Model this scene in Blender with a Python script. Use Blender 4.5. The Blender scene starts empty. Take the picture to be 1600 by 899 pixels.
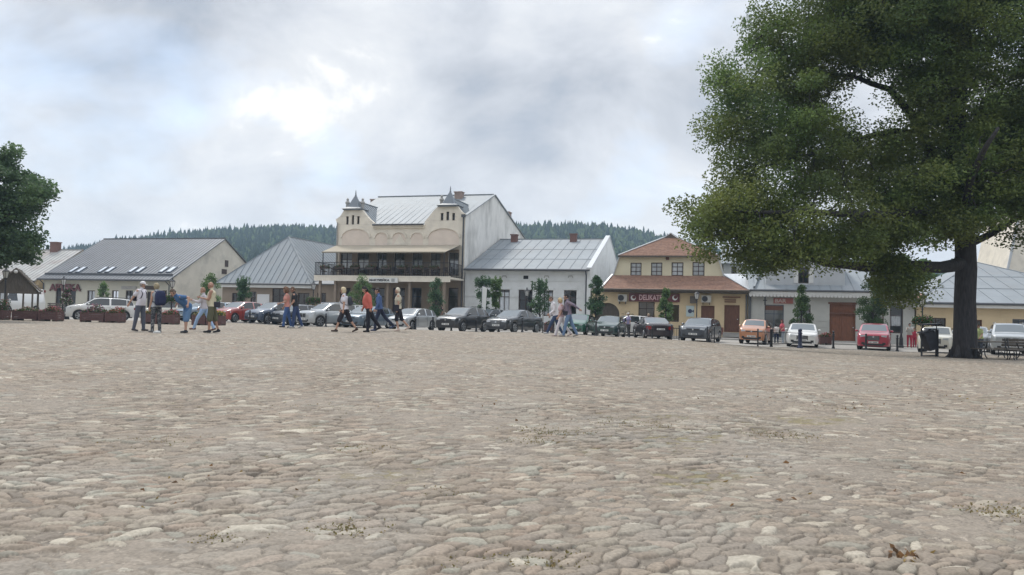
import bpy, bmesh, math, random
import numpy as np
from mathutils import Vector, Matrix, Euler
SC = bpy.context.scene
COL = SC.collection
rad = math.radians
random.seed(7)
rng = np.random.default_rng(7)

# ------------------------------------------------------------------ camera
F_PX = 1180.0
CAM_H, HORIZON, ROLL = 1.05, 490.0, 0.023
PITCH = math.atan((HORIZON - 449.5) / F_PX)
_R = Vector((1, 0, 0)); _F = Vector((0, math.cos(PITCH), math.sin(PITCH))); _U = Vector((0, -math.sin(PITCH), math.cos(PITCH)))
CR = math.cos(ROLL) * _R + math.sin(ROLL) * _U
CU = -math.sin(ROLL) * _R + math.cos(ROLL) * _U
CP = Vector((0, 0, CAM_H))
cam = bpy.data.objects.new("camera", bpy.data.cameras.new("camera"))
COL.objects.link(cam)
cam.data.sensor_width = 36; cam.data.lens = F_PX / 1600 * 36
cam.data.clip_start = 0.05; cam.data.clip_end = 6000
cam.matrix_world = Matrix(((CR.x, CU.x, -_F.x, CP.x), (CR.y, CU.y, -_F.y, CP.y), (CR.z, CU.z, -_F.z, CP.z), (0, 0, 0, 1)))
SC.camera = cam

# ------------------------------------------------------------------ world, sun, exposure
OX, OY = 0.5, 1.0
SUN_EL, SUN_AZ = rad(56), rad(-28)            # azimuth measured from +Y towards +X
world = bpy.data.worlds.new("World"); SC.world = world; world.use_nodes = True
wt = world.node_tree; wt.nodes.clear()
def WN(t, **k):
    n = wt.nodes.new(t)
    for a, b in k.items(): setattr(n, a, b)
    return n
def L(nt, a, b): nt.links.new(a, b)
wo = WN('ShaderNodeOutputWorld'); bg = WN('ShaderNodeBackground'); bg.inputs['Strength'].default_value = 0.1
sky = WN('ShaderNodeTexSky', sky_type='NISHITA', sun_disc=False, sun_elevation=SUN_EL, sun_rotation=SUN_AZ)
tc = WN('ShaderNodeTexCoord'); sep = WN('ShaderNodeSeparateXYZ'); L(wt, tc.outputs['Generated'], sep.inputs[0])
zc = WN('ShaderNodeMath', operation='MAXIMUM'); zc.inputs[1].default_value = 0.0; L(wt, sep.outputs['Z'], zc.inputs[0])
za = WN('ShaderNodeMath', operation='ADD'); za.inputs[1].default_value = 0.60; L(wt, zc.outputs[0], za.inputs[0])
dx = WN('ShaderNodeMath', operation='DIVIDE'); L(wt, sep.outputs['X'], dx.inputs[0]); L(wt, za.outputs[0], dx.inputs[1])
dy = WN('ShaderNodeMath', operation='DIVIDE'); L(wt, sep.outputs['Y'], dy.inputs[0]); L(wt, za.outputs[0], dy.inputs[1])
cx = WN('ShaderNodeCombineXYZ'); L(wt, dx.outputs[0], cx.inputs[0]); L(wt, dy.outputs[0], cx.inputs[1])
mp = WN('ShaderNodeMapping'); mp.inputs['Location'].default_value = (OX, OY, 0.4); mp.inputs['Scale'].default_value = (0.85, 1.0, 1)
L(wt, cx.outputs[0], mp.inputs['Vector'])
n1 = WN('ShaderNodeTexNoise'); n1.inputs['Scale'].default_value = 4.2; n1.inputs['Detail'].default_value = 7; n1.inputs['Roughness'].default_value = 0.58
n1.inputs['Distortion'].default_value = 0.3
L(wt, mp.outputs[0], n1.inputs['Vector'])
n2 = WN('ShaderNodeTexNoise'); n2.inputs['Scale'].default_value = 2.0; n2.inputs['Detail'].default_value = 3
mp2 = WN('ShaderNodeMapping'); mp2.inputs['Location'].default_value = (OX*1.7, OY-2, 2.0); L(wt, cx.outputs[0], mp2.inputs['Vector']); L(wt, mp2.outputs[0], n2.inputs['Vector'])
mixn = WN('ShaderNodeMath', operation='MULTIPLY_ADD'); mixn.inputs[1].default_value = 0.5; L(wt, n2.outputs['Fac'], mixn.inputs[0])
hn = WN('ShaderNodeMath', operation='MULTIPLY'); hn.inputs[1].default_value = 0.5; L(wt, n1.outputs['Fac'], hn.inputs[0]); L(wt, hn.outputs[0], mixn.inputs[2])
ramp = WN('ShaderNodeValToRGB'); L(wt, mixn.outputs[0], ramp.inputs[0])
el = ramp.color_ramp.elements
el[0].position = 0.38; el[0].color = (0.27, 0.315, 0.395, 1)
el[1].position = 0.625; el[1].color = (0.86, 0.86, 0.85, 1)
e = el.new(0.44); e.color = (0.37, 0.405, 0.47, 1)
e = el.new(0.50); e.color = (0.46, 0.495, 0.56, 1)
e = el.new(0.57); e.color = (0.56, 0.59, 0.64, 1)
# towards the horizon the cloud layer is thin and pale
hz = WN('ShaderNodeMapRange'); hz.inputs['From Min'].default_value = 0.02; hz.inputs['From Max'].default_value = 0.30
L(wt, zc.outputs[0], hz.inputs['Value'])
mh = WN('ShaderNodeMixRGB'); mh.inputs[1].default_value = (0.62, 0.655, 0.715, 1)
hf = WN('ShaderNodeMapRange'); hf.inputs['To Min'].default_value = 0.45; hf.inputs['To Max'].default_value = 1.0; L(wt, hz.outputs[0], hf.inputs['Value'])
L(wt, hf.outputs[0], mh.inputs['Fac']); L(wt, ramp.outputs[0], mh.inputs[2])
cb = WN('ShaderNodeMixRGB', blend_type='MULTIPLY'); cb.inputs['Fac'].default_value = 1; cb.inputs[2].default_value = (11.9, 11.6, 11.1, 1); L(wt, mh.outputs[0], cb.inputs[1])
# an overcast sky is brightest overhead
zb_ = WN('ShaderNodeMapRange'); zb_.inputs['From Min'].default_value = 0.36; zb_.inputs['From Max'].default_value = 0.95; zb_.inputs['To Min'].default_value = 1.0; zb_.inputs['To Max'].default_value = 2.1; L(wt, zc.outputs[0], zb_.inputs['Value'])
cb2 = WN('ShaderNodeVectorMath', operation='SCALE'); L(wt, cb.outputs[0], cb2.inputs[0]); L(wt, zb_.outputs[0], cb2.inputs['Scale'])
# thin blue breaks
n3 = WN('ShaderNodeTexNoise'); n3.inputs['Scale'].default_value = 2.2; n3.inputs['Detail'].default_value = 5
mp3 = WN('ShaderNodeMapping'); mp3.inputs['Location'].default_value = (-3.5, 5.15, 9.0); L(wt, cx.outputs[0], mp3.inputs['Vector']); L(wt, mp3.outputs[0], n3.inputs['Vector'])
br = WN('ShaderNodeMapRange'); br.inputs['From Min'].default_value = 0.56; br.inputs['From Max'].default_value = 0.70; br.inputs['To Max'].default_value = 0.40
L(wt, n3.outputs['Fac'], br.inputs['Value'])
fin = WN('ShaderNodeMixRGB'); L(wt, br.outputs[0], fin.inputs['Fac']); L(wt, cb2.outputs[0], fin.inputs[1])
skb = WN('ShaderNodeMixRGB', blend_type='ADD'); skb.inputs['Fac'].default_value = 1; skb.inputs[2].default_value = (2.6, 3.9, 5.6, 1); L(wt, sky.outputs[0], skb.inputs[1])
L(wt, skb.outputs[0], fin.inputs[2])
L(wt, fin.outputs[0], bg.inputs['Color']); L(wt, bg.outputs[0], wo.inputs['Surface'])

sun = bpy.data.objects.new("sun", bpy.data.lights.new("sun", 'SUN')); COL.objects.link(sun)
sun.data.energy = 1.8; sun.data.angle = rad(11); sun.data.color = (1.0, 0.955, 0.88)
_s = Vector((math.sin(SUN_AZ) * math.cos(SUN_EL), math.cos(SUN_AZ) * math.cos(SUN_EL), math.sin(SUN_EL)))
sun.rotation_euler = _s.to_track_quat('Z', 'Y').to_euler()
vs = SC.view_settings
vs.view_transform = 'Standard'; vs.look = 'None'; vs.gamma = 1; vs.use_curve_mapping = False; vs.exposure = 0.42
SC.cycles.max_bounces = 6; SC.cycles.transparent_max_bounces = 8; SC.cycles.volume_bounces = 1
SC.cycles.use_denoising = True

# ------------------------------------------------------------------ surveying helpers: the photograph's sight lines meet real planes of the place
def ray(px, py): return CR * ((px - 800) / F_PX) - CU * ((py - 449.5) / F_PX) + _F
def at(px, py, Y):
    d = ray(px, py); return CP + d * (Y / d.y)
def proj(P):
    q = Vector(P) - CP; k = q.dot(_F); return 800 + F_PX * q.dot(CR) / k, 449.5 - F_PX * q.dot(CU) / k
AL = rad(15.5)                                  # the row of houses runs at this angle to the picture
EU = Vector((math.cos(AL), -math.sin(AL), 0)); EV = Vector((math.sin(AL), math.cos(AL), 0)); F0 = Vector((0, 64.6, 0))
def fu(px, py, v=0.0):
    d = ray(px, py); t = (v + (F0 - CP).dot(EV)) / d.dot(EV); P = CP + d * t
    return (P - F0).dot(EU), P.z
def side(px, py, u):                            # point on the plane across the street at u: (v, z)
    d = ray(px, py); t = (u + (F0 - CP).dot(EU)) / d.dot(EU); P = CP + d * t
    return (P - F0).dot(EV), P.z
def W(u, v, z=0.0): return F0 + EU * u + EV * v + Vector((0, 0, z))
def to_uv(X, Y):
    q = Vector((X, Y, 0)) - F0; return q.dot(EU), q.dot(EV)

# ground heights surveyed from where things stand
_cps = []
for px, py, Y in [(150, 500, 57), (370, 504, 54), (495, 510, 52), (655, 517, 49), (720, 518.5, 49), (800, 521, 48.5), (1015, 529, 50.5), (1095, 534, 47.5),
                  (1177, 538, 47.5), (1255, 543, 46.5), (1366, 548, 45), (1460, 552, 40.5), (1575, 556, 40), (1507, 560, 33), (222, 520, 26.7), (291, 522, 26.5), (329, 521, 27),
                  (449, 513, 31.5), (537, 520, 27), (576, 521, 28), (622, 517, 29), (880, 527, 31.5), (60, 501, 44), (160, 503, 44), (1302, 545, 42), (816, 518.5, 46.4),
                  (90, 492, 77.5), (250, 493, 73), (640, 507, 68), (900, 516, 63), (1060, 527, 61), (1290, 536, 57.6), (1420, 541, 56), (1580, 546, 53)]:
    p = at(px, py, Y); _cps.append((p.x, p.y, p.z))
for x in (-6, 0, 6):
    for y in (1, 5, 9, 13): _cps.append((x, y, 0.0 + 0.004 * y))
_cps += [(-14, 12, .05), (14, 13, 0.0), (-20, 20, .08), (16, 20, -.1), (0, 20, .06)]
_cp = np.array(_cps)
def G_arr(X, Y):
    X = np.asarray(X, float); Y = np.asarray(Y, float); num = np.zeros_like(X); den = np.zeros_like(X)
    for a, b, c in _cp:
        w = 1.0 / ((X - a) ** 2 + (Y - b) ** 2 + 7.0) ** 2
        num += w * c; den += w
    return num / den
def G(x, y): return float(G_arr(np.array([x]), np.array([y]))[0])
def spot(px, Y):                                # where the ground is at this bearing and distance
    x = (px - 800) / F_PX * Y; z = 0
    for _ in range(5):
        z = G(x, Y); x += (px - proj((x, Y, z))[0]) / F_PX * Y
    return Vector((x, Y, z))

# ------------------------------------------------------------------ mesh helpers
class MB:
    def __init__(s): s.v = []; s.f = []; s.m = []; s.cur = 0; s.smooth = []; s.sm = False
    def add(s, vs_, fs):
        n = len(s.v); s.v += [tuple(p) for p in vs_]
        for f in fs: s.f.append([n + i for i in f]); s.m.append(s.cur); s.smooth.append(s.sm)
        return n
    def box(s, x0, x1, y0, y1, z0, z1):
        if x0 > x1: x0, x1 = x1, x0
        if y0 > y1: y0, y1 = y1, y0
        if z0 > z1: z0, z1 = z1, z0
        s.add([(x0, y0, z0), (x1, y0, z0), (x1, y1, z0), (x0, y1, z0), (x0, y0, z1), (x1, y0, z1), (x1, y1, z1), (x0, y1, z1)],
              [(0, 3, 2, 1), (4, 5, 6, 7), (0, 1, 5, 4), (1, 2, 6, 5), (2, 3, 7, 6), (3, 0, 4, 7)])
    def obox(s, c, ax, ay, az):                 # box from its centre and three half-axis vectors
        c, ax, ay, az = map(Vector, (c, ax, ay, az))
        P = [c + sx * ax + sy * ay + sz * az for sz in (-1, 1) for sx, sy in ((-1, -1), (1, -1), (1, 1), (-1, 1))]
        s.add(P, [(0, 3, 2, 1), (4, 5, 6, 7), (0, 1, 5, 4), (1, 2, 6, 5), (2, 3, 7, 6), (3, 0, 4, 7)])
    def bar(s, a, b, w, h=None):
        a, b = Vector(a), Vector(b); h = h or w; d = b - a
        if d.length < 1e-6: return
        ax = d / 2; t = d.normalized(); ref = Vector((0, 0, 1)) if abs(t.z) < .95 else Vector((1, 0, 0))
        sx = t.cross(ref).normalized(); sz = sx.cross(t).normalized()
        s.obox((a + b) / 2, ax, sx * w / 2, sz * h / 2)
    def tube(s, pts, rs, seg=10, caps=True, jit=0.0):
        pts = [Vector(p) for p in pts]; n = len(pts)
        if not hasattr(rs, '__len__'): rs = [rs] * n
        base = len(s.v); ref = None; P = []
        for i in range(n):
            t = (pts[min(i + 1, n - 1)] - pts[max(i - 1, 0)]).normalized()
            if ref is None: ref = Vector((0, 0, 1)) if abs(t.z) < .9 else Vector((1, 0, 0))
            a = (ref - t * ref.dot(t)).normalized(); ref = a; b = t.cross(a)
            for k in range(seg):
                q = 2 * math.pi * k / seg; r = rs[i] * (1 + jit * (random.random() - .5))
                P.append(pts[i] + (a * math.cos(q) + b * math.sin(q)) * r)
        Fs = [(i * seg + k, i * seg + (k + 1) % seg, (i + 1) * seg + (k + 1) % seg, (i + 1) * seg + k) for i in range(n - 1) for k in range(seg)]
        if caps: Fs += [tuple(range(seg))[::-1], tuple((n - 1) * seg + k for k in range(seg))]
        s.add(P, Fs)
    def lathe(s, prof, c=(0, 0, 0), seg=14):    # profile of (radius, z) around a vertical axis
        s.tube([(c[0], c[1], c[2] + z + 1e-5 * i) for i, (r, z) in enumerate(prof)], [max(r, .001) for r, z in prof], seg)
    def prism(s, poly, y0, y1):                 # polygon in x,z pushed from y0 to y1
        n = len(poly)
        P = [(x, y0, z) for x, z in poly] + [(x, y1, z) for x, z in poly]
        s.add(P, [tuple(range(n)), tuple(range(2 * n - 1, n - 1, -1))] + [(i, n + i, n + (i + 1) % n, (i + 1) % n) for i in range(n)])
    def slab(s, pts, th):                       # a flat polygon given thickness along its normal (downwards)
        pts = [Vector(p) for p in pts]; nrm = (pts[1] - pts[0]).cross(pts[2] - pts[0]).normalized()
        if nrm.z < 0: nrm = -nrm
        n = len(pts); P = pts + [p - nrm * th for p in pts]
        s.add(P, [tuple(range(n)), tuple(range(2 * n - 1, n - 1, -1))] + [(i, n + i, n + (i + 1) % n, (i + 1) % n) for i in range(n)])
        return nrm
    def ball(s, c, r, rz=None, seg=10, rings=6, ry=None):
        rz = rz or r; ry = ry or r
        P = []; c = Vector(c)
        for i in range(rings + 1):
            t = math.pi * i / rings
            for k in range(seg):
                q = 2 * math.pi * k / seg
                P.append((c.x + r * math.sin(t) * math.cos(q), c.y + ry * math.sin(t) * math.sin(q), c.z + rz * math.cos(t)))
        s.add(P, [(i * seg + k, (i + 1) * seg + k, (i + 1) * seg + (k + 1) % seg, i * seg + (k + 1) % seg) for i in range(rings) for k in range(seg)])
    def build(s, name, mats, parent=None, off=(0, 0, 0), recalc=True):
        me = bpy.data.meshes.new(name)
        o = Vector(off)
        me.from_pydata([(p[0] - o.x, p[1] - o.y, p[2] - o.z) for p in s.v], [], s.f)
        if not isinstance(mats, (list, tuple)): mats = [mats]
        for m in mats: me.materials.append(m)
        me.polygons.foreach_set('material_index', s.m); me.polygons.foreach_set('use_smooth', s.smooth)
        if recalc:
            bm = bmesh.new(); bm.from_mesh(me); bmesh.ops.recalc_face_normals(bm, faces=bm.faces); bm.to_mesh(me); bm.free()
        me.update()
        ob = bpy.data.objects.new(name, me); COL.objects.link(ob)
        if parent: ob.parent = parent
        return ob

def tag(o, label=None, cat=None, group=None, kind=None):
    if label: o['label'] = label
    if cat: o['category'] = cat
    if group: o['group'] = group
    if kind: o['kind'] = kind
    return o
def empty(name, loc=(0, 0, 0), rz=0.0, label=None, cat=None, group=None):
    o = bpy.data.objects.new(name, None); COL.objects.link(o); o.empty_display_size = .3
    o.location = loc; o.rotation_euler = (0, 0, rz)
    return tag(o, label, cat, group)
KIDS = {}
def copy_tree(o, parent=None):
    c = o.copy(); COL.objects.link(c)
    if parent: c.parent = parent
    for ch in [x for x in list(o.children)]: copy_tree(ch, c)
    return c

# ------------------------------------------------------------------ materials
def mat(name, color, rough=.8, var=0.0, vscale=3.0, bump=0.0, bscale=40.0, metal=0.0, coat=0.0, stain=None, stain_amt=.5, stain_scale=.5, spec=.5, stretch=None):
    m = bpy.data.materials.new(name); m.use_nodes = True; nt = m.node_tree; b = nt.nodes['Principled BSDF']
    b.inputs['Roughness'].default_value = rough; b.inputs['Metallic'].default_value = metal; b.inputs['Coat Weight'].default_value = coat
    b.inputs['Coat Roughness'].default_value = .05; b.inputs['Specular IOR Level'].default_value = spec
    c4 = (*color, 1); b.inputs['Base Color'].default_value = c4
    tcn = nt.nodes.new('ShaderNodeTexCoord'); vec = tcn.outputs['Object']
    if stretch:
        mm = nt.nodes.new('ShaderNodeMapping'); mm.inputs['Scale'].default_value = stretch; L(nt, vec, mm.inputs['Vector']); vec = mm.outputs[0]
    last = None
    if var > 0:
        n = nt.nodes.new('ShaderNodeTexNoise'); n.inputs['Scale'].default_value = vscale; n.inputs['Detail'].default_value = 6; L(nt, vec, n.inputs['Vector'])
        r = nt.nodes.new('ShaderNodeMapRange'); r.inputs['From Min'].default_value = .3; r.inputs['From Max'].default_value = .7
        r.inputs['To Min'].default_value = 1 - var; r.inputs['To Max'].default_value = 1 + var; L(nt, n.outputs['Fac'], r.inputs['Value'])
        x = nt.nodes.new('ShaderNodeVectorMath'); x.operation = 'SCALE'; x.inputs[0].default_value = color; L(nt, r.outputs[0], x.inputs['Scale']); last = x.outputs[0]
    if stain:
        n = nt.nodes.new('ShaderNodeTexNoise'); n.inputs['Scale'].default_value = stain_scale; n.inputs['Detail'].default_value = 8; n.inputs['Roughness'].default_value = .65
        L(nt, vec, n.inputs['Vector'])
        r = nt.nodes.new('ShaderNodeMapRange'); r.inputs['From Min'].default_value = .48; r.inputs['From Max'].default_value = .72; r.inputs['To Max'].default_value = stain_amt
        L(nt, n.outputs['Fac'], r.inputs['Value'])
        x = nt.nodes.new('ShaderNodeMixRGB'); L(nt, r.outputs[0], x.inputs['Fac']); x.inputs[2].default_value = (*stain, 1)
        if last: L(nt, last, x.inputs[1])
        else: x.inputs[1].default_value = c4
        last = x.outputs[0]
    if last: L(nt, last, b.inputs['Base Color'])
    if bump > 0:
        n = nt.nodes.new('ShaderNodeTexNoise'); n.inputs['Scale'].default_value = bscale; n.inputs['Detail'].default_value = 5; L(nt, vec, n.inputs['Vector'])
        k = nt.nodes.new('ShaderNodeBump'); k.inputs['Strength'].default_value = bump; k.inputs['Distance'].default_value = .02; L(nt, n.outputs['Fac'], k.inputs['Height'])
        L(nt, k.outputs[0], b.inputs['Normal'])
    return m
def attr_mat(name, rough=.85, nvar=.12, nscale=60, translucent=0.0, bump=.3, bscale=90, spec=.3):
    m = bpy.data.materials.new(name); m.use_nodes = True; nt = m.node_tree; b = nt.nodes['Principled BSDF']
    b.inputs['Roughness'].default_value = rough; b.inputs['Specular IOR Level'].default_value = spec
    a = nt.nodes.new('ShaderNodeAttribute'); a.attribute_name = 'Col'; out = a.outputs['Color']
    if nvar > 0:
        tcn = nt.nodes.new('ShaderNodeTexCoord')
        n = nt.nodes.new('ShaderNodeTexNoise'); n.inputs['Scale'].default_value = nscale; n.inputs['Detail'].default_value = 5; L(nt, tcn.outputs['Object'], n.inputs['Vector'])
        r = nt.nodes.new('ShaderNodeMapRange'); r.inputs['From Min'].default_value = .3; r.inputs['From Max'].default_value = .7
        r.inputs['To Min'].default_value = 1 - nvar; r.inputs['To Max'].default_value = 1 + nvar; L(nt, n.outputs['Fac'], r.inputs['Value'])
        x = nt.nodes.new('ShaderNodeVectorMath'); x.operation = 'SCALE'; L(nt, out, x.inputs[0]); L(nt, r.outputs[0], x.inputs['Scale']); out = x.outputs[0]
        if bump:
            n2_ = nt.nodes.new('ShaderNodeTexNoise'); n2_.inputs['Scale'].default_value = bscale; n2_.inputs['Detail'].default_value = 4; L(nt, tcn.outputs['Object'], n2_.inputs['Vector'])
            k = nt.nodes.new('ShaderNodeBump'); k.inputs['Strength'].default_value = bump; k.inputs['Distance'].default_value = .004; L(nt, n2_.outputs['Fac'], k.inputs['Height']); L(nt, k.outputs[0], b.inputs['Normal'])
    L(nt, out, b.inputs['Base Color'])
    if translucent:
        t = nt.nodes.new('ShaderNodeBsdfTranslucent'); L(nt, out, t.inputs['Color']); mx = nt.nodes.new('ShaderNodeMixShader'); mx.inputs[0].default_value = translucent
        L(nt, b.outputs[0], mx.inputs[1]); L(nt, t.outputs[0], mx.inputs[2]); L(nt, mx.outputs[0], nt.nodes['Material Output'].inputs['Surface'])
    return m
def glass(name, tint=(.25, .28, .3), clear=.55):
    m = bpy.data.materials.new(name); m.use_nodes = True; nt = m.node_tree; nt.nodes.remove(nt.nodes['Principled BSDF'])
    g = nt.nodes.new('ShaderNodeBsdfGlossy'); g.inputs['Roughness'].default_value = .03; g.inputs['Color'].default_value = (.9, .92, .95, 1)
    t = nt.nodes.new('ShaderNodeBsdfTransparent'); t.inputs['Color'].default_value = (*tint, 1)
    fr = nt.nodes.new('ShaderNodeFresnel'); fr.inputs['IOR'].default_value = 1.5
    ad = nt.nodes.new('ShaderNodeMath'); ad.operation = 'MULTIPLY_ADD'; ad.inputs[1].default_value = .7; ad.inputs[2].default_value = .02; L(nt, fr.outputs[0], ad.inputs[0]); ad.use_clamp = True
    mx = nt.nodes.new('ShaderNodeMixShader'); L(nt, ad.outputs[0], mx.inputs[0]); L(nt, t.outputs[0], mx.inputs[1]); L(nt, g.outputs[0], mx.inputs[2])
    L(nt, mx.outputs[0], nt.nodes['Material Output'].inputs['Surface']); return m

M = dict(
    pane=glass('window_glass', (.86, .88, .9)), dark=mat('dark_interior', (.02, .02, .022), .9),
    cream=mat('cream_plaster', (.72, .66, .56), .9, .07, 1.5, .25, 30, stain=(.33, .31, .27), stain_amt=.35, stain_scale=.8),
    pinkcream=mat('pink_plaster', (.68, .585, .50), .9, .06, 1.5, .2, 30),
    brownplaster=mat('shaded_tan_plaster', (.25, .20, .155), .9, .08, 1.2, .2, 30),  # tan darkened so the colour holds the shade under terrace and awning
    whitewall=mat('weathered_white_plaster', (.72, .71, .68), .9, .07, 1.2, .25, 30, stain=(.17, .17, .16), stain_amt=.62, stain_scale=.34, stretch=(1.2, 1.2, .6)),
    white=mat('white_plaster', (.64, .65, .64), .9, .05, 1.0, .2, 30, stain=(.36, .36, .33), stain_amt=.4, stain_scale=.7),
    greywall=mat('grey_white_plaster', (.42, .42, .39), .9, .06, 1.0, .2, 30, stain=(.28, .28, .26), stain_amt=.4, stain_scale=.7),
    yellow=mat('yellow_plaster', (.58, .46, .29), .9, .06, 1.0, .2, 30, stain=(.4, .31, .19), stain_amt=.4, stain_scale=.6),
    paleyellow=mat('pale_yellow_plaster', (.64, .59, .43), .9, .05, 1.0, .2, 30, stain=(.42, .38, .26), stain_amt=.3, stain_scale=.6),
    beige=mat('beige_render', (.60, .56, .48), .9, .08, .8, .2, 30, stain=(.30, .29, .26), stain_amt=.65, stain_scale=.5),
    palegreen=mat('pale_plaster', (.50, .48, .40), .9, .06, 1.0, .2, 30, stain=(.32, .31, .26), stain_amt=.35),
    roof=mat('zinc_sheet', (.225, .25, .27), .62, .10, .9, .12, 6, metal=.12, stain=(.20, .20, .20), stain_amt=.6, stain_scale=.45),
    roofdark=mat('dark_sheet', (.135, .145, .16), .55, .08, .9, .1, 6, metal=.2),
    rooflight=mat('old_pale_sheet', (.36, .36, .35), .6, .1, .8, .1, 6, stain=(.22, .15, .12), stain_amt=.6, stain_scale=.5),
    trim=mat('dark_gutter', (.07, .075, .085), .5), trimw=mat('white_trim', (.6, .6, .58), .7, .05),
    metalw=mat('pale_flashing', (.5, .52, .54), .45, .05, 2, metal=.3),
    brick=mat('chimney_brick', (.18, .10, .085), .9, .25, 14, .4, 25), brickp=mat('plastered_chimney', (.30, .23, .20), .9, .2, 4, .3, 20),
    frame=mat('dark_brown_frame', (.055, .035, .028), .6, .1, 8), framew=mat('white_frame', (.6, .6, .6), .6),
    frameb=mat('blue_grey_frame', (.08, .10, .13), .6), wood=mat('brown_wood', (.13, .055, .032), .65, .25, 5, .2, 20, stretch=(4, 4, .6)),
    wooddark=mat('grey_brown_boards', (.10, .085, .07), .85, .25, 4, .3, 20, stretch=(5, 5, .7)), shingle=mat('old_shingle', (.14, .12, .10), .9, .25, 9, .5, 20),
    iron=mat('black_iron', (.022, .024, .03), .5, .1, 10), ironb=mat('blue_iron', (.03, .04, .09), .5), curtain=mat('curtain_reflection_white', (.85, .85, .84), .9, .05),  # curtain whitened to imitate sky reflections in the hotel panes
    awning=mat('cream_canvas', (.34, .30, .235), .9, .06, 2), sign=mat('sign_red', (.11, .022, .024), .5), signw=mat('sign_white', (.65, .65, .62), .5),
    red=mat('letter_red', (.13, .04, .045), .5), ink=mat('ink', (.03, .03, .035), .6), lamp=mat('lamp_glass', (.55, .55, .53), .25),
    planter=mat('planter_board', (.115, .06, .056), .8, .2, 6, .3, 20, stretch=(1, 1, 5)), concrete=mat('concrete', (.34, .33, .31), .9, .1, 3, .3, 30),
    bark=mat('linden_bark', (.045, .042, .045), .95, .35, 6, .9, 14, stretch=(3, 3, .5)), leafm=attr_mat('leaves', .55, 0, translucent=.42, spec=.4),
)
print('p1 ok')
# ------------------------------------------------------------------ ground, road, pavement
def grid_mesh(name, X, Y, Z, cols=None, mask=None, m=None, kind='structure', smooth=True):
    nr, nc = X.shape; idx = np.arange(nr * nc).reshape(nr, nc)
    q = np.stack([idx[:-1, :-1], idx[:-1, 1:], idx[1:, 1:], idx[1:, :-1]], -1)
    if mask is not None: q = q[mask[:-1, :-1] & mask[1:, 1:] & mask[:-1, 1:] & mask[1:, :-1]]
    q = q.reshape(-1, 4)
    used = np.zeros(nr * nc, bool); used[q.ravel()] = True; remap = np.cumsum(used) - 1
    co = np.stack([X, Y, Z], -1).reshape(-1, 3)[used]; q = remap[q]
    me = bpy.data.meshes.new(name); me.vertices.add(len(co)); me.vertices.foreach_set('co', co.astype(np.float32).ravel())
    me.loops.add(q.size); me.loops.foreach_set('vertex_index', q.astype(np.int32).ravel())
    me.polygons.add(len(q)); me.polygons.foreach_set('loop_start', np.arange(0, q.size, 4, dtype=np.int32))
    me.update(calc_edges=True)
    me.polygons.foreach_set('use_smooth', np.full(len(q), smooth))
    if cols is not None:
        a = me.color_attributes.new('Col', 'FLOAT_COLOR', 'POINT'); c = cols.reshape(-1, cols.shape[-1])[used]
        c4 = np.ones((len(c), 4), np.float32); c4[:, :3] = c; a.data.foreach_set('color', c4.ravel())
    me.materials.append(m); ob = bpy.data.objects.new(name, me); COL.objects.link(ob)
    if kind: ob['kind'] = kind
    return ob
def vnoise(x, y, seed=0):                        # smooth value noise
    xi = np.floor(x).astype(np.int64); yi = np.floor(y).astype(np.int64); fx = x - xi; fy = y - yi
    def h(a, b):
        n = (a * 374761393 + b * 668265263 + seed * 974711) & 0x7fffffff; n = ((n ^ (n >> 13)) * 1274126177) & 0x7fffffff
        return ((n ^ (n >> 16)) & 0xffff) / 65535.0
    sx = fx * fx * (3 - 2 * fx); sy = fy * fy * (3 - 2 * fy)
    return (h(xi, yi) * (1 - sx) + h(xi + 1, yi) * sx) * (1 - sy) + (h(xi, yi + 1) * (1 - sx) + h(xi + 1, yi + 1) * sx) * sy
def fbm(x, y, seed=0, o=4):
    s = 0; a = .5
    for i in range(o): s = s + a * vnoise(x * 2 ** i, y * 2 ** i, seed + i * 17); a *= .5
    return s / (1 - .5 ** o)
def hsh(a, b, k):
    n = (a * 73856093 ^ b * 19349663 ^ k * 83492791) & 0x7fffffff; n = ((n ^ (n >> 13)) * 1274126177) & 0x7fffffff
    return ((n ^ (n >> 15)) & 0xfffff) / 1048575.0
V_EDGE = -17.3
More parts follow.
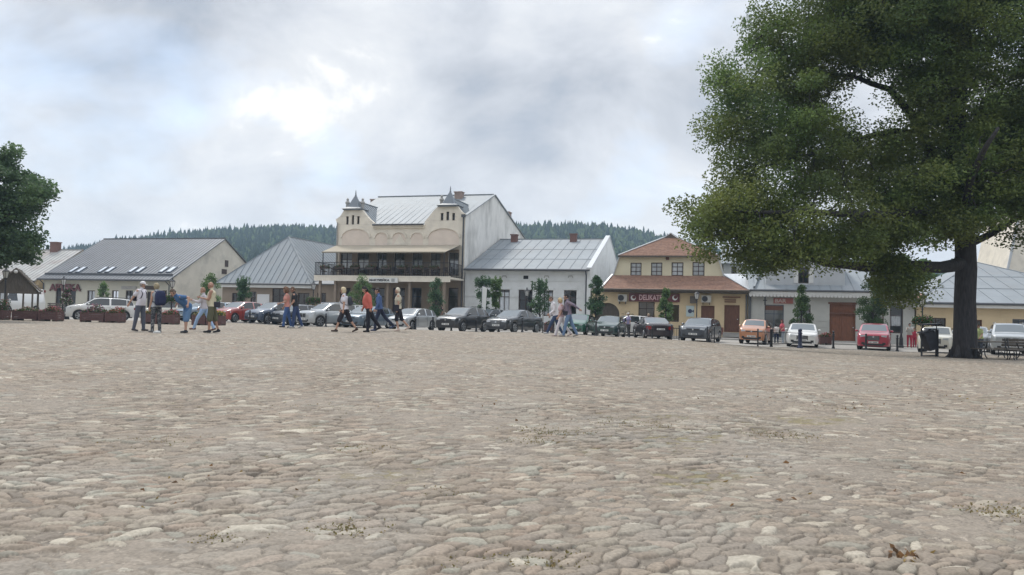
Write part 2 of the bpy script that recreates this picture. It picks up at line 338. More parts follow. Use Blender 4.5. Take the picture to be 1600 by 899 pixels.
def cobbles():
    ys = np.concatenate([np.arange(1.6, 2.8, .03), np.arange(2.8, 7, .0095), np.arange(7, 12, .015), np.arange(12, 20, .028), np.arange(20, 33, .06), np.arange(33, 60, .13)])
    tx = np.linspace(-.86, .86, 1450)
    Y, T = np.meshgrid(ys, tx, indexing='ij'); X = T * Y
    C = .094; f32 = np.float32; Xf, Yf = X.astype(f32), Y.astype(f32)
    gx = np.floor(X / C).astype(np.int32); gy = np.floor(Y / C).astype(np.int32)
    g0x, g0y = int(gx.min()) - 3, int(gy.min()) - 3; nx_, ny_ = int(gx.max()) - g0x + 4, int(gy.max()) - g0y + 4
    A_, B_ = np.meshgrid(np.arange(nx_) + g0x, np.arange(ny_) + g0y, indexing='ij'); H_ = lambda k: hsh(A_.astype(np.int64), B_.astype(np.int64), k)
    SX = (A_ + .5 + .86 * (H_(1) - .5)) * C; SY = (B_ + .5 + .86 * (H_(2) - .5)) * C; TH = (H_(3) - .5) * 1.5 + .45 * np.sin(SX * .5 + SY * .35)
    patch = fbm(SX * .45, SY * .45, 13, 3); big = H_(4); SZ = np.where(big > .95, 1.9, np.where(big > .72, 1.3, .92)) * (.82 + .34 * H_(5)) * (1.12 - .3 * np.clip((patch - .5) * 3, 0, 1))
    SA = .056 * SZ * (1 + .95 * H_(6) ** 1.5); SB = .039 * SZ * (.82 + .36 * H_(7)); SA = np.where(H_(9) < .05, 1e-3, SA); SAMP = .009 + .011 * H_(8) + .004 * (SZ > 1.6)
    S1 = (H_(14) - .5) * .7; S2 = (H_(15) - .7) * .6; tabs = [t.astype(f32) for t in (SX, SY, np.cos(TH), np.sin(TH), 1 / SA, 1 / SB)]; SZI = SZ.astype(f32)
    best = np.full(X.shape, 99, f32); sec = np.full(X.shape, 99, f32); bi = np.zeros(X.shape, np.int32); bp = np.zeros(X.shape, f32); bq = np.zeros(X.shape, f32)
    for i in (-2, -1, 0, 1, 2):
        for j in (-2, -1, 0, 1, 2):
            idx = (gx + (i - g0x)) * ny_ + (gy + (j - g0y)); t = [q.ravel()[idx] for q in tabs]
            ddx = Xf - t[0]; ddy = Yf - t[1]; p = (ddx * t[2] + ddy * t[3]) * t[4]; q = (-ddx * t[3] + ddy * t[2]) * t[5]; p2, q2 = p * p, q * q
            e_ = np.sqrt(np.minimum(p2 * p2 + q2 * q2 + 1.1 * p2 * q2, 9e3)); m_ = e_ < best
            sec = np.where(m_, best, np.minimum(sec, e_)); best = np.where(m_, e_, best); bi = np.where(m_, idx, bi); bp = np.where(m_, p, bp); bq = np.where(m_, q, bq)
    pick = lambda T_: T_.ravel()[bi]
    amp = pick(SAMP); tilt = bp * pick(S1) + bq * pick(S2); rnd = [pick(H_(10 + k)) for k in range(3)]
    best = best * (1 + .34 * (fbm(X * 9, Y * 9, 3, 3) - .5)); gap = np.clip((sec - best) / .34, 0, 1)
    inside = best < 1; sunk = fbm(X * 1.3, Y * 1.3, 8, 3)
    fill = -.001 + .034 * np.clip(sunk - .22, 0, 1) + .006 * (fbm(X * 30, Y * 30, 11, 3) - .5)
    dome = amp * np.minimum((1 - np.clip(best, 0, 1) ** 1.8) ** .55, gap ** .6 * 1.05) * (1 + tilt) + .004
    dome = np.where(inside, dome, -.01); h = np.maximum(fill, dome); stone = dome > fill
    joint = np.clip(1 - gap * 2.2, 0, 1) * (best < 1.15)
    fade = np.clip((Y - 22) / 20, 0, 1)
    Z = G_arr(X[::12, ::12], Y[::12, ::12])      # smooth terrain, interpolated up
    from_y = np.arange(0, X.shape[0], 12); from_x = np.arange(0, X.shape[1], 12)
    Zy = np.empty((X.shape[0], len(from_x)))
    for k in range(len(from_x)): Zy[:, k] = np.interp(ys, ys[from_y], Z[:, k])
    Zf = np.empty_like(X)
    for k in range(X.shape[0]): Zf[k] = np.interp(np.arange(X.shape[1]), from_x, Zy[k])
    Zf += .03 * (fbm(X * .35, Y * .35, 21, 3) - .5) + h * (1 - .25 * fade)
    # colours: each stone its own, sandy dirt between, moss and dry grass in patches
    pal = np.array([.725, .69, .635]) * np.array([[.335, .292, .250], [.322, .282, .244], [.300, .262, .228], [.36, .318, .272], [.275, .247, .220], [.33, .300, .262], [.43, .398, .345], [.335, .280, .238], [.34, .338, .302], [.50, .475, .42]])
    pi = np.minimum((rnd[0] ** 1.35 * 10).astype(int), 9)
    col = pal[pi] * (.78 + .44 * rnd[1])[..., None]
    col *= (1.0 + .16 * (fbm(X * 22, Y * 22, 31, 3) - .5))[..., None]
    wear = np.clip((fbm(X * 1.1, Y * 1.1, 41, 3) - .52) * 5, 0, 1)[..., None]
    col = col * (1 - .3 * wear) + np.array([.28, .275, .25]) * .3 * wear
    dust = np.clip(.30 + 1.3 * (fbm(X * 2.1, Y * 2.1, 43, 3) - .5), 0, .8)[..., None]
    dirtc = np.array([.225, .195, .160]) * (.78 + .42 * fbm(X * 25, Y * 25, 51, 3))[..., None]
    col = col * (1 - dust * .55) + dirtc * dust * .55
    dirt = dirtc * (.74 + .5 * np.clip(sunk - .25, 0, .6))[..., None]
    g = np.clip((fbm(X * .9 + 3, Y * .9, 61, 4) - .62) * 9, 0, 1) * np.clip((fbm(X * 9, Y * 9, 62, 3) - .38) * 5, 0, 1)
    g = g * np.where((X > 2) | (Y < 9), 1, .3)
    grass = np.array([.17, .145, .07])
    dirt = dirt * (1 - .75 * g[..., None]) + grass * .75 * g[..., None]
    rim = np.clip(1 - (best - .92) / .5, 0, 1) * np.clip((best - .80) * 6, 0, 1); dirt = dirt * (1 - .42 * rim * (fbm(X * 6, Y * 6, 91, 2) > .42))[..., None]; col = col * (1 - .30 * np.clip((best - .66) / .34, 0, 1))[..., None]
    crumbs = (fbm(X * 70, Y * 45, 92, 2) > .70)[..., None] & (best > 1)[..., None]; dirt = np.where(crumbs, dirt * 1.45, dirt)
    # joints: soil packed low against the stones is darker earth
    col = col * (1 - .55 * joint * np.clip(1.4 - 1.6 * sunk, 0, 1))[..., None]
    c = np.where(stone[..., None], col * (1 - .18 * g[..., None]), dirt)
    u = (X - F0.x) * EU.x + (Y - F0.y) * EU.y; v = (X - F0.x) * EV.x + (Y - F0.y) * EV.y
    grid_mesh('cobbled_square', X, Y, Zf, c, v < V_EDGE, attr_mat('cobblestone', .88, .20, 60, bump=.5, bscale=110, spec=.25))
cobbles()

def geo(n, lo, hi, p):                           # coordinates dense in the middle, reaching far out
    t = np.linspace(-1, 1, n); return (lo + hi) / 2 + np.sign(t) * np.abs(t) ** p * (hi - lo) / 2
gx_ = geo(260, -1800, 1800, 3.0); gy_ = 30 + geo(260, -2500, 2500, 3.2)
Yg, Xg = np.meshgrid(gy_, gx_, indexing='ij')
Zg = G_arr(Xg, Yg) - .09
far = np.clip((np.hypot(Xg, Yg - 30) - 60) / 200, 0, 1); Zg = Zg * (1 - far) + far * -1.5
grid_mesh('ground', Xg, Yg, Zg, None, None, mat('earth', (.17, .15, .10), .95, .2, .4, .2, 8, stain=(.09, .11, .04), stain_amt=.8, stain_scale=.05))

def strip(name, u0, u1, v0, v1, dz, m, th=0, nu=150, nv=16):
    us = np.linspace(u0, u1, nu); vs_ = np.linspace(v0, v1, nv); V, Uu = np.meshgrid(vs_, us, indexing='ij')
    X = F0.x + EU.x * Uu + EV.x * V; Y = F0.y + EU.y * Uu + EV.y * V; Z = G_arr(X, Y) + dz
    if th:                                       # fold the rim down so it reads as a solid step
        X = np.vstack([X[:1], X, X[-1:]]); Y = np.vstack([Y[:1], Y, Y[-1:]]); Z = np.vstack([Z[:1] - th, Z, Z[-1:] - th])
    return grid_mesh(name, X, Y, Z, None, None, m, smooth=False)
setts = mat('street_setts', (.30, .285, .26), .9, .12, 9, .4, 12, stain=(.22, .2, .18), stain_amt=.5, stain_scale=.6)
strip('road', -95, 75, V_EDGE + .16, -4.6, -.006, setts, 0, 220, 40)
strip('kerb', -95, 75, V_EDGE - .02, V_EDGE + .16, .03, M['concrete'], .12, 220, 3)
strip('pavement_kerb', -95, 75, -4.6, -4.42, .10, M['concrete'], .2, 220, 3)
strip('pavement', -95, 75, -4.42, 4, .095, mat('pavement_slabs', (.33, .31, .285), .9, .1, 4, .3, 12), .2, 220, 16)

# ------------------------------------------------------------------ hills and forest
RIDGE = [(-400, 402), (0, 392), (60, 390), (130, 380), (185, 369), (270, 359), (390, 349), (450, 347), (520, 351), (660, 354), (800, 347), (860, 344), (930, 345), (1000, 355), (1050, 369), (1120, 382), (1200, 392), (1330, 404), (1450, 412), (1560, 415), (1700, 418), (2000, 425)]
rp = np.array(RIDGE, float)
def ridge_z(tanx, Yd):
    px = 800 + tanx * F_PX; py = np.interp(px, rp[:, 0], rp[:, 1]); hor = HORIZON + ROLL * (px - 800)
    return CAM_H + (hor - py) / F_PX * Yd
HD = 620.0
ty = np.linspace(-1.1, 1.1, 160); rr = np.linspace(150, 760, 60)
Rr, Tt = np.meshgrid(rr, ty, indexing='ij')
tr = np.clip((Rr - 230) / (HD - 230), 0, 1); prof = tr ** 1.15 * (1 - .25 * np.clip((Rr - HD) / 200, 0, 1))
Zh = -2 + (ridge_z(Tt, HD) - 7.5 + 2) * prof + 3 * (fbm(Tt * 9, Rr * .012, 70, 3) - .5) * tr
grid_mesh('hill', Tt * Rr, Rr, Zh, None, None, mat('hillside', (.05, .07, .035), .95, .3, .05))
def hill_z(t, r):
    trr = np.clip((r - 230) / (HD - 230), 0, 1); pr = trr ** 1.15 * (1 - .25 * np.clip((r - HD) / 200, 0, 1))
    return -2 + (ridge_z(t, HD) - 7.5 + 2) * pr + 3 * (fbm(t * 9, r * .012, 70, 3) - .5) * trr
def forest():
    n = 19000; r = HD * (.40 + .66 * rng.random(n) ** .75); t = rng.uniform(-.72, .78, n)
    x = t * r; z = hill_z(t, r); hh = rng.uniform(4.5, 9.0, n) * np.where(rng.random(n) < .05, 1.25, 1); w = hh * rng.uniform(.2, .34, n)
    decid = rng.random(n) < np.where(t > .0, .6, .4); tiers = 4; seg = 6; V = []; Fq = []; C = []; base = 0
    for k in range(tiers):
        f0, f1 = [(.08, .50), (.26, .70), (.46, .86), (.64, 1.0)][k]; wk = [1.0, .82, .60, .36][k]
        wk2 = [1.1, 1.25, 1.05, .7][k]
        ang = np.linspace(0, 2 * math.pi, seg, endpoint=False)[None, :] + rng.random((n, 1)) * 6
        R_ = (w * np.where(decid, wk2, wk))[:, None] * (1 + .5 * (rng.random((n, seg)) - .5))
        hscale = np.where(decid, .72, 1.0)
        rim = np.stack([x[:, None] + R_ * np.cos(ang), r[:, None] + R_ * np.sin(ang), (z + hh * hscale * f0)[:, None] + .9 * (rng.random((n, seg)) - .5)], -1)
        tip = np.stack([x + .4 * (rng.random(n) - .5), r, z + hh * hscale * f1], -1)[:, None]
        P = np.concatenate([rim, tip], 1); V.append(P.reshape(-1, 3)); i0 = base + np.arange(n)[:, None] * (seg + 1)
        Fq.append(np.stack([i0 + np.arange(seg), i0 + (np.arange(seg) + 1) % seg, np.broadcast_to(i0 + seg, (n, seg))], -1).reshape(-1, 3)); base += n * (seg + 1)
        c = np.where(decid[:, None], np.array([[.042, .066, .024]]), np.array([[.017, .031, .02]])) * (.7 + .6 * np.random.default_rng(5).random(n))[:, None]
        C.append(np.repeat(c, seg + 1, 0))
    return np.concatenate(V), np.concatenate(Fq), np.concatenate(C)
def tri_mesh(name, V, Fc, C, m, k=3):
    me = bpy.data.meshes.new(name); me.vertices.add(len(V)); me.vertices.foreach_set('co', V.astype(np.float32).ravel())
    me.loops.add(Fc.size); me.loops.foreach_set('vertex_index', Fc.astype(np.int32).ravel()); me.polygons.add(len(Fc)); me.polygons.foreach_set('loop_start', np.arange(0, Fc.size, k, dtype=np.int32))
    me.update(calc_edges=True)
    if C is not None:
        a = me.color_attributes.new('Col', 'FLOAT_COLOR', 'POINT'); c4 = np.ones((len(C), 4), np.float32); c4[:, :3] = C; a.data.foreach_set('color', c4.ravel())
    me.materials.append(m); ob = bpy.data.objects.new(name, me); COL.objects.link(ob); return ob
V_, F_, C_ = forest()
fo = tri_mesh('forest', V_, F_, C_, attr_mat('forest_needles', .9, 0, spec=.1))
tag(fo, 'dense dark conifer forest covering the hill behind the houses', 'forest', kind='stuff')
# a farther mountain at the left
tm = np.linspace(-1.1, -.3, 60); rm = np.linspace(800, 990, 12); Rm, Tm = np.meshgrid(rm, tm, indexing='ij')
pm = np.interp(800 + Tm * F_PX, [-400, 0, 60, 110, 170, 250, 400], [395, 388, 386, 388, 396, 404, 430]); hm = HORIZON + ROLL * (Tm * F_PX)
Zm = -5 + ((hm - pm) / F_PX * 890 + 6) * np.clip(1 - np.abs(Rm - 890) / 100, 0, 1)
grid_mesh('mountain', Tm * Rm, Rm, Zm, None, None, mat('mountain_woods', (.05, .07, .05), .95, .3, .02))

# haze: the damp air that turns the hill blue
hb = MB(); hb.box(-1300, 1300, -40, 1010, -8, 72)
hm_ = bpy.data.materials.new('air'); hm_.use_nodes = True; nt = hm_.node_tree; nt.nodes.remove(nt.nodes['Principled BSDF'])
pv = nt.nodes.new('ShaderNodeVolumePrincipled'); pv.inputs['Color'].default_value = (.58, .78, 1.0, 1); pv.inputs['Density'].default_value = .00042; pv.inputs['Anisotropy'].default_value = .2
L(nt, pv.outputs[0], nt.nodes['Material Output'].inputs['Volume'])
tag(hb.build('haze', hm_), 'thin blue haze over the far hill', 'haze', kind='stuff')
print('p2 ok')
# ------------------------------------------------------------------ buildings
class House:
    """a building in street coordinates: u along the row, v away from the square, z up"""
    def __init__(s, name, u0, label, cat, v0=0.0):
        s.u0, s.v0 = u0, v0; w = W(u0, v0); s.zb = G(w.x, w.y) + .09
        s.root = empty(name, (w.x, w.y, s.zb), -AL, label, cat); s.off = (u0, v0, s.zb)
    def part(s, mb, name, m, parent=None):
        return mb.build(name, m, parent or s.root, s.off)
    def window(s, u0, u1, z0, z1, v=0.0, m=None, nx=1, nz=0, depth=.14, door=False, curtain=None, fw=.07, solid=None, name=None, handle=False):
        m = m or M['frame']; f = MB(); y0, y1 = v + depth - .05, v + depth + .03
        f.box(u0, u0 + fw, y0, y1, z0, z1); f.box(u1 - fw, u1, y0, y1, z0, z1); f.box(u0 + fw, u1 - fw, y0, y1, z1 - fw, z1); f.box(u0 + fw, u1 - fw, y0, y1, z0, z0 + fw)
        for i in range(nx):
            x = u0 + (u1 - u0) * (i + 1) / (nx + 1); f.box(x - fw * .35, x + fw * .35, y0 + .004, y1 - .004, z0 + fw, z1 - fw)
        for t in ([nz] if isinstance(nz, float) else [(i + 1) / (nz + 1) for i in range(nz)]):
            z = z0 + (z1 - z0) * t; f.box(u0 + fw, u1 - fw, y0 + .008, y1 - .008, z - fw * .35, z + fw * .35)
        if solid:
            f.box(u0 + fw, u1 - fw, v + depth + .005, v + depth + .02, z0 + fw, z1 - fw)
            n_pan = max(1, int((u1 - u0) / .6))
            for i in range(n_pan):
                a = u0 + fw + (u1 - u0 - 2 * fw) * i / n_pan; b = u0 + fw + (u1 - u0 - 2 * fw) * (i + 1) / n_pan
                for q0, q1 in ((.06, .44), (.5, .94)):
                    f.box(a + .08, b - .08, v + depth - .012, v + depth + .01, z0 + (z1 - z0) * q0, z0 + (z1 - z0) * q1)
        o = s.part(f, name or ('door' if door else 'window'), m)
        if not solid:
            p = MB(); p.add([(u0 + fw, v + depth, z0 + fw), (u1 - fw, v + depth, z0 + fw), (u1 - fw, v + depth, z1 - fw), (u0 + fw, v + depth, z1 - fw)], [(0, 1, 2, 3)])
            s.part(p, 'pane', M['pane'], o)
            if curtain:
                c = MB(); n = 16; a0, a1, b0, b1 = u0 + fw, u1 - fw, z0 + (z1 - z0) * curtain[0], z0 + (z1 - z0) * curtain[1]; y = v + depth + .05
                P = []; 
                for i in range(n + 1):
                    x = a0 + (a1 - a0) * i / n; P += [(x, y + .03 * math.sin(i * 2.1), b0), (x, y + .03 * math.sin(i * 2.1), b1)]
                c.add(P, [(2 * i, 2 * i + 2, 2 * i + 3, 2 * i + 1) for i in range(n)]); s.part(c, 'curtain', M['curtain'], o)
        if door or handle:
            k = MB(); k.box(u1 - fw - .12, u1 - fw - .05, v + depth - .1, v + depth - .05, z0 + 1.0, z0 + 1.06); s.part(k, 'handle', M['metalw'], o)
        return o
def wall_holes(mb, u0, u1, z0, z1, holes, v=0.0, rev=.2):
    """a front wall in the plane v with real openings and reveals"""
    us = sorted(set([u0, u1] + [h[0] for h in holes] + [h[1] for h in holes])); zs = sorted(set([z0, z1] + [h[2] for h in holes] + [h[3] for h in holes]))
    us = [x for x in us if u0 <= x <= u1]; zs = [x for x in zs if z0 <= x <= z1]
    for a, b in zip(us, us[1:]):
        for c, d in zip(zs, zs[1:]):
            mu, mz = (a + b) / 2, (c + d) / 2
            if any(h[0] < mu < h[1] and h[2] < mz < h[3] for h in holes): continue
            mb.add([(a, v, c), (b, v, c), (b, v, d), (a, v, d)], [(0, 1, 2, 3)])
    for h in holes:
        a, b, c, d = h[:4]
        mb.add([(a, v, c), (a, v + rev, c), (a, v + rev, d), (a, v, d)], [(0, 1, 2, 3)]); mb.add([(b, v, c), (b, v + rev, c), (b, v + rev, d), (b, v, d)], [(3, 2, 1, 0)])
        mb.add([(a, v, d), (b, v, d), (b, v + rev, d), (a, v + rev, d)], [(0, 1, 2, 3)]); mb.add([(a, v, c), (b, v, c), (b, v + rev, c), (a, v + rev, c)], [(3, 2, 1, 0)])
def box_px(x0, x1, y0, y1, v=0.0, zmin=None):
    """an upright rectangle on the front plane, from its outline in the survey"""
    ua, za = fu(x0, (y0 + y1) / 2, v); ub, zb_ = fu(x1, (y0 + y1) / 2, v); xm = (x0 + x1) / 2
    zt = fu(xm, y0, v)[1]; zl = fu(xm, y1, v)[1]
    return (ua, ub, zl if zmin is None else zmin, zt)
def seams(mb, poly, along, up, step, w=.03, h=.035, phase=0.0):
    """standing seams on a roof polygon: lines in direction up, spaced along the eave, clipped to the polygon"""
    poly = [Vector(p) for p in poly]; along = Vector(along).normalized(); up = Vector(up).normalized(); nrm = along.cross(up).normalized()
    if nrm.z < 0: nrm = -nrm
    o = poly[0]; P2 = [((p - o).dot(along), (p - o).dot(up)) for p in poly]
    lo, hi = min(p[0] for p in P2), max(p[0] for p in P2); x = lo + step * (.5 + phase)
    while x < hi:
        ys = []
        for i in range(len(P2)):
            a, b = P2[i], P2[(i + 1) % len(P2)]
            if (a[0] - x) * (b[0] - x) < 0: ys.append(a[1] + (b[1] - a[1]) * (x - a[0]) / (b[0] - a[0]))
        if len(ys) >= 2:
            y0, y1 = min(ys) + .02, max(ys) - .02
            if y1 - y0 > .15:
                A = o + along * x + up * y0; B = o + along * x + up * y1; mb.obox((A + B) / 2 + nrm * (h / 2 + .002), (B - A) / 2, along * w / 2, nrm * h / 2)
        x += step * random.uniform(.985, 1.015)
def gable_roof(H, u0, u1, ve, ze, vr, zr, vb, zbk, m, step, th=.1, name='roof', cross=None, side_over=.0):
    """two slopes: eave at (ve, ze), ridge at (vr, zr), back eave at (vb, zbk)"""
    mb = MB(); a, b = u0 - side_over, u1 + side_over
    fr = [(a, ve, ze), (b, ve, ze), (b, vr, zr), (a, vr, zr)]; bk = [(a, vr, zr), (b, vr, zr), (b, vb, zbk), (a, vb, zbk)]
    mb.slab(fr, th); mb.slab(bk, th)
    up = Vector((0, vr - ve, zr - ze)); seams(mb, fr, (1, 0, 0), up, step)
    if cross:
        for t in cross:
            p = Vector((0, ve, ze)).lerp(Vector((0, vr, zr)), t); mb.obox((( a + b) / 2, p.y, p.z + .02), ((b - a) / 2, 0, 0), Vector((0, vr - ve, zr - ze)).normalized() * .02, (0, 0, .012))
    mb.bar((a, vr, zr + .03), (b, vr, zr + .03), .18, .07)
    return H.part(mb, name, m)
def gutter(H, u0, u1, v, z, r=.08, m=None, down=None, parent=None):
    g = MB(); g.tube([(u0, v, z), (u1, v, z)], r, 8); o = H.part(g, 'gutter', m or M['trim'], parent)
    for u in (down or []):
        d = MB(); d.tube([(u, v, z - .05), (u, v + abs(v) - .07 if v < 0 else v, z - .45), (u, -.07, H.zb + .05)], .055, 8); H.part(d, 'downpipe', m or M['trim'])
    return o
def text_mesh(txt, size, depth=.02, bold=.0, width=None):
    c = bpy.data.curves.new('t', 'FONT'); c.body = txt; c.size = size; c.extrude = depth; c.offset = bold; c.align_x = 'LEFT'; c.resolution_u = 3
    ob = bpy.data.objects.new('t', c); COL.objects.link(ob); bpy.context.view_layer.update()
    me = bpy.data.meshes.new_from_object(ob.evaluated_get(bpy.context.evaluated_depsgraph_get())); bpy.data.objects.remove(ob); bpy.data.curves.remove(c)
    vs_ = [v.co for v in me.vertices]; x0 = min(v.x for v in vs_); x1 = max(v.x for v in vs_); y0 = min(v.y for v in vs_); y1 = max(v.y for v in vs_)
    sx = (width / (x1 - x0)) if width else 1; sy = size / max(y1 - y0, 1e-4)
    for v in me.vertices: v.co = Vector(((v.co.x - x0) * sx, -v.co.z, (v.co.y - y0) * sy))
    return me
def lettering(H, txt, u0, u1, z0, z1, v, m, parent, depth=.02, bold=0.0):
    me = text_mesh(txt, z1 - z0, depth, bold, u1 - u0); me.name = 'lettering'; me.materials.append(m); o = bpy.data.objects.new('lettering', me); COL.objects.link(o)
    o.parent = parent; o.location = (u0 - H.u0, v - H.v0, z0 - H.zb); return o
def chimney(H, u, v, w, d, z0, z1, m, parent, cap=True):
    c = MB(); c.box(u - w / 2, u + w / 2, v - d / 2, v + d / 2, z0, z1)
    if cap: c.box(u - w / 2 - .06, u + w / 2 + .06, v - d / 2 - .06, v + d / 2 + .06, z1 + .002, z1 + .1)
    return H.part(c, 'chimney', m, parent)
def shell(mb, u0, u1, v0, v1, z0, z1):           # side, back and floor faces that close a house
    mb.add([(u0, v0, z0), (u0, v1, z0), (u0, v1, z1), (u0, v0, z1)], [(0, 1, 2, 3)]); mb.add([(u1, v0, z0), (u1, v1, z0), (u1, v1, z1), (u1, v0, z1)], [(3, 2, 1, 0)])
    mb.add([(u0, v1, z0), (u1, v1, z0), (u1, v1, z1), (u0, v1, z1)], [(3, 2, 1, 0)])

# ---- 0: long low house with the pale old roof, far left
H = House('yellow_house', -66, 'low yellow house with pale old sheet roof and wide brick chimney, behind the wooden shelter', 'house')
ue, ze = fu(67, 438); ue = -50.9
w = MB(); d0 = box_px(55, 60.5, 452, 485, zmin=H.zb + .05); d0 = (d0[0], d0[1], H.zb + .05, d0[3]); wn = box_px(38, 45, 456, 474)
wall_holes(w, -66, ue, H.zb - .3, ze, [d0, wn]); shell(w, -66, ue, 0, 11, H.zb - .3, ze)
zr = 7.0; w.add([(ue, 0, ze), (ue, 11, ze), (ue, 5.5, zr)], [(0, 1, 2)]); H.part(w, 'wall', M['yellow'])
H.window(*d0, door=True, solid=True, m=M['frameb']); H.window(*wn, m=M['frameb'], curtain=(0, .5))
r = gable_roof(H, -66, ue, -.5, ze - .1, 5.5, zr, 11.5, ze - .1, M['rooflight'], .55); gutter(H, -66, ue, -.56, ze - .16)
cu, cz = fu(85, 402, 5.2); chimney(H, cu, 5.3, .95, .6, zr - .6, zr + .75, M['brick'], r)

# ---- 1: pharmacy, dark grey sheet roof with four pairs of skylights
H = House('pharmacy_building', -50.3, 'long cream pharmacy with dark grey seamed roof and four pairs of skylights', 'building')
U0, U1 = -50.3, -34.57; ZE = 3.62; ZR = 8.45; VR = 7.9
holes = []
defs = [((86.5, 95.5, 450, 489), 'd'), ((106.5, 118, 450, 489), 'd'), ((136, 148, 454, 474), 'w'), ((174.5, 184.8, 454, 474), 'w'), ((196, 207.5, 454, 475), 'w'), ((229.5, 240.5, 456, 489), 'd'), ((253, 260.5, 454, 478), 'w')]
for q, k in defs:
    b = box_px(*q)
    if k == 'd': b = (b[0], b[1], H.zb + .06, b[3])
    holes.append(b)
w = MB(); wall_holes(w, U0, U1, H.zb - .3, ZE, holes); shell(w, U0, U1, 0, 15.8, H.zb - .3, ZE)
for u in (U0, U1): w.add([(u, 0, ZE), (u, 15.8, ZE), (u, VR, ZR - .1)], [(0, 1, 2)])
H.part(w, 'wall', M['palegreen'])
sw = MB(); sw.add([(U1 + .02, 0, H.zb - .3), (U1 + .02, 15.8, H.zb - .3), (U1 + .02, 15.8, ZE), (U1 + .02, VR, ZR - .12), (U1 + .02, 0, ZE)], [(0, 1, 2, 3, 4)]); H.part(sw, 'gable_wall', M['beige'])
for px0, px1, py0, py1 in ((351, 353.5, 407, 417), (346, 351, 421, 428)):
    v0, z0 = side(px0, py1, U1); v1, z1 = side(px1, py0, U1); k = MB(); k.box(U1 + .02, U1 + .07, v0, v1 + .3, z0, z1); H.part(k, 'gable_window', M['frame'])
for (q, k), b in zip(defs, holes): H.window(*b, door=(k == 'd'), nx=0 if k == 'd' else 1, nz=0.7 if k == 'd' else 0, curtain=None if k == 'd' else (0, 1) if q[0] < 180 else (.0, .6))
r = gable_roof(H, U0, U1, -.55, ZE - .06, VR, ZR, 16.3, ZE - .1, M['roofdark'], .42, side_over=.18)
sg = MB(); nrm = Vector((0, -(ZR - ZE + .06), VR + .55)).normalized()
sl = (ZR - ZE + .06) / (VR + .55)
for vv in (.15,): sg.obox(((U0 + U1) / 2, vv, ZE - .06 + (vv + .55) * sl + .1), ((U1 - U0) / 2, 0, 0), (0, .02, 0), (0, 0, .1)); H.part(sg, 'snow_guard', M['trim'], r)
gutter(H, U0 - .1, U1 + .1, -.62, ZE - .14, .1, down=[U0 + .15])
for u in (U1 - .2,):
    d = MB(); d.tube([(u, -.6, ZE - .2), (u, -.08, ZE - .6), (u, -.08, H.zb)], .05, 8); H.part(d, 'downpipe', M['trim'])
def roof_hit(px, py, ve, ze, s_):               # sight line meeting a front slope
    d = ray(px, py); n = EV * (-s_) + Vector((0, 0, 1)); P0 = W(0, ve, ze); t = (P0 - CP).dot(n) / d.dot(n); P = CP + d * t
    return (P - F0).dot(EU), (P - F0).dot(EV), P.z
skyl = mat('skylight_glass', (.8, .84, .88), .12, spec=.9, metal=.85)
for x0, x1 in ((105.5, 115.5), (117, 127.5), (151, 161), (162.5, 173.5), (198.5, 209), (210, 221), (246.5, 257.5), (258.5, 270)):
    a = roof_hit(x0 + 1, 426.4, -.55, ZE - .06, sl); b = roof_hit(x1 - 4, 426.4, -.55, ZE - .06, sl); t = roof_hit(x0 + 7, 418, -.55, ZE - .06, sl); k = MB()
    up = Vector((0, t[1] - a[1], t[2] - a[2])); c = Vector(((a[0] + b[0]) / 2, (a[1] + t[1]) / 2, (a[2] + t[2]) / 2)); wd = abs(b[0] - a[0]) / 2 + .03
    k.obox(c + nrm * .05, (wd, 0, 0), up / 2, nrm * .05); o = H.part(k, 'skylight', M['frameb'], r)
    g = MB(); g.obox(c + nrm * .105, (wd - .09, 0, 0), up / 2 * .86, nrm * .01); o2 = H.part(g, 'glass', skyl, r)
b = box_px(79, 128, 443.5, 455.5); sb = MB(); sb.box(b[0], b[1], -.09, -.04, b[2] + .2, b[2] + .24); so = H.part(sb, 'sign', M['trim'])
lettering(H, 'APTEKA', b[0], b[1], b[2] + .02, b[3] - .03, -.14, M['red'], so, .04, .02)
for q in ((190, 214, 447.5, 452.5), (225, 243, 447, 453)):
    b = box_px(*q); sb = MB(); sb.box(b[0], b[1], -.05, -.005, b[2], b[3]); H.part(sb, 'sign_board', M['frame'] if q[0] > 220 else M['concrete'])

# ---- 2: hipped sheet roof house
UL, UR = fu(341, 441)[0], fu(491, 442)[0]
H = House('hip_roof_house', UL, 'low tan house under a tall pale hipped sheet roof, between pharmacy and hotel', 'house')
ZE = 3.35; um = (UL + UR) / 2
vs_t = [(abs(fu(451, 370, v)[0] - um), v) for v in np.arange(2, 12, .05)]; va = min(vs_t)[1]; za = fu(451, 370, va)[1]
w = MB(); hl = []
dd = [((362, 374, 458, 492), 'd'), ((391, 400, 456, 492), 'd'), ((425, 446, 451, 497), 'd'), ((465, 483, 458, 480), 'w'), ((495.5, 509, 458, 474), 'w')]
UR2 = UR + 2.2
for q, k in dd:
    b = box_px(*q); hl.append((b[0], b[1], H.zb + .05 if k == 'd' else b[2], b[3]))
wall_holes(w, UL + .5, UR2, H.zb - .3, ZE, hl); shell(w, UL + .5, UR2, 0, 16, H.zb - .3, ZE); H.part(w, 'wall', M['brownplaster'])
for (q, k), b in zip(dd, hl): H.window(*b, door=(k == 'd'), nx=1, nz=0.75 if k == 'd' else 0)
b = box_px(402, 421, 460, 484); p = MB(); p.box(b[0], b[1], -.06, -.004, b[2], b[3]); H.part(p, 'notice_panel', M['framew'])
rm = MB(); A, B, Cc, Dd = (UL, -.45, ZE), (UR, -.45, ZE), (um, va, za), (um, 17, za)
